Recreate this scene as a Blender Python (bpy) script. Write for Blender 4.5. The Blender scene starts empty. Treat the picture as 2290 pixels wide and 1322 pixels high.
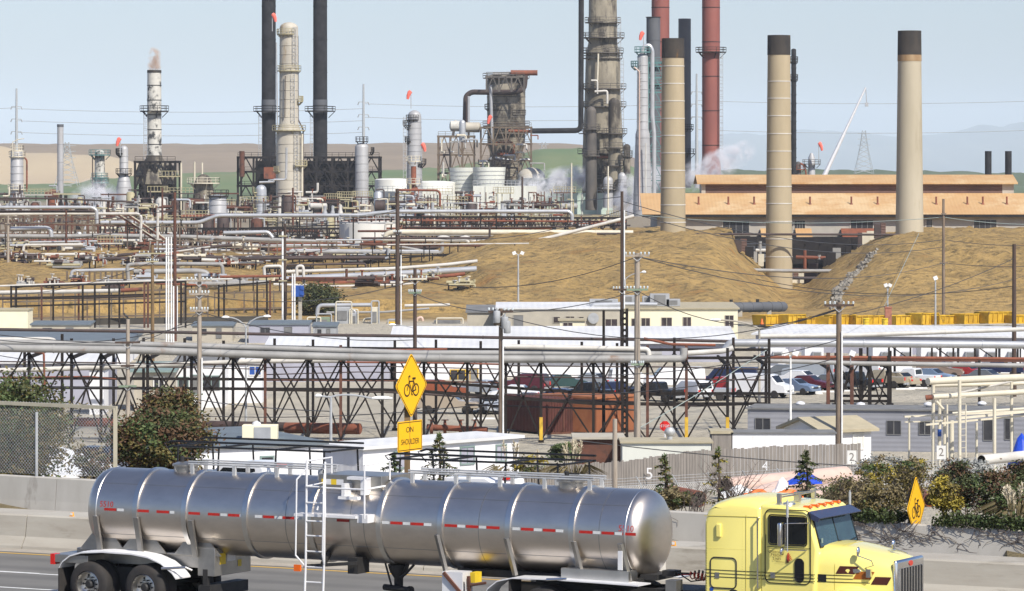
import bpy, bmesh, math, random
from mathutils import Vector as V, Matrix, noise
random.seed(7)
sc = bpy.context.scene
COL = sc.collection
F, CX, HY, H = 9000.0, 1145.0, 390.0, 9.75      # focal length in photo pixels, principal column, horizon row, eye height
R = math.radians
# ---------------------------------------------------------------- camera
cam = bpy.data.cameras.new('camera'); cob = bpy.data.objects.new('camera', cam); COL.objects.link(cob)
cob.location = (0, 0, H); cob.rotation_euler = (R(90), 0, 0)
cam.sensor_width = 36; cam.lens = 36*F/2290; cam.shift_y = -(661-HY)/2290
cam.clip_start = 1; cam.clip_end = 60000
sc.camera = cob
# ---------------------------------------------------------------- world and sun
SUN_EL, SUN_AZ = 45, 34            # azimuth: degrees to the right of straight behind the camera
w = bpy.data.worlds.new('World'); sc.world = w; w.use_nodes = True
nt = w.node_tree; bg = nt.nodes['Background']
sky = nt.nodes.new('ShaderNodeTexSky'); sky.sky_type = 'NISHITA'; sky.sun_disc = False
sky.sun_elevation = R(SUN_EL); sky.sun_rotation = R(180-SUN_AZ)
sky.air_density = 1.0; sky.dust_density = 1.2; sky.ozone_density = 2.5
tint = nt.nodes.new('ShaderNodeMix'); tint.data_type = 'RGBA'; tint.blend_type = 'MULTIPLY'; tint.inputs['Factor'].default_value = 1; tint.inputs['B'].default_value = (.955, .985, 1.15, 1)
nt.links.new(sky.outputs[0], tint.inputs['A']); nt.links.new(tint.outputs['Result'], bg.inputs[0]); bg.inputs[1].default_value = 0.1
sl = bpy.data.lights.new('sun', 'SUN'); so = bpy.data.objects.new('sun', sl); COL.objects.link(so)
sl.energy = 5.0; sl.angle = R(0.5); sl.color = (1, .94, .84)
ce = math.cos(R(SUN_EL))
sdir = V((math.sin(R(SUN_AZ))*ce, -math.cos(R(SUN_AZ))*ce, math.sin(R(SUN_EL))))
so.rotation_euler = sdir.to_track_quat('Z', 'Y').to_euler()
sc.view_settings.view_transform = 'Standard'; sc.view_settings.look = 'None'
sc.view_settings.exposure = 0.28; sc.view_settings.gamma = 1
sc.cycles.volume_bounces = 2; sc.cycles.max_bounces = 6; sc.cycles.transparent_max_bounces = 24
sc.cycles.volume_step_rate = 1.0; sc.cycles.use_denoising = True
# ---------------------------------------------------------------- coordinates
def at(px, py, Y): return V(((px-CX)*Y/F, Y, H-(py-HY)*Y/F))
def X(px, Y): return (px-CX)*Y/F
def Z(py, Y): return H-(py-HY)*Y/F
U2, V2, YO = (.8788, -.4772), (.4772, .8788), 96.45
def rd(a, b, z=0.0): return V((a*U2[0]+b*V2[0], YO+a*U2[1]+b*V2[1], z))
YAW = math.atan2(U2[1], U2[0])
def lerp(pts, x):
    if x <= pts[0][0]: return pts[0][1]
    for (x0, y0), (x1, y1) in zip(pts, pts[1:]):
        if x <= x1: return y0+(y1-y0)*(x-x0)/(x1-x0)
    return pts[-1][1]
def sm(t): t = max(0, min(1, t)); return t*t*(3-2*t)
# ---------------------------------------------------------------- materials
def lin(c):
    return tuple((x/12.92 if x <= .04045 else ((x+.055)/1.055)**2.4) for x in c)
MATS = {}
def M(name, c, c2=None, s=1.0, rough=.6, metal=0.0, bump=0.0, rust=None, ra=.55, st=1.0, spec=.4, lo=.35, hi=.65, sx=1.0, emit=0, wave=None):
    """procedural surface: two tones mixed by noise, optional rust or stain blotches, optional bump; st stretches the noise up and down"""
    if name in MATS: return MATS[name]
    m = bpy.data.materials.new(name); m.use_nodes = True; t = m.node_tree; N = t.nodes.new; L = t.links.new
    b = t.nodes['Principled BSDF']
    b.inputs['Roughness'].default_value = rough; b.inputs['Metallic'].default_value = metal
    b.inputs['Specular IOR Level'].default_value = spec
    c2 = c2 or tuple(x*.82 for x in c)
    g = N('ShaderNodeNewGeometry'); mp = N('ShaderNodeMapping'); L(g.outputs['Position'], mp.inputs[0])
    mp.inputs['Scale'].default_value = (s*sx, s*sx, s/st)
    n = N('ShaderNodeTexNoise'); n.inputs['Scale'].default_value = 1; n.inputs['Detail'].default_value = 7; n.inputs['Roughness'].default_value = .62
    L(mp.outputs[0], n.inputs[0])
    r = N('ShaderNodeValToRGB'); r.color_ramp.elements[0].position = lo; r.color_ramp.elements[1].position = hi
    r.color_ramp.elements[0].color = (*c, 1); r.color_ramp.elements[1].color = (*c2, 1)
    L(n.outputs[0], r.inputs[0]); out = r.outputs[0]
    if rust:
        n2 = N('ShaderNodeTexNoise'); n2.inputs['Scale'].default_value = .43; n2.inputs['Detail'].default_value = 9; n2.inputs['Roughness'].default_value = .7
        L(mp.outputs[0], n2.inputs[0])
        r2 = N('ShaderNodeValToRGB'); r2.color_ramp.elements[0].position = ra; r2.color_ramp.elements[1].position = ra+.08
        L(n2.outputs[0], r2.inputs[0])
        mx = N('ShaderNodeMix'); mx.data_type = 'RGBA'; L(r2.outputs[0], mx.inputs['Factor']); L(out, mx.inputs['A'])
        mx.inputs['B'].default_value = (*rust, 1); out = mx.outputs['Result']
    if wave:   # corrugation or courses: (axis, per metre, depth)
        wv = N('ShaderNodeTexWave'); wv.bands_direction = wave[0]; wv.inputs['Scale'].default_value = wave[1]*.314
        L(g.outputs['Position'], wv.inputs[0])
    L(out, b.inputs['Base Color'])
    if bump or wave:
        bp = N('ShaderNodeBump'); bp.inputs['Strength'].default_value = bump or wave[2]; bp.inputs['Distance'].default_value = .05
        L(wv.outputs['Fac'] if wave else n.outputs[0], bp.inputs['Height']); L(bp.outputs[0], b.inputs['Normal'])
    if emit: b.inputs['Emission Strength'].default_value = emit
    MATS[name] = m; return m
RUST = (.13, .045, .02)
def mats():
    M('asphalt', (.165, .158, .143), (.135, .13, .118), 1.2, .9, rust=(.105, .104, .102), ra=.6, sx=.35)
    M('concrete', (.40, .375, .32), (.33, .30, .25), .9, .9, bump=.15, rust=(.25, .225, .18), ra=.53, st=.35, sx=.5)
    M('wall_concrete', (.42, .40, .36), (.36, .34, .30), 1.1, .9, bump=.15, rust=(.24, .22, .19), ra=.58, st=3)
    M('gutter', (.34, .31, .26), (.27, .24, .20), 1.5, .95)
    M('lane_white', (.75, .75, .72), (.6, .6, .57), 3, .7); M('lane_yellow', (.62, .37, .05), (.5, .3, .05), 3, .7)
    M('reflector', (.8, .35, .03), (.75, .3, .03), 5, .3); M('reflector_white', (.8, .8, .76), None, 5, .4)
    M('vine', (.13, .105, .09), (.09, .07, .06), 4, .9)
    M('galv', (.46, .47, .47), (.36, .37, .38), 2, .5, .25); M('fence_tan', (.44, .40, .30), (.36, .33, .25), 3, .7)
    M('wire', (.045, .045, .048), None, 2, .6); M('wire_pale', (.30, .36, .34), None, 2, .5)
    M('tank_steel', (.70, .63, .555), (.62, .56, .495), .6, .36, 1.0, sx=3, st=.15)
    M('steel_bright', (.70, .68, .64), (.6, .58, .55), 2, .33, 1.0); M('steel_frame', (.42, .40, .37), (.3, .29, .27), 2, .38, .85)
    M('alu_white', (.72, .72, .72), (.62, .62, .63), 2, .4, .1); M('rubber', (.022, .021, .021), (.035, .03, .027), 5, .85)
    M('chassis', (.016, .016, .017), (.03, .028, .026), 4, .6); M('tape_red', (.42, .02, .012), None, 4, .4); M('tape_white', (.62, .63, .62), None, 4, .4)
    M('paint_red', (.5, .05, .03), None, 4, .4); M('cab_yellow', (.83, .72, .20), (.80, .69, .185), .8, .24, spec=.5, rust=(.74, .63, .17), ra=.6); b_ = MATS['cab_yellow'].node_tree.nodes['Principled BSDF']; b_.inputs['Coat Weight'].default_value = .6; b_.inputs['Coat Roughness'].default_value = .06
    M('glass_dark', (.008, .01, .012), (.012, .014, .016), 2, .06, spec=.3); M('windshield', (.035, .07, .085), (.02, .035, .045), 1.4, .08, spec=.7)
    M('visor', (.035, .045, .09), None, 2, .25); M('chrome', (.78, .78, .79), None, 2, .12, 1.0)
    M('maroon', (.07, .018, .012), None, 2, .35); M('orange_stripe', (.33, .10, .012), None, 2, .35); M('black_paint', (.012, .012, .013), None, 2, .4)
    M('lamp_amber', (.75, .13, .01), None, 2, .3); M('lamp_red', (.6, .02, .015), None, 2, .3); M('label_yellow', (.75, .53, .03), None, 3, .5)
    M('sign_yellow', (.85, .46, .005), (.82, .44, .005), 2, .45); M('sign_black', (.02, .012, .01), None, 2, .6); M('timber_post', (.20, .13, .06), (.12, .08, .04), 3, .9, st=6)
    M('wood_pole', (.23, .175, .125), (.13, .095, .07), 5, .9, st=8); M('wood_pale', (.36, .31, .25), (.24, .2, .16), 5, .9, st=8); M('wood_dark', (.085, .055, .042), (.05, .035, .028), 5, .9, st=8)
    M('steel_black', (.015, .013, .013), (.026, .021, .018), 1.3, .85, spec=.15, rust=(.085, .045, .025), ra=.64); M('steel_rust', (.13, .05, .03), (.07, .032, .022), 1.2, .8, rust=(.05, .03, .025), ra=.58)
    M('pipe_grey', (.32, .315, .30), (.23, .225, .215), .5, .5, rust=(.19, .12, .08), ra=.61); M('pipe_white', (.58, .56, .51), (.44, .42, .38), .5, .5, rust=(.3, .17, .1), ra=.68)
    M('pipe_silver', (.50, .51, .52), (.4, .41, .42), .5, .35, .35); M('pipe_cream', (.62, .57, .45), (.5, .46, .36), .5, .55, rust=(.3, .15, .06), ra=.66)
    M('pipe_pink', (.60, .44, .36), (.52, .38, .31), .6, .5); M('pipe_rust', (.25, .08, .04), (.15, .055, .035), .8, .8, rust=(.09, .045, .035), ra=.57)
    M('pipe_dark', (.07, .045, .04), (.045, .035, .033), .8, .7); M('blue_paint', (.02, .08, .33), (.015, .06, .26), 2, .5); M('yellow_paint', (.68, .45, .04), (.5, .3, .03), 1.5, .6, rust=(.25, .12, .03), ra=.62)
    M('white_wall', (.74, .74, .75), (.64, .64, .65), .5, .7, st=4, rust=(.5, .47, .43), ra=.66, wave=('X', 3, .12)); M('white_roof', (.68, .68, .67), (.55, .55, .54), .25, .6, rust=(.46, .43, .38), ra=.62, sx=.6, wave=('X', 1.4, .35))
    M('lav_wall', (.36, .36, .42), (.30, .30, .35), .4, .8); M('cream_wall', (.76, .71, .52), (.70, .65, .47), .5, .8); M('tan_wall', (.44, .40, .32), (.36, .33, .27), .6, .85)  # lavender grey puts the shade on the hall walls into their colour
    M('grey_wall', (.24, .245, .27), (.21, .215, .24), .7, .85, wave=('Z', 3, .25)); M('roof_grey', (.19, .19, .185), (.13, .13, .13), .7, .9); M('roof_bluegrey', (.13, .16, .18), (.11, .13, .15), .7, .8)
    M('roof_tan', (.40, .35, .24), (.33, .29, .2), 1, .9, bump=.3); M('trim_white', (.72, .71, .67), None, 2, .6); M('trim_green', (.20, .27, .25), None, 2, .6)
    M('window', (.018, .02, .026), (.05, .05, .055), .6, .15, spec=.5); M('window_brown', (.07, .05, .05), (.03, .025, .025), .8, .3)
    M('fence_wood', (.25, .225, .2), (.16, .145, .13), 6, .95, st=12, rust=(.11, .1, .09), ra=.6)
    M('container_red', (.11, .034, .026), (.075, .028, .022), .8, .8, wave=('X', 4, .6)); M('container_orange', (.36, .14, .06), (.28, .10, .045), .8, .8)
    M('stack_concrete', (.385, .32, .215), (.33, .275, .18), .35, .9, rust=(.27, .22, .14), ra=.6, st=5, wave=None); M('stack_pale', (.43, .385, .295), (.375, .335, .25), .35, .9, rust=(.33, .29, .21), ra=.6, st=5)
    M('stack_sooty', (.028, .026, .025), (.05, .042, .035), .7, .9, rust=(.16, .085, .025), ra=.6, st=2); M('band_white', (.60, .58, .53), None, 2, .6)
    M('stack_black', (.016, .016, .018), (.034, .034, .037), .5, .85, spec=.2, rust=(.10, .10, .095), ra=.68); M('stack_red', (.25, .08, .062), (.20, .065, .052), .3, .7, rust=(.30, .16, .135), ra=.6, st=3); M('stack_grey', (.10, .105, .115), (.08, .085, .095), .3, .7)
    M('column_grey', (.42, .42, .42), (.34, .34, .345), .35, .5, .15, rust=(.22, .15, .1), ra=.69, st=3); M('column_beige', (.48, .44, .36), (.37, .34, .28), .35, .6, rust=(.27, .17, .06), ra=.575, st=5)
    M('column_soot', (.31, .275, .205), (.16, .14, .105), .3, .7, rust=(.05, .042, .034), ra=.49, st=2.5); M('column_peel', (.56, .54, .48), (.46, .45, .41), .75, .7, rust=(.05, .05, .05), ra=.51, st=1)
    M('column_dark', (.07, .065, .06), (.12, .105, .09), .4, .7, rust=(.30, .27, .21), ra=.6, st=2); M('tank_white', (.70, .69, .64), (.60, .59, .55), .3, .6, rust=(.5, .45, .36), ra=.66, st=3)
    M('tower_white', (.62, .63, .57), (.52, .53, .48), .3, .8, rust=(.40, .40, .35), ra=.62, st=3)
    M('mint_wall', (.50, .60, .52), (.44, .54, .47), .3, .8); M('roof_orange', (.50, .33, .16), (.43, .25, .11), .25, .8, rust=(.53, .38, .21), ra=.55, sx=.5, wave=('X', 1.6, .3)); M('louvre', (.15, .085, .065), (.10, .06, .05), .4, .8, wave=('Z', 2.2, .8))
    M('shed_wall', (.42, .385, .33), (.36, .33, .285), .4, .85); M('plinth_blue', (.13, .145, .17), (.1, .11, .13), .3, .8); M('dark_steel', (.016, .015, .017), (.032, .028, .027), .5, .9, spec=.15); M('teal', (.10, .22, .22), None, 1, .6)
    M('skip_yellow', (.62, .38, .02), (.42, .24, .02), .9, .65, rust=(.16, .085, .02), ra=.58); M('windsock', (.85, .12, .08), (.8, .2, .15), 2, .8); M('rock', (.30, .275, .23), (.16, .145, .12), .8, .95, bump=.4)
    M('tarp_blue', (.02, .07, .5), None, 3, .4); M('brick', (.36, .15, .10), (.29, .12, .08), 3, .9); M('wood_green', (.20, .26, .18), None, 2, .8); M('orange_plastic', (.8, .17, .03), None, 2, .5)
    M('white_panel', (.78, .78, .76), None, 2, .5); M('glass_ins', (.55, .6, .6), None, 2, .2); M('ac_grey', (.35, .36, .37), (.27, .28, .29), 1, .6)
    M('leaf_dark', (.036, .048, .015), (.075, .085, .03), 1.1, .7); M('leaf_olive', (.10, .085, .024), (.15, .115, .032), 1.2, .7); M('leaf_brown', (.10, .048, .026), (.12, .075, .035), 1.5, .7); M('leaf_green', (.045, .075, .022), (.10, .13, .04), 1.3, .7)
    M('leaf_dry', (.20, .155, .075), (.13, .11, .055), 1.5, .8); M('leaf_yellow', (.36, .27, .03), (.24, .2, .03), 2, .7); M('leaf_grey', (.22, .23, .22), (.34, .35, .33), 1.5, .8); M('plume', (.60, .53, .40), (.5, .43, .3), 3, .9); M('bark', (.09, .065, .045), (.06, .045, .03), 3, .95, st=4)
M('rust_drip', (.36, .26, .15), (.22, .13, .06), .5, .9, st=6); M('seam_yellow', (.45, .37, .06), None, 2, .5)
def wheel_tracks():
    t = MATS['asphalt'].node_tree; N = t.nodes.new; L = t.links.new; b = t.nodes['Principled BSDF']; src = b.inputs['Base Color'].links[0].from_socket; g = N('ShaderNodeNewGeometry')
    d = N('ShaderNodeVectorMath'); d.operation = 'DOT_PRODUCT'; L(g.outputs['Position'], d.inputs[0]); d.inputs[1].default_value = (V2[0], V2[1], 0)
    k = N('ShaderNodeMath'); k.operation = 'MULTIPLY'; L(d.outputs['Value'], k.inputs[0]); k.inputs[1].default_value = 6.2832/1.85
    si = N('ShaderNodeMath'); si.operation = 'SINE'; L(k.outputs[0], si.inputs[0]); n = N('ShaderNodeTexNoise'); n.inputs['Scale'].default_value = .35; n.inputs['Detail'].default_value = 8; L(g.outputs['Position'], n.inputs[0])
    mr = N('ShaderNodeMapRange'); mr.inputs['From Min'].default_value = -.2; mr.inputs['From Max'].default_value = 1; L(si.outputs[0], mr.inputs['Value']); mu = N('ShaderNodeMath'); mu.operation = 'MULTIPLY'; L(mr.outputs[0], mu.inputs[0]); L(n.outputs[0], mu.inputs[1])
    mx = N('ShaderNodeMix'); mx.data_type = 'RGBA'; L(mu.outputs[0], mx.inputs['Factor']); L(src, mx.inputs['A']); mx.inputs['B'].default_value = (.085, .082, .076, 1); L(mx.outputs['Result'], b.inputs['Base Color'])
mats(); wheel_tracks(); M('reactor_shell', (.31, .28, .22), (.18, .16, .125), .3, .7, rust=(.045, .038, .03), ra=.53, st=2)
# ---------------------------------------------------------------- mesh builder
ORG = {}
class MB:
    def __init__(s): s.v = []; s.f = []; s.mi = []; s.cur = 0
    def add(s, vs, fs):
        o = len(s.v); s.v += [tuple(p) for p in vs]; s.f += [tuple(i+o for i in f) for f in fs]; s.mi += [s.cur]*len(fs); return s
    def box(s, c, d, rot=None, taper=1.0):
        c = V(c); x, y, z = d[0]/2, d[1]/2, d[2]/2
        P = [V((i*x*(taper if k > 0 else 1), j*y*(taper if k > 0 else 1), k*z)) for k in (-1, 1) for j in (-1, 1) for i in (-1, 1)]
        if rot is not None: P = [rot @ p for p in P]
        return s.add([p+c for p in P], [(0, 2, 3, 1), (4, 5, 7, 6), (0, 1, 5, 4), (2, 6, 7, 3), (0, 4, 6, 2), (1, 3, 7, 5)])
    def b6(s, x0, x1, y0, y1, z0, z1): return s.box(((x0+x1)/2, (y0+y1)/2, (z0+z1)/2), (x1-x0, y1-y0, z1-z0))
    def bar(s, p, q, w, h=None):
        p, q = V(p), V(q); d = q-p
        if d.length < 1e-6: return s
        return s.box((p+q)/2, (w, h or w, d.length), d.to_track_quat('Z', 'Y').to_matrix())
    def tube(s, pts, r, n=8, caps=True, closed=False):
        pts = [V(p) for p in pts]; m = len(pts); rr = r if isinstance(r, (list, tuple)) else [r]*m
        T = []
        for i in range(m):
            a = pts[i-1] if (i or closed) else pts[i]; b = pts[(i+1) % m] if (i < m-1 or closed) else pts[i]
            d0 = (pts[i]-a); d1 = (b-pts[i]); d0 = d0.normalized() if d0.length > 1e-9 else d0; d1 = d1.normalized() if d1.length > 1e-9 else d1
            t = d0+d1; T.append(t.normalized() if t.length > 1e-6 else V((0, 0, 1)))
        ref = V((0, 0, 1)) if abs(T[0].z) < .9 else V((1, 0, 0))
        nrm = (ref-T[0]*ref.dot(T[0])).normalized(); vs = []
        for i in range(m):
            nrm = (nrm-T[i]*nrm.dot(T[i])); nrm = nrm.normalized() if nrm.length > 1e-6 else V((1, 0, 0)); bi = T[i].cross(nrm)
            for k in range(n):
                an = 2*math.pi*k/n; vs.append(pts[i]+(nrm*math.cos(an)+bi*math.sin(an))*rr[i])
        fs = [(i*n+k, i*n+(k+1) % n, (i+1)*n+(k+1) % n, (i+1)*n+k) for i in range(m-1) for k in range(n)]
        if closed: fs += [((m-1)*n+k, (m-1)*n+(k+1) % n, (k+1) % n, k) for k in range(n)]
        elif caps: fs += [tuple(range(n-1, -1, -1)), tuple(range((m-1)*n, m*n))]
        return s.add(vs, fs)
    def pipe(s, pts, r, n=10, bend=2.2):
        """tube with rounded elbows"""
        pts = [V(p) for p in pts]; out = [pts[0]]
        for i in range(1, len(pts)-1):
            a, b, c = pts[i-1], pts[i], pts[i+1]; l = min(bend*r, (a-b).length*.45, (c-b).length*.45)
            p = b+(a-b).normalized()*l; q = b+(c-b).normalized()*l
            for k in range(5):
                t = k/4; out.append(p*(1-t)**2+b*2*t*(1-t)+q*t*t)
        out.append(pts[-1]); return s.tube(out, r, n)
    def cyl(s, p, q, r, r2=None, n=16, caps=True): return s.tube([p, q], [r, r if r2 is None else r2], n, caps)
    def lathe(s, c, prof, n=20, M3=None, caps=True):
        c = V(c); vs = []; m = len(prof)
        for (r, z) in prof:
            for k in range(n):
                a = 2*math.pi*k/n; p = V((r*math.cos(a), r*math.sin(a), z)); vs.append(c+(M3 @ p if M3 else p))
        fs = [(i*n+k, i*n+(k+1) % n, (i+1)*n+(k+1) % n, (i+1)*n+k) for i in range(m-1) for k in range(n)]
        if caps and prof[0][0] > 1e-4: fs.append(tuple(range(n-1, -1, -1)))
        if caps and prof[-1][0] > 1e-4: fs.append(tuple(range((m-1)*n, m*n)))
        return s.add(vs, fs)
    def ball(s, c, r, n=10, m=6, sc3=(1, 1, 1)):
        c = V(c); vs = []
        for i in range(m+1):
            th = math.pi*i/m
            for k in range(n):
                a = 2*math.pi*k/n; vs.append(c+V((r*sc3[0]*math.sin(th)*math.cos(a), r*sc3[1]*math.sin(th)*math.sin(a), -r*sc3[2]*math.cos(th))))
        return s.add(vs, [(i*n+k, i*n+(k+1) % n, (i+1)*n+(k+1) % n, (i+1)*n+k) for i in range(m) for k in range(n)])
    def prism(s, poly, o, ax, ay, ext):
        o, ax, ay, ext = V(o), V(ax), V(ay), V(ext); n = len(poly)
        a = [o+ax*p[0]+ay*p[1] for p in poly]
        return s.add(a+[p+ext for p in a], [tuple(range(n-1, -1, -1)), tuple(range(n, 2*n))]+[(i, (i+1) % n, n+(i+1) % n, n+i) for i in range(n)])
    def quad(s, *p): return s.add(p, [tuple(range(len(p)))])
    def loft(s, rings, closed=True, caps=True):
        n = len(rings[0]); m = len(rings); vs = [p for r in rings for p in r]; k1 = n if closed else n-1
        fs = [(i*n+k, i*n+(k+1) % n, (i+1)*n+(k+1) % n, (i+1)*n+k) for i in range(m-1) for k in range(k1)]
        if caps and closed: fs += [tuple(range(n-1, -1, -1)), tuple(range((m-1)*n, m*n))]
        return s.add(vs, fs)
    def put(s, name, mat, parent=None, local=False, smooth=True, bevel=0, org=None, ang=38):
        me = bpy.data.meshes.new(name); off = V((0, 0, 0))
        if parent is not None: off = V((0, 0, 0)) if local else ORG[parent.name]
        else:
            if org is None:
                xs = [p[0] for p in s.v]; ys = [p[1] for p in s.v]; org = V(((min(xs)+max(xs))/2, (min(ys)+max(ys))/2, min(p[2] for p in s.v)))
            off = V(org)
        me.from_pydata([(p[0]-off.x, p[1]-off.y, p[2]-off.z) for p in s.v], [], s.f)
        for m_ in (mat if isinstance(mat, (list, tuple)) else [mat]): me.materials.append(MATS[m_] if isinstance(m_, str) else m_)
        if isinstance(mat, (list, tuple)): me.polygons.foreach_set('material_index', s.mi)
        bm = bmesh.new(); bm.from_mesh(me); bmesh.ops.recalc_face_normals(bm, faces=bm.faces); bm.to_mesh(me); bm.free()
        if smooth: me.shade_smooth(); me.set_sharp_from_angle(angle=R(ang))
        o = bpy.data.objects.new(name, me); COL.objects.link(o)
        if parent is not None: o.parent = parent; ORG[o.name] = ORG[parent.name]
        else: o.location = off; ORG[o.name] = off
        if bevel:
            bv = o.modifiers.new('bevel', 'BEVEL'); bv.width = bevel; bv.segments = 3; bv.limit_method = 'ANGLE'; bv.angle_limit = R(35)
        return o
def tag(o, label=None, cat=None, group=None, kind=None):
    if label: o['label'] = label
    if cat: o['category'] = cat
    if group: o['group'] = group
    if kind: o['kind'] = kind
    return o
def root(name, loc, label, cat, group=None, rz=0.0):
    o = bpy.data.objects.new(name, None); COL.objects.link(o); o.empty_display_size = .3
    o.location = loc; o.rotation_euler = (0, 0, rz); ORG[o.name] = V(loc); return tag(o, label, cat, group)
def one(mb, name, mat, label, cat, group=None, **k): return tag(mb.put(name, mat, **k), label, cat, group)
def copy_tree(o, parent=None):
    c = o.copy(); COL.objects.link(c)
    if parent is not None: c.parent = parent
    for ch in list(o.children): copy_tree(ch, c)
    return c
def text_mb(mb, body, size, o, ax, ay, ext=None, align='CENTER', sx=1.0):
    cu = bpy.data.curves.new('lettering', 'FONT'); cu.body = body; cu.size = size; cu.align_x = align; cu.align_y = 'CENTER'; cu.resolution_u = 3
    ob = bpy.data.objects.new('lettering', cu); COL.objects.link(ob)
    me = ob.to_mesh(); o, ax, ay = V(o), V(ax), V(ay)
    mb.add([o+ax*(v.co.x*sx)+ay*v.co.y for v in me.vertices], [tuple(p.vertices) for p in me.polygons])
    ob.to_mesh_clear(); bpy.data.objects.remove(ob); bpy.data.curves.remove(cu)
# ================================================================ land
CREST = [(-1500, -3), (0, -3.2), (300, -2.9), (500, -2.6), (650, -2.2), (850, -2.6), (1000, -1.6), (1150, -.7), (1390, .2), (1590, .45), (1640, -2.1), (1700, -5.6), (1750, -8.3), (1805, -8.3), (1860, -5.0), (1900, -3.4), (1960, -.9), (2035, .6), (2290, .35), (3800, .3)]
def gz(x, y):
    """height of the ground"""
    b = x*V2[0]+(y-YO)*V2[1]; px = CX+x*F/max(y, 30)
    if b < 11.3: return -.15
    if y < 520 or b < 80:
        base = lerp([(0, -10.25), (420, -10.25), (470, -8.6), (515, -7.9)], y)
        if b < 90: base = lerp([(11.3, .25), (16, -.5), (22, -2.2), (46, -7), (80, base)], b)
        if y < 515: return base+1.65*sm((px-1380)/80)*sm((y-190)/15)*(1-sm((y-236)/8))
    zc = lerp(CREST, px); toe = lerp([(0, 500), (900, 505), (1300, 515), (2300, 512)], px); cr = toe+lerp([(0, 75), (900, 75), (1300, 60), (1600, 62), (2290, 62)], px)
    lo = -7.9 if y < 640 else -7.9
    if y <= cr: z = lo+(zc-lo)*(.25*sm((y-toe)/(cr-toe))+.75*max(0, min(1, (y-toe)/(cr-toe))))
    else: z = zc+(.35-zc)*sm((y-(cr+25))/(170 if px < 1100 else 60)) if not (1640 < px < 2010) else zc+(.35-zc)*sm((y-688)/14)
    if px < 1120:
        zb = lerp([(486, -8.4), (512, -6.3), (560, -5.2), (620, -2.9), (660, -2.2), (790, .35)], y); w_ = sm((px-860)/250); z = zb+(z-zb)*w_
    if 515 < y < 690:
        nz = noise.noise(V((x*.09, y*.09, 0)))*.55+noise.noise(V((x*.3, y*.3, 3)))*.22+noise.noise(V((x*.9, y*.35, 5)))*.14-abs(noise.noise(V((x*.16+y*.03, y*.02, 9))))*1.5-abs(noise.noise(V((x*.45+y*.1, y*.06, 19))))*.6+.5
        z += nz*sm((y-515)/25)*(.9 if px > 900 else .6)
    return z
def gp(px, Y): x = X(px, Y); return V((x, Y, gz(x, Y)))
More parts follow.
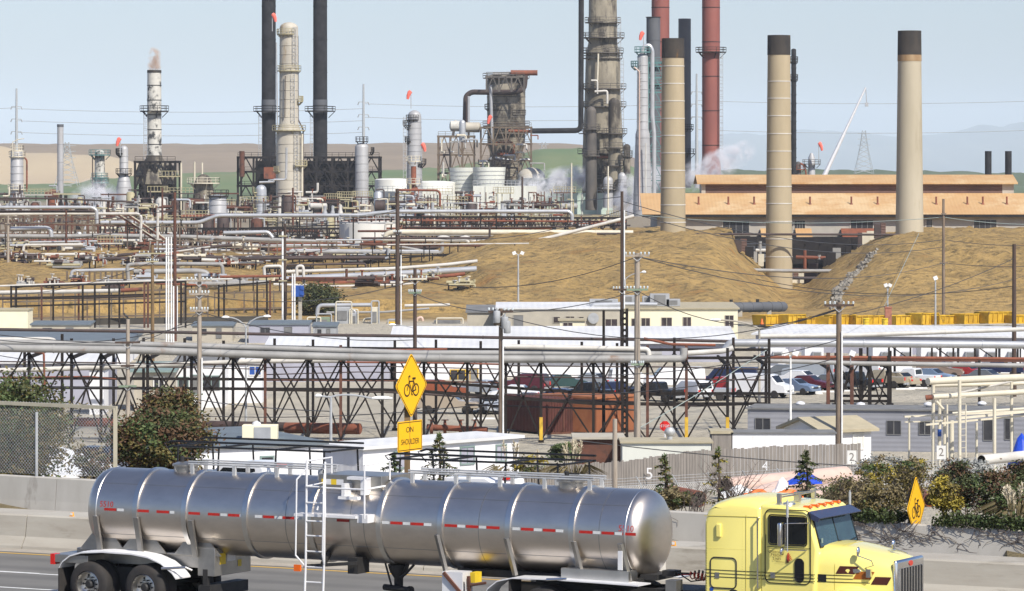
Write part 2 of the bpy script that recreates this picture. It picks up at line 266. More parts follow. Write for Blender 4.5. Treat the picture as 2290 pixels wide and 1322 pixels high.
def build_land():
    mb = MB(); Ys = []
    y = 40
    while y < 150: Ys.append(y); y += 2.5
    while y < 500: Ys.append(y); y += 6
    while y < 700: Ys.append(y); y += 1.6
    while y < 1300: Ys.append(y); y += 20
    while y < 34000: Ys.append(y); y *= 1.12
    pxs = [-9000, -6000, -4000, -2500]+[-1500+i*14 for i in range(380)]+[4500, 6000, 8000, 11000]
    n = len(pxs)
    vs = [(X(p, yy), yy, gz(X(p, yy), yy)) for yy in Ys for p in pxs]
    fs = [(j*n+i, j*n+i+1, (j+1)*n+i+1, (j+1)*n+i) for j in range(len(Ys)-1) for i in range(n-1)]
    mb.add(vs, fs)
    m = M('ground', (.50, .45, .355), (.42, .38, .295), .09, .95, rust=(.36, .32, .25), ra=.62)
    t = m.node_tree; N = t.nodes.new; L = t.links.new; bs = t.nodes['Principled BSDF']; base = bs.inputs['Base Color'].links[0].from_socket
    g = N('ShaderNodeNewGeometry'); sp = N('ShaderNodeSeparateXYZ'); L(g.outputs['Position'], sp.inputs[0])
    # the cut banks: ochre soil with paler and rusty bands; grassy dark patches also paint in relief shade
    def nz(scale, det=8, st=1):
        mp = N('ShaderNodeMapping'); mp.inputs['Scale'].default_value = (scale, scale, scale*st); L(g.outputs['Position'], mp.inputs[0])
        a = N('ShaderNodeTexNoise'); a.inputs['Scale'].default_value = 1; a.inputs['Detail'].default_value = det; a.inputs['Roughness'].default_value = .65; L(mp.outputs[0], a.inputs[0]); return a
    r1 = N('ShaderNodeValToRGB'); L(nz(.10, 13, .5).outputs[0], r1.inputs[0]); e = r1.color_ramp.elements
    e[0].position = .3; e[0].color = (.21, .135, .045, 1); e[1].position = .7; e[1].color = (.35, .175, .045, 1)
    k = e.new(.46); k.color = (.42, .275, .095, 1); k = e.new(.57); k.color = (.29, .195, .07, 1)
    r2 = N('ShaderNodeValToRGB'); L(nz(.8, 12).outputs[0], r2.inputs[0]); r2.color_ramp.elements[0].position = .5; r2.color_ramp.elements[1].position = .66
    mx = N('ShaderNodeMix'); mx.data_type = 'RGBA'; mx.inputs['B'].default_value = (.125, .09, .038, 1); L(r2.outputs[0], mx.inputs['Factor']); L(r1.outputs[0], mx.inputs['A'])
    mr = N('ShaderNodeMapRange'); mr.inputs['From Min'].default_value = 488; mr.inputs['From Max'].default_value = 500; L(sp.outputs['Y'], mr.inputs['Value'])
    m2 = N('ShaderNodeMix'); m2.data_type = 'RGBA'; L(mr.outputs[0], m2.inputs['Factor']); L(base, m2.inputs['A']); L(mx.outputs['Result'], m2.inputs['B'])
    # the plateau behind: pale works yard; the roadside bank: dry grass
    mr2 = N('ShaderNodeMapRange'); mr2.inputs['From Min'].default_value = 690; mr2.inputs['From Max'].default_value = 720; L(sp.outputs['Y'], mr2.inputs['Value'])
    m3 = N('ShaderNodeMix'); m3.data_type = 'RGBA'; L(mr2.outputs[0], m3.inputs['Factor']); L(m2.outputs['Result'], m3.inputs['A']); m3.inputs['B'].default_value = (.27, .225, .16, 1)
    mr3 = N('ShaderNodeMapRange'); mr3.inputs['From Min'].default_value = 1300; mr3.inputs['From Max'].default_value = 1500; L(sp.outputs['Y'], mr3.inputs['Value'])
    m4 = N('ShaderNodeMix'); m4.data_type = 'RGBA'; L(mr3.outputs[0], m4.inputs['Factor']); L(m3.outputs['Result'], m4.inputs['A']); m4.inputs['B'].default_value = (.10, .13, .06, 1)
    mr4 = N('ShaderNodeMapRange'); mr4.inputs['From Min'].default_value = 150; mr4.inputs['From Max'].default_value = 190; L(sp.outputs['Y'], mr4.inputs['Value'])
    m5 = N('ShaderNodeMix'); m5.data_type = 'RGBA'; L(mr4.outputs[0], m5.inputs['Factor']); m5.inputs['A'].default_value = (.20, .16, .085, 1); L(m4.outputs['Result'], m5.inputs['B'])
    L(m5.outputs['Result'], bs.inputs['Base Color'])
    bp = N('ShaderNodeBump'); bp.inputs['Strength'].default_value = 1; bp.inputs['Distance'].default_value = 1.1; L(nz(.6, 12).outputs[0], bp.inputs['Height']); L(bp.outputs[0], bs.inputs['Normal'])
    tag(mb.put('ground', 'ground', org=V((0, 0, 0))), 'ochre soil banks and pale gravel yards', kind='structure')
    # far hills and mountains
    def ridge(name, Y, prof, depth, mat, label, back=1.0, rough=6, step=14):
        mb = MB(); p0, p1 = prof[0][0], prof[-1][0]; cols = [p0+(p1-p0)*i/int((p1-p0)/step) for i in range(int((p1-p0)/step)+1)]; rows = 14; vs = []
        for j in range(rows+1):
            t = j/rows
            for p in cols:
                zt = Z(lerp(prof, p), Y)+noise.noise(V((p*.012, Y*.01, 1)))*rough*.5+noise.noise(V((p*.05, Y, 2)))*rough*.2
                hz = sm(t*1.25) if t < .8 else 1-sm((t-.8)/.2)*.5
                yy = Y-depth+(t/.8)*depth
                vs.append((X(p, Y)+noise.noise(V((p*.01, t*3, 4)))*8, yy, -3+(zt+3)*hz+noise.noise(V((p*.02, t*4, Y)))*rough*.25*(1-abs(t-.5))))
        n = len(cols); mb.add(vs, [(j*n+i, j*n+i+1, (j+1)*n+i+1, (j+1)*n+i) for j in range(rows) for i in range(n-1)])
        return tag(mb.put(name, mat), label, kind='structure')
    M('hill_brown', (.25, .195, .135), (.21, .165, .115), .02, .95, rust=(.17, .13, .105), ra=.58, st=.3)
    M('hill_tan', (.42, .34, .22), (.38, .30, .2), .008, .95); M('hill_green', (.10, .15, .06), (.15, .17, .075), .012, .95, rust=(.2, .15, .09), ra=.6)
    M('tree_green', (.06, .085, .035), (.09, .11, .05), .05, .95); M('mountain_rock', (.10, .11, .09), (.13, .13, .1), .001, .95)
    ridge('hill', 3000, [(-900, 300), (-300, 310), (0, 322), (700, 322), (1000, 319), (1250, 320), (1320, 326), (1420, 352), (1500, 386), (1560, 392)], 700, 'hill_brown', 'long bare brown hill along the skyline', rough=2)
    ridge('hill', 2600, [(-900, 300), (-100, 312), (20, 330), (60, 342), (250, 348), (300, 360), (330, 384), (360, 394)], 250, 'hill_tan', 'tan cut slope on the hillside', rough=2)
    ridge('hill', 2300, [(-900, 400), (0, 412), (180, 410), (300, 392), (520, 384), (700, 386), (1000, 376), (1200, 336), (1290, 330), (1330, 345), (1480, 388), (1540, 392)], 300, 'hill_green', 'green grassy slope below the brown hill', rough=3)
    ridge('hill', 3400, [(1380, 392), (1600, 384), (1660, 378), (1800, 379), (2000, 382), (2150, 384), (2290, 386), (3300, 388)], 200, 'tree_green', 'low wooded shore below the mountains', rough=5)
    ridge('mountain', 30000, [(1300, 340), (1480, 322), (1580, 312), (1640, 302), (1700, 298), (1760, 296), (1860, 290), (1900, 291), (1950, 304), (2000, 310), (2060, 306), (2100, 296), (2190, 280), (2240, 281), (2290, 276), (2500, 262), (2900, 270), (3500, 330)], 6000, 'mountain_rock', 'pale blue mountain range on the horizon', rough=60)
build_land()
# ---------------------------------------------------------------- haze
def haze():
    mb = MB(); mb.b6(-11000, 11000, -60, 38000, -20, 620)
    m = bpy.data.materials.new('haze'); m.use_nodes = True; t = m.node_tree; t.nodes.clear()
    o = t.nodes.new('ShaderNodeOutputMaterial'); p = t.nodes.new('ShaderNodeVolumePrincipled')
    p.inputs['Color'].default_value = (.78, .885, 1, 1); p.inputs['Density'].default_value = 4.6e-5; p.inputs['Anisotropy'].default_value = -.3
    t.links.new(p.outputs[0], o.inputs['Volume']); tag(mb.put('haze', m, smooth=False), kind='stuff')
haze()
# ================================================================ road
A0, A1 = -75, 45
def strip(name, b0, b1, z0, z1, mat, a0=A0, a1=A1, n=24):
    mb = MB(); vs = []
    for i in range(n+1):
        a = a0+(a1-a0)*i/n; vs += [rd(a, b0, z0), rd(a, b1, z1)]
    mb.add(vs, [(2*i, 2*i+2, 2*i+3, 2*i+1) for i in range(n)])
    return tag(mb.put(name, mat, org=rd(0, b0, 0)), kind='structure')
strip('road', -34, .55, 0, 0, 'asphalt'); strip('road_gutter', .42, 1.0, .006, .03, 'gutter'); strip('opposite_road', 2.6, 11.2, 0, 0, 'asphalt')
strip('edge_line', .02, .17, .005, .005, 'lane_yellow'); strip('edge_line', 10.2, 10.35, .005, .005, 'lane_white')
mb = MB()
for a in range(-75, 45, 15):
    for b in (-4.05, -7.05): mb.quad(rd(a+1, b, .005), rd(a+8.5, b, .005), rd(a+8.5, b+.13, .005), rd(a+1, b+.13, .005))
# the nearest dashes beside the trailer, solid in the photo's corner
mb.quad(rd(-30, -4.0, .009), rd(-11, -4.0, .009), rd(-11, -3.87, .009), rd(-30, -3.87, .009))
tag(mb.put('lane_line', 'lane_white'), kind='structure')
def barrier():
    mb = MB(); sec = [(.95, 0), (.97, .1), (1.12, .34), (1.2, .86), (1.24, .9), (2.58, .9), (2.62, .86), (2.7, .34), (2.85, .1), (2.87, 0)]
    a = A0
    while a < A1:
        mb.loft([[rd(a+.01, b, z) for b, z in sec], [rd(a+5.98, b, z) for b, z in sec]]); a += 6
    one(mb, 'median_barrier', 'concrete', 'stained concrete median barrier with a wide flat top behind the tanker', 'barrier', org=rd(-8, 1.9, 0), smooth=False)
    for i, (px, lab) in enumerate([(160, 'orange and white reflector on the barrier top near the trailer wheels'), (806, 'orange reflector on the barrier hidden by the tank ladder'), (1506, 'orange reflector on the barrier top between the tank and the yellow cab')]):
        k = (px-CX)/F; Y = (1.3+84.76)/(.8788+.4772*k); a = .8788*k*Y-.4772*(Y-YO)
        m = MB(); m.b6(-.05, .05, -.04, .04, 0, .02); m.box((0, 0, .065), (.1, .05, .09), taper=.75); 
        r = root('lane_reflector', rd(a, 1.32, .9), lab, 'reflector', 'reflectors on the barrier', rz=YAW); m.put('body', 'reflector', r, True)
        m = MB(); m.b6(-.035, .035, -.034, -.028, .03, .1); m.put('lens', 'reflector_white', r, True)
    # roadside wall with dead vines
    mb = MB(); a = A0; zt = lambda a: .80-.0088*a if a > -40 else 1.15
    while a < A1:
        mb.loft([[rd(q, b, z) for b, z in [(11.0, -.1), (11.06, .3), (11.12, zt(q)-.03), (11.15, zt(q)), (11.33, zt(q)), (11.36, -.4)]] for q in (a+.008, a+5.99)]); a += 6
    one(mb, 'roadside_wall', 'wall_concrete', 'weathered concrete roadside wall across the opposite lanes', 'wall', org=rd(-8, 11.2, 0), smooth=False)
    random.seed(3)
    def vine(a, n, spread, label, drop=.9, lean=1):
        mb = MB()
        for i in range(n):
            p = rd(a+random.uniform(-spread, spread), 11.1, 0); aa = a+random.uniform(-spread, spread); z = zt(aa)+random.uniform(-.05, .12); pts = [rd(aa, 11.16, z)]; d = random.uniform(-.9, .9)+lean*.3
            z2 = z; b = 11.06
            for s_ in range(random.randint(5, 11)):
                aa += (d+random.uniform(-.6, .6))*.16; z2 -= random.uniform(-.02, .17)*drop; d += random.uniform(-.4, .4)
                if z2 < .12: break
                pts.append(rd(aa, b-random.uniform(0, .03), z2))
                if random.random() < .35 and len(pts) > 2:
                    q = [pts[-1]]; a3, z3 = aa, z2
                    for _ in range(3): a3 += random.uniform(-.25, .25); z3 -= random.uniform(0, .12); q.append(rd(a3, b-.03, max(.1, z3)))
                    mb.tube(q, [.008, .007, .006, .004], 4)
            if len(pts) > 2: mb.tube(pts, [.014-.010*i/(len(pts)-1) for i in range(len(pts))], 4)
        o = one(mb, 'dead_vine', 'vine', label, 'vine', 'dead vines on the roadside wall')
    vine(-2.4, 26, 1.1, 'leafless vine mat hanging on the wall between the tank and the cab', 1.0)
    vine(5.0, 16, 1.1, 'leafless vine runners on the wall just beyond the windshield', .7)
    vine(7.3, 18, 1.6, 'leafless vine trailing down the wall beneath the small bicycle sign', .8)
    vine(10.2, 12, 1.4, 'leafless vine at the far end of the wall below the pampas grass', .8)
barrier()
def chain_fence():
    aE = None
    for i in range(2): pass
    k = (258-CX)/F; Y = (11.25+84.76)/(.8788+.4772*k); aE = .8788*k*Y-.4772*(Y-YO); zt = lambda a: .80-.0088*a
    r = root('chain_link_fence', rd(aE, 11.25, zt(aE)), 'tan framed chain link fence on the roadside wall before the bushy trees', 'fence')
    top = 3.05; a0 = aE-24
    m = MB(); m.bar(rd(aE, 11.25, zt(aE)), rd(aE, 11.25, top), .11); m.put('end_post', 'fence_tan', r)
    m = MB(); m.bar(rd(a0, 11.25, top+.2), rd(aE+.05, 11.25, top), .1); m.put('top_rail', 'fence_tan', r)
    for j in range(6):
        a = aE-2.75-j*3.6; m = MB(); m.cyl(rd(a, 11.25, zt(a)-.1), rd(a, 11.25, top-.2), .045, n=8); m.put('post', 'galv', r)
    m = MB(); z0 = 1.05; hgt = top-z0+.1; s = .105
    n = int(24/s)
    for i in range(-int(hgt/s), n):
        for sg in (0, 1):
            x0 = a0+i*s; t0, t1 = 0.0, hgt
            p = x0 if not sg else x0+hgt; q = x0+hgt if not sg else x0
            # clip to the panel
            def cl(x, xo, t, to):
                if x < a0: return a0, t+(to-t)*(a0-x)/(xo-x)
                if x > aE: return aE, t+(to-t)*(aE-x)/(xo-x)
                return x, t
            if max(p, q) < a0+.01 or min(p, q) > aE-.01: continue
            pp, tp = cl(p, q, 0, hgt); qq, tq = cl(q, p, hgt, 0)
            A = rd(pp, 11.25, z0+tp); B = rd(qq, 11.25, z0+tq); m.tube([A, B], .0042, 3, False)
    m.put('wire_mesh', 'galv', r, smooth=False)
chain_fence()
# ================================================================ tanker trailer and tractor (local frame: x ahead, y to the truck's left, z up)
B0 = -8.5
def aY(px, b): k = (px-CX)/F; Y = (b+.8788*YO)/(.8788+.4772*k); return .8788*k*Y-.4772*(Y-YO)
def ring(mb, x, r, wd, th=.03, n=48, cy=0, cz=2.15):
    M3 = Matrix(((0, 0, 1), (1, 0, 0), (0, 1, 0)))
    return mb.lathe((x, cy, cz), [(r, -wd/2), (r+th, -wd/2+.015), (r+th, wd/2-.015), (r, wd/2)], n, M3)
def wheel(par, x, y, side, dual=True, rr=.52, front=False):
    """one wheel: rim with tyre and hub; side -1 is the near side"""
    M3 = Matrix(((1, 0, 0), (0, 0, side), (0, 1, 0)))
    def L(prof, n=28): return MB().lathe((x, y, .52), [(a, b) for a, b in prof], n, M3, False)
    ty = [(.29, 0), (.31, .04), (.40, .035), (.475, .015), (.505, -.02), (.52, -.05), (.52, -.22), (.505, -.25), (.40, -.28), (.29, -.28)]
    rim = [(.30, .012), (.285, .02), (.27, -.02), (.255, -.08), (.25, -.13), (.13, -.12), (.12, -.1), (.0, -.1)] if not front else [(.30, .012), (.285, .02), (.26, -.03), (.24, -.05), (.17, .03), (.1, .05), (0, .05)]
    o = L(rim).put('wheel', 'steel_bright', par, True)
    t = L(ty).put('tyre', 'rubber', o, True)
    if dual: MB().lathe((x, y, .52), [(a, b-.32) for a, b in ty], 28, M3, False).put('tyre', 'rubber', o, True)
    d = -.1 if not front else .05
    h = MB(); h.lathe((x, y, .52), [(.105, d), (.1, d+.07), (.07, d+.1), (0, d+.105)], 16, M3); h.put('hub', 'chassis', o, True)
    h = MB()
    for k in range(10):
        a = k*math.pi/5; c = V((x+.165*math.cos(a), y+side*(d-.012), .52+.165*math.sin(a))); h.cyl(c, c+V((0, side*.05, 0)), .016, n=6)
    h.put('wheel_bolt', 'chassis', o, True)
    for k in range(5):
        h = MB(); a = (k+.5)*math.pi*2/5; c = V((x+.21*math.cos(a), y+side*(d-.025), .52+.21*math.sin(a))); h.cyl(c, c+V((0, side*.01, 0)), .026, n=8); h.put('hand_hole', 'black_paint', o, True)
def tanker():
    r = root('tanker_trailer', rd(0, B0, 0), 'long polished steel tanker trailer numbered in red with side ladder', 'tanker', rz=YAW); C = 2.15; T = .93
    P = lambda mb, n, m, par=r, **k: mb.put(n, m, par, True, **k)
    m = MB(); m.tube([(x, 0, C) for x in (-5.97, -5.96, -5.9, -5.81, -5.72, -5.6)]+[(-5.5+i*.3, 0, C) for i in range(45)]+[(x, 0, C) for x in (7.86, 7.93, 8.02, 8.11, 8.18, 8.21, 8.22)],
        [.02, .45, .75, .88, .92, T]+[T]*45+[T, .915, .86, .74, .54, .28, .02], 64); shell = P(m, 'tank_shell', 'tank_steel')
    for x in (-5.58, -4.5, -3.2, -1.6, .08, 1.83, 3.36, 5.02, 6.55, 7.8):
        m = MB(); ring(m, x, T-.004, .15 if x not in (-5.58, 7.8) else .06, .042 if x not in (-5.58, 7.8) else .015, 64); P(m, 'stiffening_band', 'steel_bright', shell)
    m = MB()
    for an in (42, -33): m.tube([(-5.6, -(T+.001)*math.cos(R(an)), C+(T+.001)*math.sin(R(an))), (7.8, -(T+.001)*math.cos(R(an)), C+(T+.001)*math.sin(R(an)))], .005, 4)
    for x in (-.55, 1.1, 1.45, 4.3, 7.2): ring(m, x, T-.003, .012, .005, 64)
    P(m, 'weld_seam', 'steel_frame', shell)
    # conspicuity tape
    m = MB(); reds = [(233, 260), (307, 333), (350, 378), (421, 447), (465, 491), (510, 536), (588, 613), (632, 658), (753, 781), (799, 826), (873, 900), (918, 947), (994, 1022), (1042, 1070), (1088, 1117), (1165, 1193), (1214, 1242), (1295, 1325), (1345, 1373), (1392, 1422)]
    whites = [(262, 277), (380, 390), (493, 508), (536, 546), (570, 586), (614, 631), (659, 674), (854, 871), (901, 917), (948, 965), (1023, 1040), (1071, 1087), (1146, 1163), (1194, 1212), (1243, 1260), (1326, 1343), (1375, 1391)]
    for L_, mi in ((reds, 0), (whites, 1)):
        for p, q in L_:
            m = MB()
            x0, x1 = aY(p, -9.43), aY(q, -9.43); z0, z1 = 2.175, 2.235; yy = lambda z: -(math.sqrt(T*T-(z-C)**2)+.004)
            m.quad((x0, yy(z0), z0), (x1, yy(z0), z0), (x1, yy(z1), z1), (x0, yy(z1), z1)); P(m, 'reflective_tape', ('tape_red', 'tape_white')[mi], shell)
    for px, py in ((238, 1123), (1400, 1187)):
        x = aY(px, -9.42); an = R(10); m = MB(); text_mb(m, '5510', .185, (x, -(T+.006)*math.cos(an), C+(T+.006)*math.sin(an)), (1, 0, 0), (0, math.sin(an), math.cos(an))); P(m, 'number_lettering', 'paint_red', shell)
    # top rails, hatches
    for x0, x1 in ((-3.5, .05), (2.2, 6.75)):
        m = MB()
        for yy in (-.28, .28):
            for dz in (1.10, 1.19): m.tube([(x0, yy, C+dz-.04*(dz > 1.15)), (x1, yy, C+dz-.04*(dz > 1.15))], .02, 8)
            n = int((x1-x0)/1.1)
            for i in range(n+1): xx = x0+.1+(x1-x0-.2)*i/n; m.b6(xx-.04, xx+.04, yy-.03, yy+.03, C+.85, C+1.1)
        P(m, 'top_rail', 'galv')
    for x in (-3.75, 6.05):
        m = MB(); m.lathe((x, 0, C+.86), [(.27, 0), (.27, .16), (.31, .17), (.31, .21), (.2, .25), (0, .26)], 20); h = P(m, 'hatch', 'steel_frame')
        m = MB(); m.cyl((x-.1, 0, C+1.1), (x-.1, 0, C+1.24), .05, n=8); m.tube([(x-.15, 0, C+1.2), (x+.2, 0, C+1.2)], .02, 6); P(m, 'vent_valve', 'chassis', h)
    # dome cabinet with labels, step bracket
    m = MB(); m.b6(.12, 1.72, -.62, .62, C+.62, C+1.02); cab = P(m, 'dome_cabinet', 'steel_frame', bevel=.01)
    m = MB(); m.cur = 0; z0, z1 = C+.80, C+.92
    for i, (x0, x1) in enumerate(((.2, .27), (.27, .44), (.44, .58), (.58, .76))):
        m.cur = 0 if i % 2 == 0 else 1; m.quad((x0, -.625, z0), (x1, -.625, z0), (x1, -.625, z1), (x0, -.625, z1))
    P(m, 'hazard_label', ['label_yellow', 'alu_white'], cab)
    m = MB(); m.b6(.95, 1.45, -.80, -.62, C+.94, C+1.0); m.b6(1.33, 1.45, -.86, -.55, C+.62, C+.95); m.b6(.83, 1.33, -.98, -.86, C+.52, C+.585); m.b6(.9, .98, -.95, -.6, C+.58, C+.86); P(m, 'step_bracket', 'alu_white', cab)
    # side platform, guard rails, ladder
    m = MB(); m.b6(-.1, 1.46, -1.3, -.86, 2.29, 2.345); m.b6(1.46, 1.72, -1.22, -.86, 2.2, 2.37); plat = P(m, 'side_platform', 'alu_white')
    xa, xb, xc = aY(686, -9.8), aY(727, -9.8), aY(815, -9.8); yl = -1.3; zt = 3.5
    m = MB(); m.tube([(xb, yl, 2.3), (xb, yl, zt-.05), (xc, yl, zt-.05), (xc, yl, 2.3)], .022, 8); m.tube([(xb, yl, 2.93), (xc, yl, 2.93), (xc+.12, -.62, 2.97)], .02, 8)
    m.tube([(xc, yl, zt-.05), (xc+.05, -.3, zt), (xc+.05, -.3, 3.08)], .022, 8); m.tube([(xa, yl, zt), (xa, -.25, zt+.02), (xa, -.25, 3.1)], .022, 8); m.tube([(xa, yl, 2.95), (xa+.05, -.55, 3.0), (xa+.02, -.9, 2.4)], .02, 8); P(m, 'guard_rail', 'alu_white', plat)
    m = MB(); yr = -1.34
    for x in (xa, xb): m.tube([(x, yl, zt), (x, yr, 1.4), (x-.02, yr-.02, .45)], .026, 8)
    m.tube([(xa, yl, zt-.15), (xa-.17, yr-.1, zt-.4), (xa-.2, yr-.1, 1.45), (xa-.03, yr, 1.22)], .02, 8)
    m.tube([(xb, yl, zt-.15), (xb+.05, yr-.1, zt-.45), (xb+.03, yr-.12, 1.5), (xb, yr, 1.24)], .02, 8)
    for z in (.55, .87, 1.2, 1.54, 1.88, 2.2, 2.6, 2.95): m.tube([(xa, yr+.005, z), (xb, yr+.005, z)], .017, 6)
    P(m, 'ladder', 'alu_white')
    m = MB(); m.bar((xa+.15, -.6, 1.45), (xa+.35, -1.2, 1.25), .1); m.bar((xa-.1, -1.25, 1.2), (xa+1.1, -1.0, 1.3), .07); m.b6(xa+.8, xa+1.05, -.9, -.4, 1.05, 1.4); P(m, 'ladder_bracket', 'chassis')
    m = MB(); m.b6(xa-.26, xa-.1, -1.42, -1.36, 1.1, 1.24); P(m, 'side_marker', 'lamp_amber')
    # belly outlet
    x = 1.85; m = MB(); m.lathe((x, -.1, .62), [(.08, 0), (.1, .1), (.1, .3), (.2, .45), (.24, .6)], 14); m.tube([(x-.3, -.2, .72), (x+.4, -.35, .70)], .07, 10); m.cyl((x+.4, -.35, .7), (x+.48, -.37, .7), .09, n=10)
    m.tube([(x-.25, -.25, 1.25), (x-.12, -.2, .75)], .025, 6); m.tube([(x+.35, -.3, 1.3), (x+.1, -.2, .9)], .025, 6); m.tube([(x+.5, -.3, 1.25), (x+.3, -.3, 1.05), (x+.15, -.3, .95)], .03, 6); P(m, 'outlet_valve', 'chassis')
    # rear running gear
    m = MB()
    for yy in (-.55, .45): m.b6(-6.35, -2.55, yy, yy+.1, .95, 1.25)
    m.b6(-6.3, -2.9, -.62, .62, 1.22, 1.27); m.b6(-2.95, -2.5, -.75, .75, .8, 1.42); m.b6(-6.6, -5.6, -1.2, 1.2, .98, 1.16); sub = P(m, 'rear_subframe', 'steel_frame', bevel=.01)
    m = MB(); m.b6(-6.615, -6.5, -1.21, -1.0, .93, 1.17); P(m, 'tail_lamp', 'lamp_red', sub)
    m = MB(); m.cur = 0; m.quad((-2.495, -.55, 1.05), (-2.495, -.3, 1.05), (-2.495, -.3, 1.3), (-2.495, -.55, 1.3)); m.quad((-2.494, .2, .95), (-2.494, .35, .95), (-2.494, .35, 1.1), (-2.494, .2, 1.1)); m.cur = 1; m.quad((-2.494, -.25, 1.1), (-2.494, .1, 1.1), (-2.494, .1, 1.3), (-2.494, -.25, 1.3)); P(m, 'warning_sticker', ['label_yellow', 'alu_white'], sub)
    for x in (-5.55, -4.45, -3.0):
        for s in (-1, 1):
            m = MB(); m.bar((x, s*.97, 2.05), (x+.02, s*.80, 1.22), .13, .06); m.prism([(-.62, 0), (.62, 0), (.12, .55), (-.12, .55)], (x, s*.7, 1.25), (1, 0, 0), (0, 0, 1), (0, -s*.04, 0)); P(m, 'saddle', 'steel_frame')
        m = MB(); m.prism([(-.75, 0), (.75, 0), (.85, .55), (0, .25), (-.85, .55)], (x-.03, 0, 1.25), (0, 1, 0), (0, 0, 1), (.06, 0, 0)); P(m, 'cross_saddle', 'chassis')
    pr = [(-6.35, .86), (-6.25, 1.02), (-6.05, 1.16), (-5.75, 1.245), (-5.2, 1.285), (-4.4, 1.275), (-3.95, 1.22), (-3.6, 1.1), (-3.3, .9), (-3.2, .78)]
    for s in (-1, 1):
        m = MB(); y0, y1 = (-1.27, -.66) if s < 0 else (.66, 1.27)
        rings = [[(x, y0, z), (x, y1, z), (x, y1, z-.03), (x, y0, z-.03)] for x, z in pr]; m.loft(rings)
        for k in range(4): yy = y0+.1+k*.14; m.loft([[(x, yy, z), (x, yy+.02, z+.012), (x, yy+.05, z+.012), (x, yy+.07, z)] for x, z in pr])
        f = P(m, 'fender', 'alu_white'); m = MB(); m.tube([(-3.55, y0-.03, .98), (-3.0, y0+.1, 1.02), (-2.9, y0+.2, .95)], .03, 8); P(m, 'fender_bracket', 'steel_bright', f)
        m = MB(); m.b6(-6.36, -6.33, y0, y1, .2, .86); P(m, 'mud_flap', 'rubber')
        for x in (-5.58, -4.08): wheel(r, x, s*1.22, s)
    m = MB()
    for x in (-5.58, -4.08): m.cyl((x, -1, .52), (x, 1, .52), .07, n=10); m.b6(x-.35, x+.35, -.62, -.5, .6, .95); m.b6(x-.35, x+.35, .5, .62, .6, .95)
    m.b6(-5.3, -4.4, -.7, .7, .45, .9); m.bar((-2.75, -.7, .95), (-2.75, -.7, .35), .12); m.b6(-2.9, -2.6, -.8, .8, .35, .6); P(m, 'axle_assembly', 'chassis')
    # front coupler and landing gear
    m = MB(); m.b6(5.3, 8.0, -.55, .55, 1.16, 1.24); m.b6(3.55, 5.4, -.5, .5, 1.1, 1.25); m.b6(7.9, 8.3, -.4, .4, 1.2, 1.32); P(m, 'coupler_plate', 'chassis')
    for x, w_ in ((3.3, .12), (5.0, .13), (6.62, .13), (7.72, .16)):
        for s in (-1, 1): m = MB(); m.bar((x, s*.97, 2.0), (x+.12, s*.78, 1.2), w_, .07); P(m, 'front_saddle', 'steel_frame')
    m = MB(); m.b6(6.3, 7.9, -.93, -.5, 1.17, 1.42); P(m, 'tool_tray', 'steel_bright')
    m = MB(); m.b6(3.45, 3.95, -1.0, -.55, .25, 1.22); lg = P(m, 'landing_gear_box', 'alu_white')
    m = MB(); m.bar((3.5, -1.02, 1.2), (4.2, -1.0, .5), .07); m.bar((4.1, -1, 1.15), (4.15, -1, .3), .06); m.tube([(4.1, -1, .95), (4.5, -.95, 1.02)], .03, 6); P(m, 'landing_leg', 'steel_rust', lg)
    m = MB(); m.b6(4.08, 4.2, -.9, -.6, 1.0, 1.22); P(m, 'placard', 'label_yellow', lg)
    m = MB(); m.b6(7.7, 7.8, -1.03, -1.0, 1.45, 1.85); P(m, 'placard', 'alu_white')
tanker()
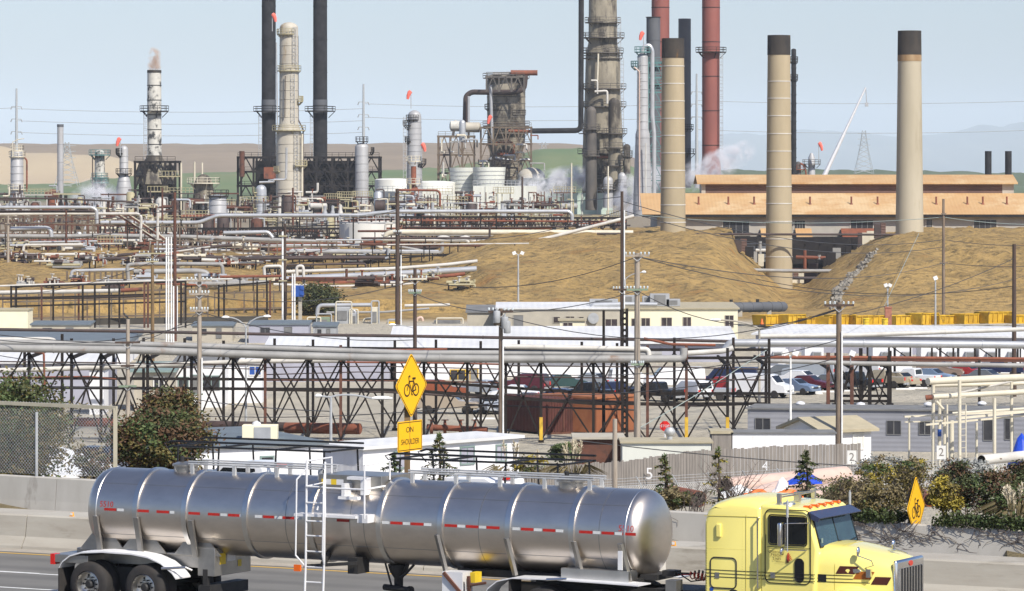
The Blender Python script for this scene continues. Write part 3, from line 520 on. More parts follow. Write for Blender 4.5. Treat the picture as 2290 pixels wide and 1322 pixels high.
def tractor():
    r = root('truck_tractor', rd(0, B0, 0), 'pale yellow sleeper cab tractor with black pinstripes pulling the tanker', 'truck', rz=YAW)
    P = lambda mb, n, m, par=r, **k: mb.put(n, m, par, True, **k)
    # sleeper
    m = MB(); side = [(9.75, 1.0), (11.02, 1.0), (11.02, 3.0), (10.75, 3.06), (10.3, 3.05), (9.98, 2.97), (9.82, 2.86), (9.75, 2.68)]
    ys = [(-1.1, 0), (-1.1, 0)]; rings = []
    for y, k in ((-1.1, .0), (-1.1, .0), (-1.04, .1), (-.9, .16), (-.45, .2), (0, .215), (.45, .2), (.9, .16), (1.04, .1), (1.1, 0), (1.1, 0)):
        rings.append([(x, y, z if z < 1.5 else z-.17+k) for x, z in side])
    m.loft(rings[1:-1]); sl_ = P(m, 'sleeper', 'cab_yellow', bevel=.06)
    m = MB(); m.tube([(9.745, -1.104, 2.68), (10.99, -1.104, 2.70)], .006, 4); m.tube([(10.7, -1.104, 1.0), (10.7, -1.104, 2.68), (10.7, -1.08, 2.85), (10.7, -.9, 2.98)], .006, 4); P(m, 'panel_seam', 'seam_yellow', sl_)
    def rrect(x0, x1, z0, z1, y, rad, n=6):
        c = [(x1-rad, z1-rad, 0), (x0+rad, z1-rad, 90), (x0+rad, z0+rad, 180), (x1-rad, z0+rad, 270)]
        return [V((cx+rad*math.cos(R(a0+90*k/n)), y, cz+rad*math.sin(R(a0+90*k/n)))) for cx, cz, a0 in c for k in range(n+1)]
    m = MB(); m.tube(rrect(9.89, 10.48, 1.2, 1.83, -1.105, .1), .014, 6, closed=True); ld = P(m, 'luggage_door', 'chassis', sl_)
    m = MB(); m.b6(9.99, 10.09, -1.112, -1.1, 1.4, 1.52); P(m, 'latch', 'steel_frame', ld) if 0 else P(m, 'latch', 'steel_frame', sl_)
    m = MB(); m.b6(10.03, 10.14, -1.15, -1.09, 2.25, 2.53); P(m, 'vent_box', 'cab_yellow', sl_, bevel=.02)
    m = MB()
    for i in range(28): z = 1.95+.0*i; m.ball((9.83+i*.031, -1.101, 2.02), .007, 5, 3)
    for i in range(30): m.ball((9.8, -1.101, 1.1+i*.052), .007, 5, 3); m.ball((10.62, -1.101, 1.1+i*.052), .007, 5, 3)
    P(m, 'rivet', 'cab_yellow', sl_)
    m = MB(); m.lathe((10.42, -1.1, 1.13), [(.1, 0), (.1, .012), (0, .013)], 20, Matrix(((1.0, 0, 0), (0, 0, -1), (0, .55, 0)))); P(m, 'marker_lamp', 'chassis', sl_)
    m = MB(); m.cur = 0; m.quad(*rrect(9.87, 9.96, 1.13, 1.21, -1.108, .035)); P(m, 'round_sticker', 'blue_paint', sl_)
    # cab
    m = MB(); m.loft([[(x, y*kk if z > 2.1 else y, z) for x, z in [(10.98, .98), (12.22, .98), (12.3, 2.1), (12.1, 2.78), (11.95, 2.9), (11.5, 2.95), (10.98, 2.96)]] for y, kk in ((-1.07, .985), (1.07, .985))]); cb = P(m, 'cab', 'cab_yellow', bevel=.07)
    m = MB(); m.tube(rrect(11.12, 12.14, 1.36, 2.87, -1.075, .13), .011, 6, closed=True); m.tube([(11.16, -1.077, 2.1), (12.14, -1.077, 2.1)], .005, 4); dr = P(m, 'door_seal' if 0 else 'door', 'black_paint', cb)
    m = MB(); m.quad(*rrect(11.22, 12.04, 2.17, 2.74, -1.079, .05)); P(m, 'door_window', 'glass_dark', cb)
    m = MB(); m.tube(rrect(11.2, 12.06, 2.15, 2.76, -1.078, .06), .012, 6, closed=True); P(m, 'window_seal', 'black_paint', cb)
    m = MB(); m.quad(*rrect(11.80, 11.98, 1.41, 1.87, -1.08, .088)); P(m, 'kick_window', 'glass_dark', cb)
    m = MB(); m.tube(rrect(11.79, 11.99, 1.40, 1.88, -1.079, .095), .010, 6, closed=True); P(m, 'window_seal', 'black_paint', cb)
    m = MB(); m.b6(11.25, 11.35, -1.1, -1.07, 1.46, 1.58); P(m, 'door_handle', 'steel_frame', cb)
    # lettering and feathered head emblem on the door
    m = MB(); t = lambda s, z, sz, x=11.2, sx=1.0: text_mb(m, s, sz, (x, -1.082, z), (1, 0, 0), (0, 0, 1), align='LEFT', sx=sx)
    t('C', 2.0, .085); t('HEROKEE', 1.995, .065, 11.25, 1.05); t('F', 1.93, .085, 11.25); t('REIGHT', 1.925, .065, 11.30); t('L', 1.86, .085, 11.30); t('INES', 1.855, .065, 11.35); t('INCORPORATED', 1.795, .03, 11.36, 1.2); t('TRUCKING SINCE', 1.76, .02, 11.33, 1.2) if 0 else None
    P(m, 'door_lettering', 'maroon', cb)
    m = MB(); m.cur = 0; m.prism([(0, 0), (.05, -.02), (.07, .06), (.05, .1), (.01, .09)], (11.6, -1.08, 1.80), (1, 0, 0), (0, 0, 1), (0, -.003, 0)); m.cur = 1
    for k in range(6): m.prism([(0, 0), (.022, .01), (.035+.014*k, .13-.02*abs(k-1)), (.018+.014*k, .14-.02*abs(k-1))], (11.61+.006*k, -1.083-.0006*k, 1.87-.012*k), (1, 0, 0), (0, 0, 1), (0, -.002, 0))
    P(m, 'feathered_emblem', ['maroon', 'paint_red'], cb)
    # windshield, visor, lamps, rails on the roof
    def fr(z, d=.0): return 12.3-(z-2.1)*.2/.68+d
    m = MB(); m.loft([[(fr(z, .012), y, z) for y in (-.93, 0, .93)] for z in (2.13, 2.74)], closed=False); ws = P(m, 'windshield', 'windshield', cb)
    m = MB(); m.tube([(fr(2.12, .01), -.95, 2.12), (fr(2.12, .01), .95, 2.12), (fr(2.76, .01), .93, 2.76), (fr(2.76, .01), -.93, 2.76)], .022, 6, closed=True); m.tube([(fr(2.12, .016), .0, 2.12), (fr(2.76, .016), 0, 2.76)], .012, 5); P(m, 'windshield_seal', 'black_paint', cb)
    m = MB(); m.b6(fr(2.2, .015), fr(2.2, .02), -.86, -.78, 2.2, 2.3); P(m, 'sticker', 'trim_green', ws)
    m = MB(); m.tube([(fr(2.14, .04), -.3, 2.14), (fr(2.2, .04), .1, 2.19)], .012, 5); m.tube([(fr(2.14, .04), .5, 2.14), (fr(2.2, .04), .85, 2.19)], .012, 5); P(m, 'wiper', 'black_paint', ws)
    m = MB(); m.prism([(0, 0), (.27, -.11), (.275, -.095), (.01, .03)], (12.07, -1.06, 2.82), (1, 0, 0), (0, 0, 1), (0, 2.12, 0)); m.prism([(0, 0), (.27, -.11), (.24, -.18), (.06, -.12)], (12.07, -1.07, 2.82), (1, 0, 0), (0, 0, 1), (0, .012, 0)); P(m, 'sun_visor', 'visor', cb)
    for y in (-.72, -.36, 0, .36, .72): m = MB(); m.lathe((11.98, y, 2.9), [(.045, 0), (.045, .025), (.028, .055), (0, .06)], 10); m.box((11.89, y, 2.925), (.12, .05, .04)); P(m, 'roof_lamp', 'lamp_amber', cb)
    m = MB(); m.tube([(11.35, -.85, 3.1), (11.35, .85, 3.1)], .018, 6); m.b6(11.3, 11.38, -.9, -.82, 2.96, 3.18); m.b6(11.3, 11.38, .82, .9, 2.96, 3.18); m.b6(11.3, 11.42, -.06, .06, 2.96, 3.16); m.tube([(11.35, -.85, 3.15), (11.5, .85, 3.15)], .012, 6); m.lathe((11.45, -.62, 2.95), [(.14, 0), (.13, .03), (0, .04)], 12); P(m, 'horn_bar', 'steel_bright', cb)
    for s, x in ((-1, 11.78), (1, 11.92)):
        m = MB(); m.tube([(x, s*1.42, 2.05), (x, s*1.42, 3.12)], .012, 6); m.tube([(x, s*1.42, 2.75), (x, s*1.42, 3.08)], .028, 8); P(m, 'spring_antenna', 'galv', cb)
    # grab handles, mirrors
    m = MB(); m.tube([(11.0, -1.1, 1.25), (11.0, -1.19, 1.25), (11.0, -1.19, 2.68), (11.0, -1.1, 2.68)], .02, 8); P(m, 'grab_handle', 'chrome', cb)
    for s in (-1, 1):
        m = MB(); x = 11.72; m.tube([(12.1, s*1.08, 2.62), (x, s*1.4, 2.62), (x, s*1.4, 2.08), (12.05, s*1.08, 2.06)], .014, 6); ar = P(m, 'mirror_arm', 'chrome', cb)
        m = MB(); m.b6(x-.12, x-.03, s*1.42-.12, s*1.42+.12, 2.16, 2.64); P(m, 'mirror', 'chrome', ar, bevel=.03) if 0 else P(m, 'mirror', 'chrome', cb, bevel=.03)
        m = MB(); m.ball((x-.06, s*1.42, 2.05), .085, 14, 8, (.45, 1, 1)); P(m, 'round_mirror', 'chrome', cb)
    # hood, grille, fenders
    secs = [(12.2, .99, 2.17), (12.45, .97, 2.165), (12.9, .90, 2.11), (13.4, .79, 2.01), (13.72, .72, 1.93), (13.82, .70, 1.86)]; rings = []
    for x, w_, zt in secs:
        h = [(-w_, 1.0), (-w_, zt-.42), (-w_+.015, zt-.25), (-w_+.07, zt-.12), (-w_+.2, zt-.035), (-w_*.45, zt), (0, zt+.012)]
        rings.append([(x, y, z) for y, z in h]+[(x, -y, z) for y, z in reversed(h[:-1])])
    m = MB(); m.loft(rings); hd = P(m, 'hood', 'cab_yellow', bevel=0, ang=50)
    m = MB(); m.tube([(12.62, -.945, 1.0), (12.62, -.945, 1.75), (12.62, -.89, 1.98), (12.62, -.5, 2.14), (12.62, 0, 2.16), (12.62, .5, 2.14)], .006, 4); P(m, 'hood_seam', 'seam_yellow', hd)
    def hs(x): return -(lerp([(12.2, .99), (12.45, .97), (12.9, .9), (13.4, .79), (13.72, .72), (13.9, .7)], x)+.006)
    for (x0, x1, z0, z1, mt) in ((12.64, 13.12, 1.60, 1.76, 'maroon'), (13.0, 13.44, 1.50, 1.66, 'orange_stripe'), (13.36, 13.78, 1.40, 1.56, 'maroon')):
        m = MB(); d = .09; m.quad(*[(x, hs(x), z) for x, z in ((x0, z0), (x1-d, z0), (x1, z1), (x0+d, z1))]); P(m, 'flank_flash', mt, hd)
    m = MB(); m.lathe((13.06, hs(13.06), 1.67), [(.11, 0), (.1, .01), (0, .012)], 20, Matrix(((1, 0, 0), (0, 0, -1), (0, .4, 0)))); P(m, 'hood_badge', 'chrome', hd)
    m = MB(); m.quad(*[(x, hs(x)-.002, z) for x, z in ((12.27, 1.42), (12.45, 1.42), (12.45, 1.58), (12.27, 1.58))]); P(m, 'side_lamp', 'black_paint', hd)
    m = MB()
    for z in (1.57, 1.5, 1.43):
        m.tube([(9.75, -1.103, z), (11.02, -1.103, z)], .007, 4); m.tube([(11.02, -1.079, z), (12.24, -1.079, z)], .007, 4); m.tube([(x, hs(x), z) for x in (12.24, 12.5, 12.9, 13.0 if z > 1.45 else 13.34)], .007, 4)
    P(m, 'pinstripe', 'black_paint')
    m = MB(); m.b6(13.8, 13.9, -.72, .72, .95, 1.9); gs = P(m, 'grille_surround', 'chrome', hd, bevel=.05)
    m = MB(); m.b6(13.89, 13.91, -.58, .58, 1.0, 1.72); P(m, 'grille', 'black_paint', gs)
    m = MB()
    for k in range(9): y = -.58+k*.145; m.b6(13.9, 13.925, y-.02, y+.02, 1.0, 1.72)
    P(m, 'grille_bar', 'steel_bright', gs)
    m = MB(); m.lathe((13.9, 0, 1.80), [(.07, 0), (.07, .012), (0, .014)], 20, Matrix(((0, 0, 1), (1.4, 0, 0), (0, .8, 0)))); P(m, 'grille_badge', 'paint_red', gs)
    m = MB(); m.b6(13.4, 13.7, -.015, .015, 2.02, 2.05); m.b6(13.5, 13.55, -.07, .07, 2.04, 2.06); P(m, 'hood_ornament', 'chrome', hd)
    for s in (-1, 1):
        m = MB(); x, y = 13.35, s*.93; m.ball((x-.22, y-s*.02, 2.06), .09, 14, 8, (.4, .8, 1.2)); m.tube([(x-.2, y, 1.98), (x+.08, y, 1.9), (x+.1, y-s*.05, 1.8), (x-.15, s*.8, 1.72)], .012, 6); P(m, 'fender_mirror', 'chrome', hd)
        m = MB(); m.b6(13.3, 13.4, s*.86-.05, s*.86+.05, 1.55, 1.72); P(m, 'turn_lamp', 'chrome', hd)
        m = MB(); rg = []
        for k in range(13):
            a = math.pi*(1.02-1.04*k/12); x_, z_ = 12.95+.74*math.cos(a), .56+.74*math.sin(a); rg.append([(x_, s*.62, z_+.12), (x_, s*.95, z_+.06), (x_, s*1.18, z_), (x_, s*1.2, z_-.06), (x_, s*.62, z_-.06)])
        m.loft(rg); P(m, 'front_fender', 'cab_yellow', hd)
        wheel(r, 12.95, s*1.14, s, False, front=True)
        for x in (6.0, 7.35): wheel(r, x, s*1.22, s)
        m = MB(); pr = [(4.6, .72), (4.72, .95), (4.95, 1.12), (5.3, 1.2), (6.2, 1.215), (7.4, 1.2), (8.3, 1.18)]; y0, y1 = (-1.28, -.68) if s < 0 else (.68, 1.28)
        m.loft([[(x, y0, z), (x, y1, z), (x, y1, z-.025), (x, y0, z-.025)] for x, z in pr]); P(m, 'tandem_fender', 'alu_white')
        m = MB(); m.b6(5.2, 5.24, y0+.05, y1-.05, .3, 1.15); P(m, 'mud_flap', 'rubber')
        m = MB(); m.cyl((9.9, s*.85, .62), (11.6, s*.85, .62), .32, n=24); P(m, 'fuel_tank', 'steel_bright')
    m = MB(); m.tube([(6.15, -1.3, 1.2), (6.6, -1.25, 1.23)], .03, 8); P(m, 'fender_bracket', 'chrome')
    m = MB(); m.b6(13.75, 14.15, -1.15, 1.15, .35, .75); P(m, 'front_bumper', 'chrome', bevel=.05)
    m = MB()
    for s in (-1, 1): m.b6(5.0, 13.7, s*.43-.05, s*.43+.05, .78, 1.04)
    m.b6(5.6, 7.8, -.5, .5, 1.05, 1.15); m.b6(8.3, 9.8, -.6, .6, 1.0, 1.05)
    for x in (6.0, 7.35, 12.95): m.cyl((x, -1, .52), (x, 1, .52), .09, n=8)
    m.b6(5.6, 7.75, -.6, .6, .45, .9); m.b6(10.0, 12.6, -.9, .9, .75, 1.05); P(m, 'chassis_frame', 'chassis')
    m = MB(); m.b6(8.75, 9.0, -.9, -.6, 1.05, 1.28); P(m, 'deck_bracket', 'steel_frame')
    for k, (mt, y0) in enumerate((('paint_red', -.15), ('chassis', .05), ('chassis', .25))):
        m = MB(); pts = [(8.5, y0, 1.32), (8.8, y0-.05, 1.33)]
        for i in range(60): a = i*.9; pts.append((8.95+i*.0125, y0+.075*math.cos(a), 1.33-.0+.075*math.sin(a)-.03*math.sin(i/60*math.pi)))
        pts.append((9.76, y0, 1.45)); m.tube(pts, .013, 5); P(m, 'air_hose', mt)
    m = MB(); m.tube([(8.45, -.3, 1.3), (8.7, -.35, 1.42), (9.0, -.2, 1.2), (9.4, .1, 1.25)], .016, 5); m.box((8.55, -.2, 1.36), (.3, .3, .12)); P(m, 'hose_coupling', 'chassis')
tractor()
# ================================================================ the works yard: buildings, trestle, cars
def front(pl, Yl, pr, Yr):
    a = V((X(pl, Yl), Yl, 0)); b = V((X(pr, Yr), Yr, 0)); e = (b-a).normalized(); return a, b, e, V((-e.y, e.x, 0))
def onwall(px, a, e):   # distance along the wall where the sight line of this column meets it
    k = (px-CX)/F; return (k*a.y-a.x)/(e.x-k*e.y)
def bld(name, label, cat, L, Rr, d, top, base, wall, roof, wins=(), over=.25, rise=0.0, gable=0.0, thick=.18, wmat='window', frame='trim_white', doors=(), group=None, fw=.09):
    """oriented block; L and Rr = (px, Y) of the front wall's ends; top = height of the eaves; rise = roof climbing to the back; gable = ridge height; wins in photo pixels (x0, x1, y0, y1)"""
    a, b, e, n = front(*L, *Rr); ln = (b-a).length; up = V((0, 0, 1))
    r = root(name, a+e*ln/2+n*d/2+up*base, label, cat, group)
    m = MB(); P = lambda s, t, z: a+e*s+n*t+up*z
    sec = [(0, base), (0, top), (d, top+rise), (d, base)] if not gable else [(0, base), (0, top), (d/2, top+gable), (d, top), (d, base)]
    m.loft([[P(s, t, z) for t, z in sec] for s in (0, ln)]); m.put('wall', wall, r, smooth=False)
    m = MB(); o = over
    if gable: s1 = gable/(d/2); sec = [(-o, top-o*s1), (d/2, top+gable), (d+o, top-o*s1), (d+o, top-o*s1+thick), (d/2, top+gable+thick), (-o, top-o*s1+thick)]
    else: s1 = rise/d; sec = [(-o, top-o*s1+.01), (d+o, top+rise+o*s1+.01), (d+o, top+rise+o*s1+thick), (-o, top-o*s1+thick)]
    m.loft([[P(s, t, z) for t, z in sec] for s in (-o, ln+o)]); m.put('roof', roof, r, smooth=False)
    def hole(x0, x1, y0, y1, nm, mt):
        s0, s1 = onwall(x0, a, e), onwall(x1, a, e); yy = (a+e*(s0+s1)/2).y; z0, z1 = Z(y1, yy), Z(y0, yy); m = MB(); w_ = fw
        for q in ((s0, s1, z0-w_, z0), (s0, s1, z1, z1+w_), (s0-w_, s0, z0-w_, z1+w_), (s1, s1+w_, z0-w_, z1+w_)):
            m.loft([[P(q[0], -.07, z), P(q[1], -.07, z), P(q[1], 0, z), P(q[0], 0, z)] for z in (q[2], q[3])])
        if nm == 'window' and s1-s0 > .7: c = (s0+s1)/2; m.loft([[P(c-.03, -.06, z), P(c+.03, -.06, z), P(c+.03, -.02, z), P(c-.03, -.02, z)] for z in (z0, z1)])
        f = m.put(nm, frame, r, smooth=False); m = MB(); m.quad(P(s0, -.03, z0), P(s1, -.03, z0), P(s1, -.03, z1), P(s0, -.03, z1)); m.put('pane' if nm == 'window' else 'door_leaf', mt, f, smooth=False)
    for q in wins: hole(*q, 'window', wmat)
    for q in doors: hole(*q, 'door', 'roof_grey')
    return r, P
G0 = -10.25
def vent(px, py, Y, label, kind=0, r=.35):
    c = at(px, py, Y); m = MB()
    t = root('roof_vent', c, label, 'roof vent', 'vents on the yard roofs')
    m.lathe((c.x, c.y, c.z), [(r*.5, 0), (r*.5, r*1.1)], 12); m.put('stem', 'galv', t)
    m = MB(); m.lathe((c.x, c.y, c.z+r*1.1), [(r*.9, 0), (r, r*.25), (r*.75, r*.6), (0, r*.8)] if kind == 0 else [(r*.6, 0), (r, r*.5), (r, r), (r*.6, r*1.5), (0, r*1.6)], 14); m.put('cap', 'alu_white' if kind == 0 else 'galv', t)
def near_yard():
    bld('office_trailer', 'white site office trailer with green trimmed windows behind the ON SHOULDER sign', 'trailer', (812, 222), (1160, 232), 3.2, -5.45, -9.6, 'white_wall', 'white_roof', wins=[(883, 905, 1012, 1045), (1030, 1058, 1001, 1036), (1110, 1130, 997, 1030)], frame='trim_green', wmat='lav_wall', rise=.06)
    bld('office_trailer', 'white trailer with greenish roof edge above the rear half of the tank', 'trailer', (415, 212), (722, 216), 9, -4.75, -9.6, 'white_wall', 'roof_bluegrey', wins=[(584, 609, 1023, 1042)], frame='trim_green', rise=.3, wmat='window')
    bld('shed', 'white corrugated roof shed between the two bushy trees', 'shed', (60, 196), (268, 200), 9, -5.1, -10, 'lav_wall', 'white_roof', rise=1.5, over=.4)
    bld('block_building', 'long blue grey block building with flat roof and dark windows beside the car park', 'building', (1672, 292), (2420, 288), 6, -7.3, G0, 'grey_wall', 'roof_grey', wins=[(1690, 1722, 936, 964), (1765, 1792, 938, 958), (1908, 1938, 941, 958), (1984, 2014, 942, 971), (2056, 2080, 944, 971), (2200, 2219, 940, 984), (2248, 2266, 937, 982)], over=.15, thick=.12, rise=-.05, fw=.045, frame='roof_grey')
    r, P = bld('cabin', 'small white cabin with tan hipped roof beside the blue grey block building', 'cabin', (1838, 268), (1948, 270), 4.5, -7.35, G0, 'white_wall', 'roof_tan', wins=[(1908, 1929, 972, 1003)], over=.4, gable=.65, wmat='trim_white')
    bld('shed', 'low white walled shed behind the slat fence left of the tan roofed cabin', 'shed', (1638, 262), (1868, 262), 3, -7.15, G0, 'white_wall', 'roof_grey', over=.1, thick=.1)
    bld('shed', 'pale flat roofed shed behind the fence marked with number five', 'shed', (1392, 258), (1590, 258), 4, -7.5, G0, 'tower_white', 'roof_tan', over=.15, thick=.12, rise=.0)
    bld('shed', 'dark open lean to beneath the short pale pole', 'shed', (1290, 262), (1388, 262), 4, -7.5, G0, 'steel_rust', 'tan_wall', over=.3, thick=.15)
    bld('grey_shed', 'weathered grey shed wall between the pale shed and the white walled shed', 'shed', (1592, 262), (1636, 262), 3, -7.15, G0, 'fence_wood', 'roof_tan', over=.1)
    for q in [(1790, 917, 296, 'white mushroom vent on the block building roof left of the brown pole', 0), (1925, 919, 297, 'white domed vent on the block building roof under the pipe trestle', 0), (2076, 919, 293, 'white vent on the block building roof beside the cream pipe rack', 0), (2196, 917, 297, 'silver vent on the block building roof behind the cream posts', 0), (1498, 988, 260, 'round grey turbine vent on the pale flat roof', 1)]: vent(*q[:4], kind=q[4])
    # rooftop air handler
    c = V((X(582, 217), 217, -4.5)); t = root('air_handler', c, 'boxy rooftop air handler on the trailer behind the tank', 'air conditioner')
    m = MB(); m.b6(c.x-.95, c.x+.95, 216.4, 217.6, -4.55, -3.75); m.put('casing', 'cream_wall', t, bevel=.03); m = MB(); m.b6(c.x-.3, c.x+.6, 216.37, 216.4, -4.45, -3.85); m.put('grille', 'ac_grey', t); m = MB(); m.lathe((c.x-.2, 217, -3.75), [(.25, 0), (.22, .12), (0, .22)], 12); m.put('cap', 'alu_white', t)
    # slat fence with painted numbers
    prof = [(1165, 238, -7.6), (1400, 246, -7.75), (1560, 250, -7.4), (1760, 252, -7.25), (1925, 254, -7.2)]
    t = root('slat_fence', V((X(1560, 250), 250, G0)), 'weathered grey timber slat fence painted with white numbers', 'fence'); m = MB(); random.seed(5)
    for (p0, y0, z0), (p1, y1, z1) in zip(prof, prof[1:]):
        a = V((X(p0, y0), y0, 0)); b = V((X(p1, y1), y1, 0)); n = int((b-a).length/.24)
        for i in range(n):
            u_ = (i+.5)/n; c = a+(b-a)*u_; zt = z0+(z1-z0)*u_+random.uniform(-.06, .06); m.box((c.x, c.y+random.uniform(-.02, .02), (zt+G0)/2), (.215, .03, zt-G0), Matrix.Rotation(math.atan2((b-a).y, (b-a).x), 3, 'Z'))
    m.put('slat', 'fence_wood', t, smooth=False)
    for px, py, Y, s, sz in ((1452, 1060, 246.8, '5', 1.0), (1711, 1043, 250.8, '4', .85)):
        c = at(px, py, Y); m = MB(); text_mb(m, s, sz, (c.x, Y-.12, c.z), (1, 0, 0), (0, 0, 1)); m.put('painted_number', 'alu_white', t)
    for px, py, Y, lab in ((1905, 1023, 246, 'pale placard reading two on the wire fence by the cabin'), (2105, 1012, 246, 'pale placard reading two at the foot of the blue banded post')):
        c = at(px, py, Y); q = root('number_placard', V((c.x, Y, c.z-.4)), lab, 'sign', 'number placards on the wire fence'); m = MB(); m.b6(c.x-.28, c.x+.28, Y, Y+.02, c.z-.42, c.z+.42); m.put('board', 'trim_white', q); m = MB(); text_mb(m, '2', .7, (c.x, Y-.01, c.z), (1, 0, 0), (0, 0, 1)); m.put('number', 'fence_wood', q)
    # wire fence with cranked posts
    t = root('wire_fence', V((X(1760, 240), 240, G0)), 'galvanised wire mesh fence on cranked posts before the slat fence', 'fence')
    pa, pb = V((X(1270, 226), 226, 0)), V((X(2330, 248), 248, 0)); ln = (pb-pa).length; e = (pb-pa)/ln; zt = -7.95
    for i in range(15):
        c = pa+e*(ln*i/14); m = MB(); m.tube([(c.x, c.y, G0-.2), (c.x, c.y, zt), (c.x-.3, c.y-.25, zt+.5)], .04, 6); m.put('post', 'galv', t)
    m = MB()
    for z in (zt, zt-1.1): m.tube([pa+V((0, 0, z)), pb+V((0, 0, z))], .022, 5)
    for k in range(3): m.tube([pa+V((-.1*k-.08, -.08*k-.06, zt+.16*k+.12)), pb+V((-.1*k-.08, -.08*k-.06, zt+.16*k+.12))], .012, 4)
    m.put('rail', 'galv', t)
    m = MB(); h = zt-G0; n = int((ln+h)/.16)
    for i in range(n):
        for sg in (1, -1):
            s0 = -h+i*.16; s1 = s0+h; q0, q1 = max(s0, 0), min(s1, ln)
            if q1 <= q0: continue
            z0, z1 = G0+(q0-s0), G0+(q1-s0)
            if sg < 0: q0, q1 = ln-q0, ln-q1
            m.tube([pa+e*q0+V((0, 0, z0)), pa+e*q1+V((0, 0, z1))], .0085, 3, False)
    m.put('wire_mesh', 'galv', t, smooth=False)
    # pipes lying in the yard
    def opipe(pts, r, mat, label, group='pipes lying in the yard', inner='steel_black'):
        t = root('stored_pipe', V(pts[0])-V((0, 0, r)), label, 'pipe', group); m = MB(); A, B = V(pts[0]), V(pts[1]); d = (B-A).normalized()
        q = d.to_track_quat('Z', 'Y').to_matrix(); L_ = (B-A).length; m.lathe(A, [(r*.9, 0), (r, 0), (r, L_), (r*.9, L_)], 24, q, False); m.put('pipe_wall', mat, t); m = MB(); m.lathe(A, [(r*.9, .0), (r*.9, L_)], 24, q, False); m.lathe(A, [(0, min(1.5, L_*.5)), (r*.9, min(1.5, L_*.5)+.01)], 24, q, False); m.put('bore', inner, t)
    def gr(px, Y, r): c = gp(px, Y); return c+V((0, 0, r))
    for p, q, r, mt, lab in (((1622, 227), (1888, 236), .62, 'pipe_pink', 'long pale pink pipe lying across the yard behind the others'), ((1683, 222), (1768, 230), .52, 'pipe_pink', 'short pink pipe with open end facing the road'), ((1808, 222), (1925, 234), .48, 'pipe_pink', 'pink pipe half hidden by the dark conifer'),
        ((1563, 222), (1498, 226), .45, 'pipe_rust', 'brown rusty pipe behind the pale leafy sapling'), ((1952, 224), (1925, 233), .38, 'tan_wall', 'tan pipe with dark open end among the dry shrubs'), ((2080, 222), (2040, 229), .38, 'pipe_rust', 'orange rusted pipe end beside the small bicycle sign'), ((1400, 231), (1530, 231), .24, 'pipe_white', 'thin white pipe along the foot of the slat fence')):
        opipe([gr(*p, r), gr(*q, r)], r, mt, lab, inner='orange_stripe' if p[0] == 2080 else 'steel_black')
    opipe([at(2195, 1029, 232), at(2305, 1018, 236)], .3, 'pipe_white', 'white pipe with rusty end at the foot of the cream rack')
    m = MB(); random.seed(9)
    def sheet(px, py, Y, w_, h_, mat, name, label, cat):
        c = at(px, py, Y); m = MB(); n = 7; vs = [(c.x+(i/(n-1)-.5)*w_, c.y+(j/(n-1)-.5)*w_*.8, c.z+h_*math.exp(-((i-3)**2+(j-3)**2)/6)+random.uniform(-.08, .08)-h_*.5) for j in range(n) for i in range(n)]
        m.add(vs, [(j*n+i, j*n+i+1, (j+1)*n+i+1, (j+1)*n+i) for j in range(n-1) for i in range(n-1)]); one(m, name, mat, label, cat, smooth=False)
    sheet(1800, 1068, 226, 1.9, .8, 'tarp_blue', 'tarpaulin', 'crumpled blue tarpaulin lying over the pink pipes', 'tarpaulin'); sheet(1655, 1098, 222, 2.2, .6, 'white_panel', 'plastic_sheet', 'crumpled white plastic sheet before the open pink pipe', 'sheet'); sheet(1750, 1090, 222, 1.2, 1.0, 'white_panel', 'plastic_sheet', 'white wrap hanging off the end of the short pink pipe', 'sheet')
    sheet(1695, 1102, 221, 1.6, .4, 'orange_plastic', 'safety_netting', 'bright orange safety netting under the open pink pipe', 'netting'); sheet(1765, 1101, 221, 1.5, .4, 'orange_plastic', 'safety_netting', 'orange netting bundle behind the cab roof', 'netting'); sheet(2285, 1010, 236, 1.6, 2.2, 'tarp_blue', 'tarpaulin', 'upright blue tarpaulin at the right edge below the cream rack', 'tarpaulin')
    # containers
    for (p0, y0), (p1, y1), mat, top, lab in (((1212, 309), (1308, 311), 'container_red', -7.55, 'dark red corrugated container under the trestle'), ((1334, 309), (1424, 313), 'container_orange', -7.45, 'orange rust corrugated container right of the dark red one')):
        a, b, e, n = front(p0, y0, p1, y1); ln = (b-a).length; t = root('shipping_container', a+e*ln/2+n*3+V((0, 0, G0)), lab, 'container', 'containers under the trestle'); m = MB(); P = lambda s, q, z: a+e*s+n*q+V((0, 0, z)); k = int(ln/.14); pts = []
        for i in range(k): s0 = ln*i/k; pts += [(s0, 0), (s0+ln/k*.4, 0), (s0+ln/k*.5, .05), (s0+ln/k*.9, .05)]
        pts += [(ln, 0), (ln, 6), (0, 6)]; m.loft([[P(s, q, z) for s, q in pts] for z in (G0+.15, top)], caps=False); m.put('wall', mat, t, smooth=False)
        m = MB(); m.loft([[P(s, q, z) for s, q in ((-.05, -.08), (ln+.05, -.08), (ln+.05, 6.05), (-.05, 6.05))] for z in (top-.05, top+.12)]); m.put('roof', mat, t, smooth=False)
        m = MB(); m.loft([[P(s, q, z) for s, q in ((ln/2-.04, -.05), (ln/2+.04, -.05), (ln/2+.04, .0), (ln/2-.04, .0))] for z in (G0+.2, top-.1)]); m.loft([[P(s, q, z) for s, q in ((0, -.08), (ln, -.08), (ln, .0), (0, .0))] for z in (G0+.0, G0+.16)]); m.put('door_frame', 'steel_rust', t, smooth=False)
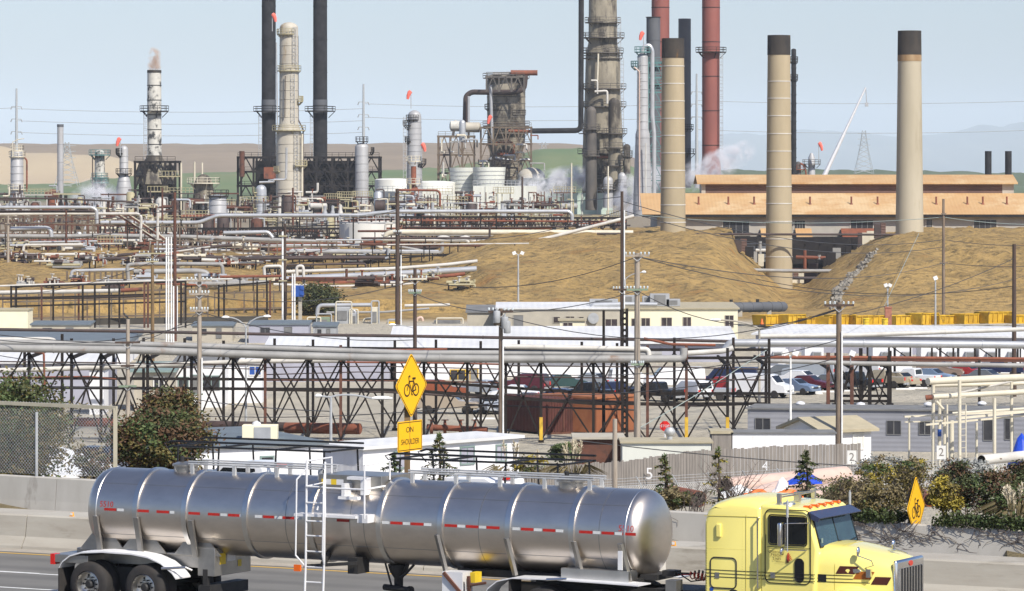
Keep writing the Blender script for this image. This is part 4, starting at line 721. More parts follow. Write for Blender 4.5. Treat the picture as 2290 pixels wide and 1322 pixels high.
    # rusty mains along the ground
    for a, b, r, mat, lab in ((at(640, 957, 306), at(804, 959, 303), .42, 'pipe_rust', 'fat rusty pipe end lying under the trestle left of the bicycle sign'), (at(455, 951, 310), at(640, 955, 307), .36, 'pipe_dark', 'dark pipe running along the ground into the fat rusty pipe'), (at(120, 943, 305), at(252, 945, 303), .34, 'pipe_rust', 'rusty pipe on the ground behind the tan framed fence')):
        m = MB(); m.cyl(a, b, r, n=20); t = one(m, 'ground_pipe', mat, lab, 'pipe', 'mains lying on the yard ground')
    t = root('valve_assembly', at(1020, 975, 303), 'rusty cluster of flanged valves on the ground below the bicycle sign', 'valves'); m = MB(); m.tube([at(955, 955, 303), at(1090, 962, 302)], .22, 12); m.put('pipe', 'pipe_rust', t)
    for px in (965, 995, 1030, 1062): c = at(px, 955, 303); m = MB(); m.cyl(c+V((-.12, 0, -.1)), c+V((.12, 0, -.1)), .42, n=12); m.cyl(c, c+V((0, 0, .5)), .1, n=8); m.lathe(c+V((0, 0, .5)), [(.28, 0), (.28, .05), (.2, .06)], 12); m.put('valve', 'pipe_rust', t)
    # stop sign
    c = at(1487, 953, 285); t = root('stop_sign', V((c.x, 285, G0)), 'red octagonal stop sign on a thin white post in the yard', 'stop sign'); m = MB(); m.prism([(.38*math.cos(R(22.5+45*k)), .38*math.sin(R(22.5+45*k))) for k in range(8)], (c.x, 285, c.z), (1, 0, 0), (0, 0, 1), (0, .02, 0)); m.put('plate', 'lamp_red', t)
    m = MB(); text_mb(m, 'STOP', .26, (c.x, 284.98, c.z), (1, 0, 0), (0, 0, 1)); m.put('lettering', 'alu_white', t); m = MB(); m.cyl((c.x, 285.06, G0), (c.x, 285.06, c.z+.3), .05, n=8); m.put('post', 'alu_white', t)
near_yard()
# ---------------------------------------------------------------- cars
def car(kind, px, yb, col, deg, label, zoff=0, Yo=None):
    """deg: heading; 0 = nose to the right, 90 = nose away, 180 = nose left, -90 = nose to the camera"""
    Y = Yo or 20*F/(yb-HY); c = V((X(px, Y), Y, -10.25+zoff))
    nm, L, W, prof, gl = {
        'sedan': ('sedan', 4.6, 1.75, [(-2.3, .35), (-2.3, .75), (-2.15, .93), (-1.45, 1.0), (-.85, 1.42), (.35, 1.44), (1.05, 1.0), (2.05, .85), (2.3, .62), (2.3, .35)], [(-1.3, 1.02), (-.8, 1.36), (.3, 1.38), (.9, 1.02)]),
        'suv': ('sport_utility', 4.7, 1.85, [(-2.35, .42), (-2.35, 1.05), (-2.2, 1.7), (-2.0, 1.77), (.1, 1.75), (.9, 1.15), (2.1, 1.05), (2.32, .8), (2.35, .42)], [(-2.1, 1.16), (-2.0, 1.66), (.05, 1.66), (.7, 1.16)]),
        'pickup': ('pickup_truck', 5.3, 1.85, [(-2.65, .5), (-2.65, 1.1), (-.7, 1.1), (-.62, 1.66), (-.45, 1.72), (.5, 1.7), (1.1, 1.15), (2.5, 1.03), (2.65, .8), (2.65, .5)], [(-.5, 1.14), (-.45, 1.62), (.45, 1.62), (.92, 1.14)]),
        'camper': ('pickup_truck', 5.2, 1.8, [(-2.6, .5), (-2.6, 1.05), (-2.5, 1.68), (-.5, 1.66), (.35, 1.64), (1.0, 1.12), (2.4, 1.0), (2.6, .8), (2.6, .5)], [(-2.4, 1.2), (-2.38, 1.56), (.3, 1.55), (.8, 1.15)]),
        'van': ('van', 5.6, 2.0, [(-2.8, .5), (-2.8, 1.3), (-2.72, 2.08), (-2.5, 2.14), (1.0, 2.12), (1.3, 2.05), (1.95, 1.32), (2.7, 1.15), (2.8, .9), (2.8, .5)], [(-2.4, 1.4), (-2.38, 1.9), (1.1, 1.9), (1.6, 1.4)])}[kind]
    t = root(nm, c, label, {'sedan': 'car', 'suv': 'car', 'pickup': 'pickup truck', 'camper': 'pickup truck', 'van': 'van'}[kind], 'vehicles in the works car park', rz=R(deg)); P = lambda mb, n, m, par=t, **k: mb.put(n, m, par, True, **k)
    belt = min(z for x, z in gl); h = W/2; m = MB()
    rings = []
    for y, f in ((-h, 0), (-h+.03, 0), (-h+.12, 0), (h-.12, 0), (h-.03, 0), (h, 0)): rings.append([(x*(1 if abs(y) < h else .985), y*(1 if z < belt+.02 else .86), z if abs(y) < h-.05 else (z-.03 if z > .6 else z+.02)) for x, z in prof])
    m.loft(rings); cm = 'car_'+col; body = P(m, 'body', cm, ang=28)
    k = .86; tz = max(z for x, z in gl)
    for s in (-1, 1):
        m = MB(); yy = [s*(h*(k+.14*(1-(z-belt)/(tz-belt+.001))*.0)+.012) for x, z in gl]; m.quad(*[(x, s*(h*k+.012) if z > belt+.02 else s*(h*.885+.012), z) for x, z in gl]); P(m, 'side_window', 'glass_dark', body, smooth=False)
    top = [p for p in prof if p[1] > belt+.3]
    def glass(i, j, nm):
        (x0, z0), (x1, z1) = prof[i], prof[j]; d = V((x1-x0, 0, z1-z0)); n = V((-d.z, 0, d.x)).normalized()
        n = -n if n.z < 0 else n; a_, b_ = V((x0, 0, z0))+d*.1+n*.015, V((x0, 0, z0))+d*.9+n*.015; y0 = h*.78; m = MB(); m.quad(a_-V((0, y0, 0)), a_+V((0, y0, 0)), b_+V((0, y0*.95, 0)), b_-V((0, y0*.95, 0))); P(m, nm, 'glass_dark', body, smooth=False)
    idx = [i for i in range(len(prof)-1) if prof[i][1] > belt+.25 and prof[i+1][1] < prof[i][1]-.25]
    if idx: glass(idx[0], idx[0]+1, 'windscreen')
    jdx = [i for i in range(len(prof)-1) if prof[i+1][1] > prof[i][1]+.3 and prof[i][1] >= .9]
    if jdx: glass(jdx[0], jdx[0]+1, 'rear_window')
    wr = .33 if kind == 'sedan' else .37
    for x in (-L*.3, L*.31):
        for s in (-1, 1):
            M3 = Matrix(((1, 0, 0), (0, 0, s), (0, 1, 0))); m = MB(); m.lathe((x, s*(h-.2), wr), [(wr*.6, .21), (wr*.9, .215), (wr, .19), (wr, .02), (wr*.6, 0)], 16, M3); w_ = P(m, 'wheel', 'rubber'); m = MB(); m.lathe((x, s*(h-.2), wr), [(wr*.6, .2), (wr*.4, .18), (0, .2)], 14, M3); P(m, 'rim', 'galv', w_)
    zl = prof[1][1]-.18
    for s in (-1, 1):
        m = MB(); m.box((-L/2+.02, s*(h-.16), max(.75, zl)), (.09, .26, .16 if kind == 'sedan' else .3)); P(m, 'tail_lamp', 'lamp_red', body); m = MB(); m.box((L/2-.05, s*(h-.28), .74), (.12, .34, .13)); P(m, 'head_lamp', 'glass_ins', body)
    m = MB(); m.b6(-L/2-.06, -L/2+.1, -h+.06, h-.06, .38, .55); m.b6(L/2-.1, L/2+.06, -h+.06, h-.06, .36, .52); P(m, 'bumper', 'ac_grey' if kind != 'sedan' else cm, body)
    m = MB(); m.b6(L/2-.03, L/2+.015, -h*.5, h*.5, .58, .72); P(m, 'grille', 'black_paint', body)
    return t
for n_, c_ in dict(white=(.72, .72, .72), silver=(.42, .44, .46), black=(.012, .013, .016), navy=(.015, .022, .06), red=(.32, .02, .02), maroon=(.08, .012, .018), copper=(.22, .055, .018), tan=(.34, .28, .21), gold=(.42, .36, .26), blue=(.18, .24, .34), grey=(.13, .14, .15), green=(.02, .05, .045), brown=(.22, .16, .12)).items(): M('car_'+n_, c_, tuple(x*.95 for x in c_), 1, .2, .25 if n_ in ('silver', 'gold', 'copper', 'blue') else 0, spec=.6)
def cars():
    T = [('suv', 985, 893, 'copper', 20, 'copper brown sport utility behind the tan camper pickup'), ('camper', 1003, 925, 'tan', -8, 'tan pickup with camper shell parked beside the bicycle sign'), ('sedan', 1086, 924, 'silver', -65, 'pale silver sedan nose out beside the tan camper pickup', ), ('sedan', 1117, 921, 'silver', 150, 'silver hatchback tail lamp to the right of the tan camper'),
         ('pickup', 1186, 924, 'black', 15, 'black pickup left of the dark red container'), ('sedan', 1083, 885, 'silver', 140, 'silver sedan with red tail lamp right of the copper sport utility'), ('suv', 1170, 878, 'maroon', 160, 'dark red sport utility before the white hall wall'), ('sedan', 1150, 897, 'white', 170, 'white car roof low behind the timber transformer pole'), ('sedan', 1260, 872, 'green', 12, 'dark green sedan before the white hall wall'),
         ('sedan', 1320, 868, 'silver', 150, 'silver sedan with red tail lamp behind the dark coupe'), ('sedan', 1245, 905, 'navy', 165, 'dark blue car showing above the red container'), ('pickup', 1318, 898, 'black', 160, 'black pickup behind the orange container'), ('sedan', 1376, 889, 'navy', 20, 'navy car behind the twin lattice mast'), ('suv', 1418, 866, 'white', 10, 'white sport utility behind the pale utility pole'),
         ('pickup', 1467, 897, 'black', 140, 'black pickup with glowing red tail lamp right of the pale utility pole'), ('van', 1508, 872, 'white', 184, 'white van with long dark windows facing left'), ('suv', 1540, 895, 'white', 128, 'white hatchback with tall red tail lamps'), ('pickup', 1575, 895, 'silver', 165, 'silver pickup with white tailgate in the car park'), ('suv', 1610, 885, 'red', 150, 'bright red sport utility beside the navy van'),
         ('van', 1634, 872, 'navy', 160, 'navy blue van behind the red sport utility'), ('van', 1702, 889, 'white', -28, 'white passenger van facing right with round side emblem'), ('sedan', 1776, 882, 'blue', -35, 'pale blue car nosing out beside the white passenger van'), ('sedan', 1808, 874, 'maroon', -28, 'dark plum sedan with bright headlamps'), ('sedan', 1783, 862, 'white', 150, 'white sedan with red tail lamp behind the plum sedan'),
         ('van', 1815, 852, 'silver', 150, 'silver minivan behind the white sedan'), ('sedan', 1862, 871, 'grey', -25, 'dark grey sedan behind the brown timber pole'), ('pickup', 1910, 872, 'black', 140, 'black pickup with red tail lamp inside the trestle'), ('van', 1925, 850, 'white', 140, 'white van with rear windows behind the black pickup'), ('pickup', 1973, 867, 'gold', 150, 'gold pickup with red tail lamp right of the black pickup'), ('sedan', 2004, 866, 'gold', 140, 'beige sedan with red tail lamps beside the right trestle leg'),
         ('pickup', 2040, 864, 'white', 150, 'white pickup with white tailgate near the cream pipe rack'), ('sedan', 2083, 858, 'blue', -30, 'pale blue sedan right of the white tailgate pickup'), ('suv', 2105, 848, 'brown', -18, 'brown sport utility with chrome grille behind the cream rack'), ('sedan', 2160, 848, 'red', -35, 'bright red car beside the brown sport utility'), ('sedan', 2205, 860, 'grey', -30, 'dark sedan showing over the cream pipe rack'),
         ('pickup', 2235, 843, 'navy', 160, 'navy pickup with red tail lamp by the right edge'), ('sedan', 1745, 848, 'grey', 170, 'grey car behind the rust red trestle leg')]
    random.seed(4)
    for q in T: car(*q[:5], q[5])
    car('sedan', 205, 1000, 'black', 165, 'dark car behind the white roofed shed in the tan fence', Yo=232, zoff=2.9)
    # wheel stops
    for i, (px, py) in enumerate(((1083, 936), (1690, 908), (1800, 880), (1816, 880), (1842, 876), (1888, 874), (2022, 870), (2050, 868))):
        Y = 20*F/(py-HY); c = V((X(px, Y), Y-1.2, G0)); m = MB(); m.prism([(-.9, 0), (.9, 0), (.85, .14), (-.85, .14)], (c.x, c.y, G0), (1, 0, 0), (0, 0, 1), (0, .2, 0)); one(m, 'wheel_stop', 'white_panel', ['white wheel stop before the silver sedan', 'white wheel stop before the white passenger van', 'white wheel stop nearest the pale blue car', 'white wheel stop just right of the pale blue car', 'white wheel stop before the plum sedan', 'white wheel stop beside the brown timber pole', 'white wheel stop before the beige sedan', 'white wheel stop before the white tailgate pickup'][i], 'wheel stop', 'white wheel stops in the car park')
cars()
# ================================================================ pipe trestles and pipelines
def bulk(rows, name, cat, group, Yd=None):
    """rows: (material, diameter in photo pixels, distance, [(px, py[, Y])...], label)"""
    for mat, d, Y, pts, lab in rows:
        P = [at(p[0], p[1], p[2] if len(p) > 2 else Y) for p in pts]; r = d*Y/F/2; m = MB(); m.pipe(P, r, 12 if d > 6 else 8); o = one(m, name, mat, lab, cat, group)
        L = sum((b-a).length for a, b in zip(P, P[1:]))
        if d >= 7 and L > 12:      # flange rings along the run
            m = MB()
            for a, b in zip(P, P[1:]):
                l = (b-a).length; k = int(l/9)
                for i in range(k): c = a+(b-a)*((i+.5)/k); q = (b-a).normalized()*.05; m.cyl(c-q, c+q, r*1.13, n=12)
            if m.v: m.put('flange_ring', mat, o)
def trestle(label, fr_, bk, Y, dY, tops, mids, name='pipe_trestle', zb=G0, mat='steel_black', rust=(), pale=(), wd=.24):
    t = root(name, V((X((fr_[0]+fr_[-1])/2, Y), Y, zb)), label, 'pipe rack', 'steel trestles carrying pipes')
    def row(ps, yy, full):
        zt = lambda p: Z(lerp(tops, p), Y); zm = lambda p: Z(lerp(mids, p), Y)
        for p in ps:
            m = MB(); x = X(p, yy); ex = random.uniform(0, .6); m.bar((x, yy, zb), (x, yy, zt(p)+ex), wd, wd); m.box((x, yy, zb+.1), (wd*2, wd*2, .2)); m.put('post', 'steel_rust' if p in rust else mat, t, smooth=False)
            if p in pale: m = MB(); m.bar((x, yy-.01, zb+.2), (x, yy-.01, zb+1.9), wd+.04, wd+.04); m.put('post_base_paint', 'yellow_paint', t, smooth=False)
        for p, q in zip(ps, ps[1:]):
            x0, x1 = X(p, yy), X(q, yy); xm = (x0+x1)/2; m = MB()
            for f in (0,): m.bar((x0, yy, zt(p)-f-.35), (x1, yy, zt(q)-f-.35), .12, .22)
            m.put('top_beam', mat, t, smooth=False); m = MB(); m.bar((x0, yy, zm(p)), (x1, yy, zm(q)), .12, .22); m.put('beam', mat, t, smooth=False)
            m = MB(); b = .12
            if full:
                m.bar((x0, yy-.06, zt(p)-.5), (xm, yy-.06, zm(p)), b, b); m.bar((x1, yy-.06, zt(q)-.5), (xm, yy-.06, zm(p)), b, b); m.bar((xm, yy-.06, zm(p)), (x0, yy-.06, zb+.2), b, b); m.bar((xm, yy-.06, zm(p)), (x1, yy-.06, zb+.2), b, b)
            else: m.bar((x0, yy, zt(p)-.6), (x1, yy, zb+.4), b, b); m.bar((x1, yy+.1, zt(q)-.6), (x0, yy+.1, zb+.4), b, b)
            m.put('brace', mat, t, smooth=False)
    row(fr_, Y, True); row(bk, Y+dY, False)
    m = MB()
    for p in fr_: x = X(p, Y); z = Z(lerp(tops, p), Y); m.bar((x, Y-.4, z-.9), (x, Y+dY+.4, z-.9), .16, .25)
    m.put('cross_beam', mat, t, smooth=False)
def racks():
    random.seed(11)
    tp = [(-60, 770), (430, 778), (760, 786), (1130, 790), (1720, 790)]; md = [(-60, 866), (600, 870), (900, 872), (1330, 903), (1720, 903)]
    trestle('black braced steel trestle carrying the grey pipes from the left edge past the car park', [-60, 65, 160, 226, 330, 428, 521, 593, 688, 762, 855, 948, 1045, 1131, 1210, 1327, 1448, 1535, 1627, 1713], [-20, 55, 139, 254, 321, 413, 500, 614, 700, 779, 883, 975, 1075, 1160, 1301, 1380, 1508, 1640, 1720], 300, 14, tp, md, rust=(762, 593, 1448, 1535), pale=(1210, 1535, 1627), wd=.21)
    trestle('timber coloured braced trestle legs between the brown pole and the cream rack', [1852, 1905, 1945, 1988], [1870, 1925, 1990], 340, 8, [(1800, 800), (2000, 800)], [(1800, 897), (2000, 897)], rust=(1852, 1905), wd=.3)
    # truss bridge carrying the right hand pipes
    t = root('truss_bridge', V((X(2120, 345), 345, Z(812, 345))), 'long rusty truss bridge carrying pipes over the parked cars at right', 'pipe bridge'); m = MB(); Y = 345
    for yy in (Y, Y+3): m.bar(at(1700, 802, yy), at(2420, 806, yy), .2, .35); m.bar(at(1930, 770, yy), at(2420, 771, yy), .14, .2)
    m.put('chord', 'steel_rust', t, smooth=False)
    for k, p in enumerate(range(1940, 2421, 48)): m = MB(); m.bar(at(p, 770, Y), at(p, 806, Y), .16); m.bar(at(p, 771, Y), at(p+48, 805, Y) if k % 2 else at(p+48, 772, Y+3), .1); m.put('truss_member', 'steel_black', t, smooth=False)
    for p in (2190, 2380): m = MB(); m.bar(at(p, 806, Y), V((X(p, Y), Y, G0)), .22); m.put('leg', 'steel_black', t)
    # rack on the left bank
    def rack(label, ps, Y, ytop, ybot, mat, rust=(), levels=(), wd=.22, name='pipe_rack', dY=6):
        t = root(name, at((ps[0]+ps[-1])/2, ybot, Y), label, 'pipe rack', 'steel racks on the bank')
        for p in ps:
            m = MB(); yy = Y+random.choice((0, 0, dY)); m.bar(at(p, lerp(ytop, p), yy), V((X(p, yy), yy, min(gz(X(p, yy), yy), Z(ybot, yy))-.3)), wd, wd); m.put('post', 'steel_rust' if p in rust else mat, t, smooth=False)
        for f in levels:
            m = MB()
            for p, q in zip(ps, ps[1:]): m.bar(at(p, lerp(ytop, p)+f, Y), at(q, lerp(ytop, q)+f, Y), .16, .2)
            m.put('beam', mat, t, smooth=False)
    rack('rust and black post rack across the orange bank at far left', [25, 36, 93, 119, 176, 185, 212, 244, 267, 323, 331, 405, 415], 478, [(0, 640), (420, 628)], 742, 'steel_black', (93, 176, 323, 331), (2, 28, 46))
    rack('slender black post rack on the orange bank right of the pale pole', [489, 501, 575, 597, 604, 640, 655], 500, [(450, 640), (660, 622)], 735, 'steel_black', (604, 655), (4,))
    rack('rack of thin posts below the silver pipe bundle by the round bush', [715, 792, 826, 860, 912, 1005, 1030], 560, [(700, 612), (1030, 598)], 665, 'steel_black', (826, 1005), (6,))
    rack('dark post rack under the high silver pipeline on the plateau', [150, 218, 236, 405, 532, 670, 790, 875], 655, [(0, 490), (236, 500), (500, 486), (875, 486)], 580, 'steel_black', (236, 532, 218), ())
    rack('dark pipe rack before the white storage tank and cooling tower', [908, 942, 1030, 1075, 1110, 1150, 1270, 1300, 1395], 650, [(900, 478), (1280, 476), (1400, 520)], 555, 'steel_black', (1030, 1300), (25, 62))
    rack('rusty crossbeam rack at far left below the silver pipeline', [-20, 52, 107, 160, 197, 220, 282, 300], 650, [(0, 476), (300, 482)], 585, 'steel_rust', (52, 107, 160), (0, 24, 48))
    rack('short post rack holding the white pipe on the ochre slope', [1078, 1105, 1150, 1205, 1222, 1238], 540, [(1000, 650), (1240, 655)], 700, 'steel_black', (1105,), ())
    for q in ((-40, 212, 486, 578, 668, 4, 9, 'rusty two level rack across the far left plant'), (225, 420, 500, 566, 672, 3, 7, 'dark two level rack under the raised step of the high pipeline'), (425, 760, 512, 572, 668, 4, 12, 'long dark rack left of the squat white storage tank'), (890, 1180, 486, 556, 672, 3, 10, 'dark rack behind the cream folded pipe'), (1185, 1400, 488, 548, 668, 3, 8, 'dark rack below the mint cooling tower wall'), (590, 690, 600, 660, 566, 2, 4, 'low dark rack under the square loop pipes'), (150, 300, 606, 640, 560, 1, 6, 'low rusty rack below the rising silver pipe'), (40, 140, 596, 640, 600, 2, 4, 'small rusty frame on the bare left bank')):
        frame('open_rack', q[7], 'pipe rack', q[0], q[1], q[2], q[3], q[4], 7, q[6], q[5]-1, 'reactor_steel' if 'rusty' in q[7] else 'dark_steel', wd=.26, rails=False, group='open racks in the plant')
    rack('dense brown post rack behind the far left bank rack', list(range(6, 470, 27)), 494, [(0, 652), (470, 640)], 738, 'reactor_steel', (), (6, 24, 62), wd=.17); rack('thin post rack on the bank between the pale pole and the blue cabinet', list(range(480, 660, 22)), 512, [(470, 652), (660, 648)], 732, 'reactor_steel', (), (4, 40), wd=.17)
    rack('row of thin posts carrying pipes below the squat white tank', list(range(700, 1070, 31)), 600, [(700, 590), (1070, 560)], 650, 'dark_steel', (), (3, 22), wd=.2)
    rack('close set brown posts under the brown red plateau pipe', list(range(335, 770, 19)), 628, [(335, 536), (770, 540)], 588, 'reactor_steel', (), (2, 14, 26, 36), wd=.19); rack('close set dark posts across the slope left of the pale climbing pipe', list(range(775, 1065, 24)), 590, [(775, 566), (1065, 566)], 650, 'dark_steel', (), (6, 20), wd=.17); rack('tall thin brown posts over the left plant pipes', list(range(12, 480, 39)), 645, [(0, 486), (480, 500)], 590, 'reactor_steel', (), (10,), wd=.2); rack('tall thin dark posts before the beige column foot', list(range(500, 880, 33)), 660, [(500, 500), (880, 488)], 585, 'dark_steel', (), (12, 30), wd=.2)
    # cream rack at the right
    t = root('cream_pipe_rack', V((X(2180, 262), 262, G0)), 'cream painted pipe rack with blue banded post before the block building', 'pipe rack')
    for p, y0, d, yy in ((2033, 932, 5, 262), (2087, 860, 8, 258), (2101, 890, 8, 262), (2118, 905, 5, 265), (2128, 940, 11, 266), (2146, 850, 8, 256), (2184, 945, 6, 264), (2224, 890, 8, 258), (2262, 855, 7, 262), (2160, 905, 3, 256)):
        m = MB(); m.cyl((X(p, yy), yy, G0), at(p, y0, yy), d*yy/F/2, n=10); m.put('post', 'pipe_cream', t)
    m = MB(); yy = 262; m.cyl(at(2101, 960, yy), at(2101, 976, yy), .13, n=10); m.put('blue_band', 'blue_paint', t)
    for a, b, d in (((2022, 932), (2330, 918), 4), ((2024, 944), (2110, 941), 3), ((2070, 950), (2330, 926), 4), ((2140, 936), (2330, 917), 5)): m = MB(); m.bar(at(*a, 257), at(*b, 262), d*.029); m.put('rail', 'pipe_cream', t, smooth=False)
    m = MB(); m.tube([at(2094, 898, 260), at(2112, 918, 260), at(2112, 1000, 260)], .1, 8); m.put('brace', 'pipe_cream', t)
    m = MB()
    for k in range(9): y = 890+k*14; m.bar(at(2146, y, 255), at(2160, y-1, 255), .04)
    m.put('rung', 'pipe_cream', t)
    bulk([('pipe_cream', 16, 256, [(2075, 853), (2330, 842, 262)], 'large cream pipe on top of the cream rack'), ('pipe_cream', 9, 260, [(2085, 862), (2150, 861), (2330, 856, 266)], 'cream pipe tucked under the large cream pipe'), ('pipe_cream', 12, 256, [(2085, 888), (2330, 874, 262)], 'cream pipe with rusty open end on the cream rack'), ('pipe_rust', 12, 256, [(2070, 890), (2085, 888)], 'rusty open stub at the left end of the cream pipe'),
          ('pipe_white', 5, 262, [(2130, 882), (2160, 876), (2300, 845)], 'thin white pipe slanting up across the cream rack'), ('pipe_cream', 7, 268, [(2130, 925), (2330, 912)], 'low cream pipe in front of the block building wall')], 'pipeline', 'pipe', 'pipes on the cream rack')
    # pipes on the trestles
    bulk([('pipe_grey', 17, 299.2, [(-60, 778), (300, 783), (600, 794), (840, 800), (1130, 803), (1400, 803), (1529, 802), (1529, 778)], 'thickest grey pipe on the trestle bending up before the rust red post'), ('pipe_grey', 13, 299.6, [(-60, 765), (350, 771), (640, 780), (930, 790), (1200, 790), (1480, 792)], 'grey pipe lying right behind the thickest trestle pipe'),
          ('pipe_white', 11, 306, [(-60, 830), (100, 826), (330, 818), (560, 808), (760, 806)], 'white pipe with rusty underside slung beneath the left trestle'), ('pipe_dark', 7, 330, [(-60, 736), (280, 741), (620, 748), (930, 752), (1230, 757), (1480, 760), (1650, 764)], 'dark rust pipe drawn along the edge of the white roofs'), ('pipe_white', 11, 306, [(-60, 760), (110, 759), (122, 762), (122, 772)], 'short white pipe with drooping end at far left'),
          ('pipe_white', 11, 299.4, [(1130, 775), (1450, 781), (1452, 800)], 'white pipe turning down beside the twin lattice mast'), ('pipe_silver', 17, 318, [(1622, 782), (1632, 767), (1800, 767), (2330, 772)], 'big silver grey pipe rising onto the bridge at right'), ('pipe_white', 10, 324, [(1700, 752), (1900, 750), (2330, 735)], 'white pipe with red seam above the silver grey bridge pipe'), ('pipe_grey', 10, 335, [(1610, 806), (1760, 808), (1930, 813), (2330, 818)], 'grey brown pipe along the bottom of the truss bridge'),
          ('pipe_white', 12, 312, [(1538, 790), (1620, 785), (1640, 778)], 'stub of white pipe between the rust red posts'), ('pipe_rust', 6, 306, [(1440, 757), (1500, 770), (1600, 772)], 'rusty valve line above the end of the thickest pipe'), ('pipe_rust', 7, 340, [(1690, 799), (1860, 799), (2330, 803)], 'orange brown pipe along the truss bridge deck'), ('pipe_dark', 5, 303, [(590, 872), (870, 877), (1140, 893), (1340, 897), (1420, 900)], 'black mid level line crossing behind the bicycle sign'), ('pipe_dark', 4, 303, [(1040, 905), (1320, 914), (1420, 917)], 'black line just above the orange container roof'),
          ('pipe_dark', 3, 302, [(-60, 868), (300, 866), (590, 872)], 'thin black line across the left trestle at mid height'), ('pipe_rust', 5, 304, [(60, 785), (98, 789), (100, 880)], 'thin rusty pipe dropping down the left trestle'), ('pipe_rust', 4, 309, [(560, 806), (760, 810), (1000, 812), (1130, 815)], 'thin rusty conduit hugging the underside of the thickest pipe'), ('pipe_dark', 2.4, 308, [(590, 822), (850, 819), (1130, 826)], 'thin black conduit, upper one under the middle trestle'), ('pipe_dark', 2.4, 310, [(590, 838), (800, 832), (1130, 836)], 'thin black conduit, lower one under the middle trestle'), ('pipe_dark', 2.4, 308, [(280, 820), (500, 824), (593, 826)], 'thin dark conduit by the pale broken pole'),
          ('pipe_rust', 3, 310, [(-60, 845), (200, 842), (260, 848)], 'thin rusty conduit under the white left trestle pipe'), ('pipe_rust', 5, 312, [(738, 783), (800, 784), (900, 783), (1000, 781)], 'ribbed rusty pipe end resting above the thickest pipe'), ('pipe_dark', 3, 303, [(-60, 808), (280, 812), (590, 816)], 'thin black line just under the thickest pipe at left'), ('steel_rust', 3, 310, [(590, 850), (900, 852), (1130, 856)], 'thin brown line at mid height left of the transformer pole'), ('pipe_dark', 4, 303, [(1420, 905), (1560, 908), (1713, 903)], 'black mid level line before the white hatchback and pickups'), ('pipe_dark', 3, 312, [(1130, 842), (1400, 846), (1713, 850)], 'thin black line across the windows of the parked vans'), ('pipe_dark', 3, 303, [(1130, 818), (1500, 821), (1713, 826)], 'thin black conduit above the parked cars')], 'pipeline', 'pipe', 'pipes on the yard trestles')
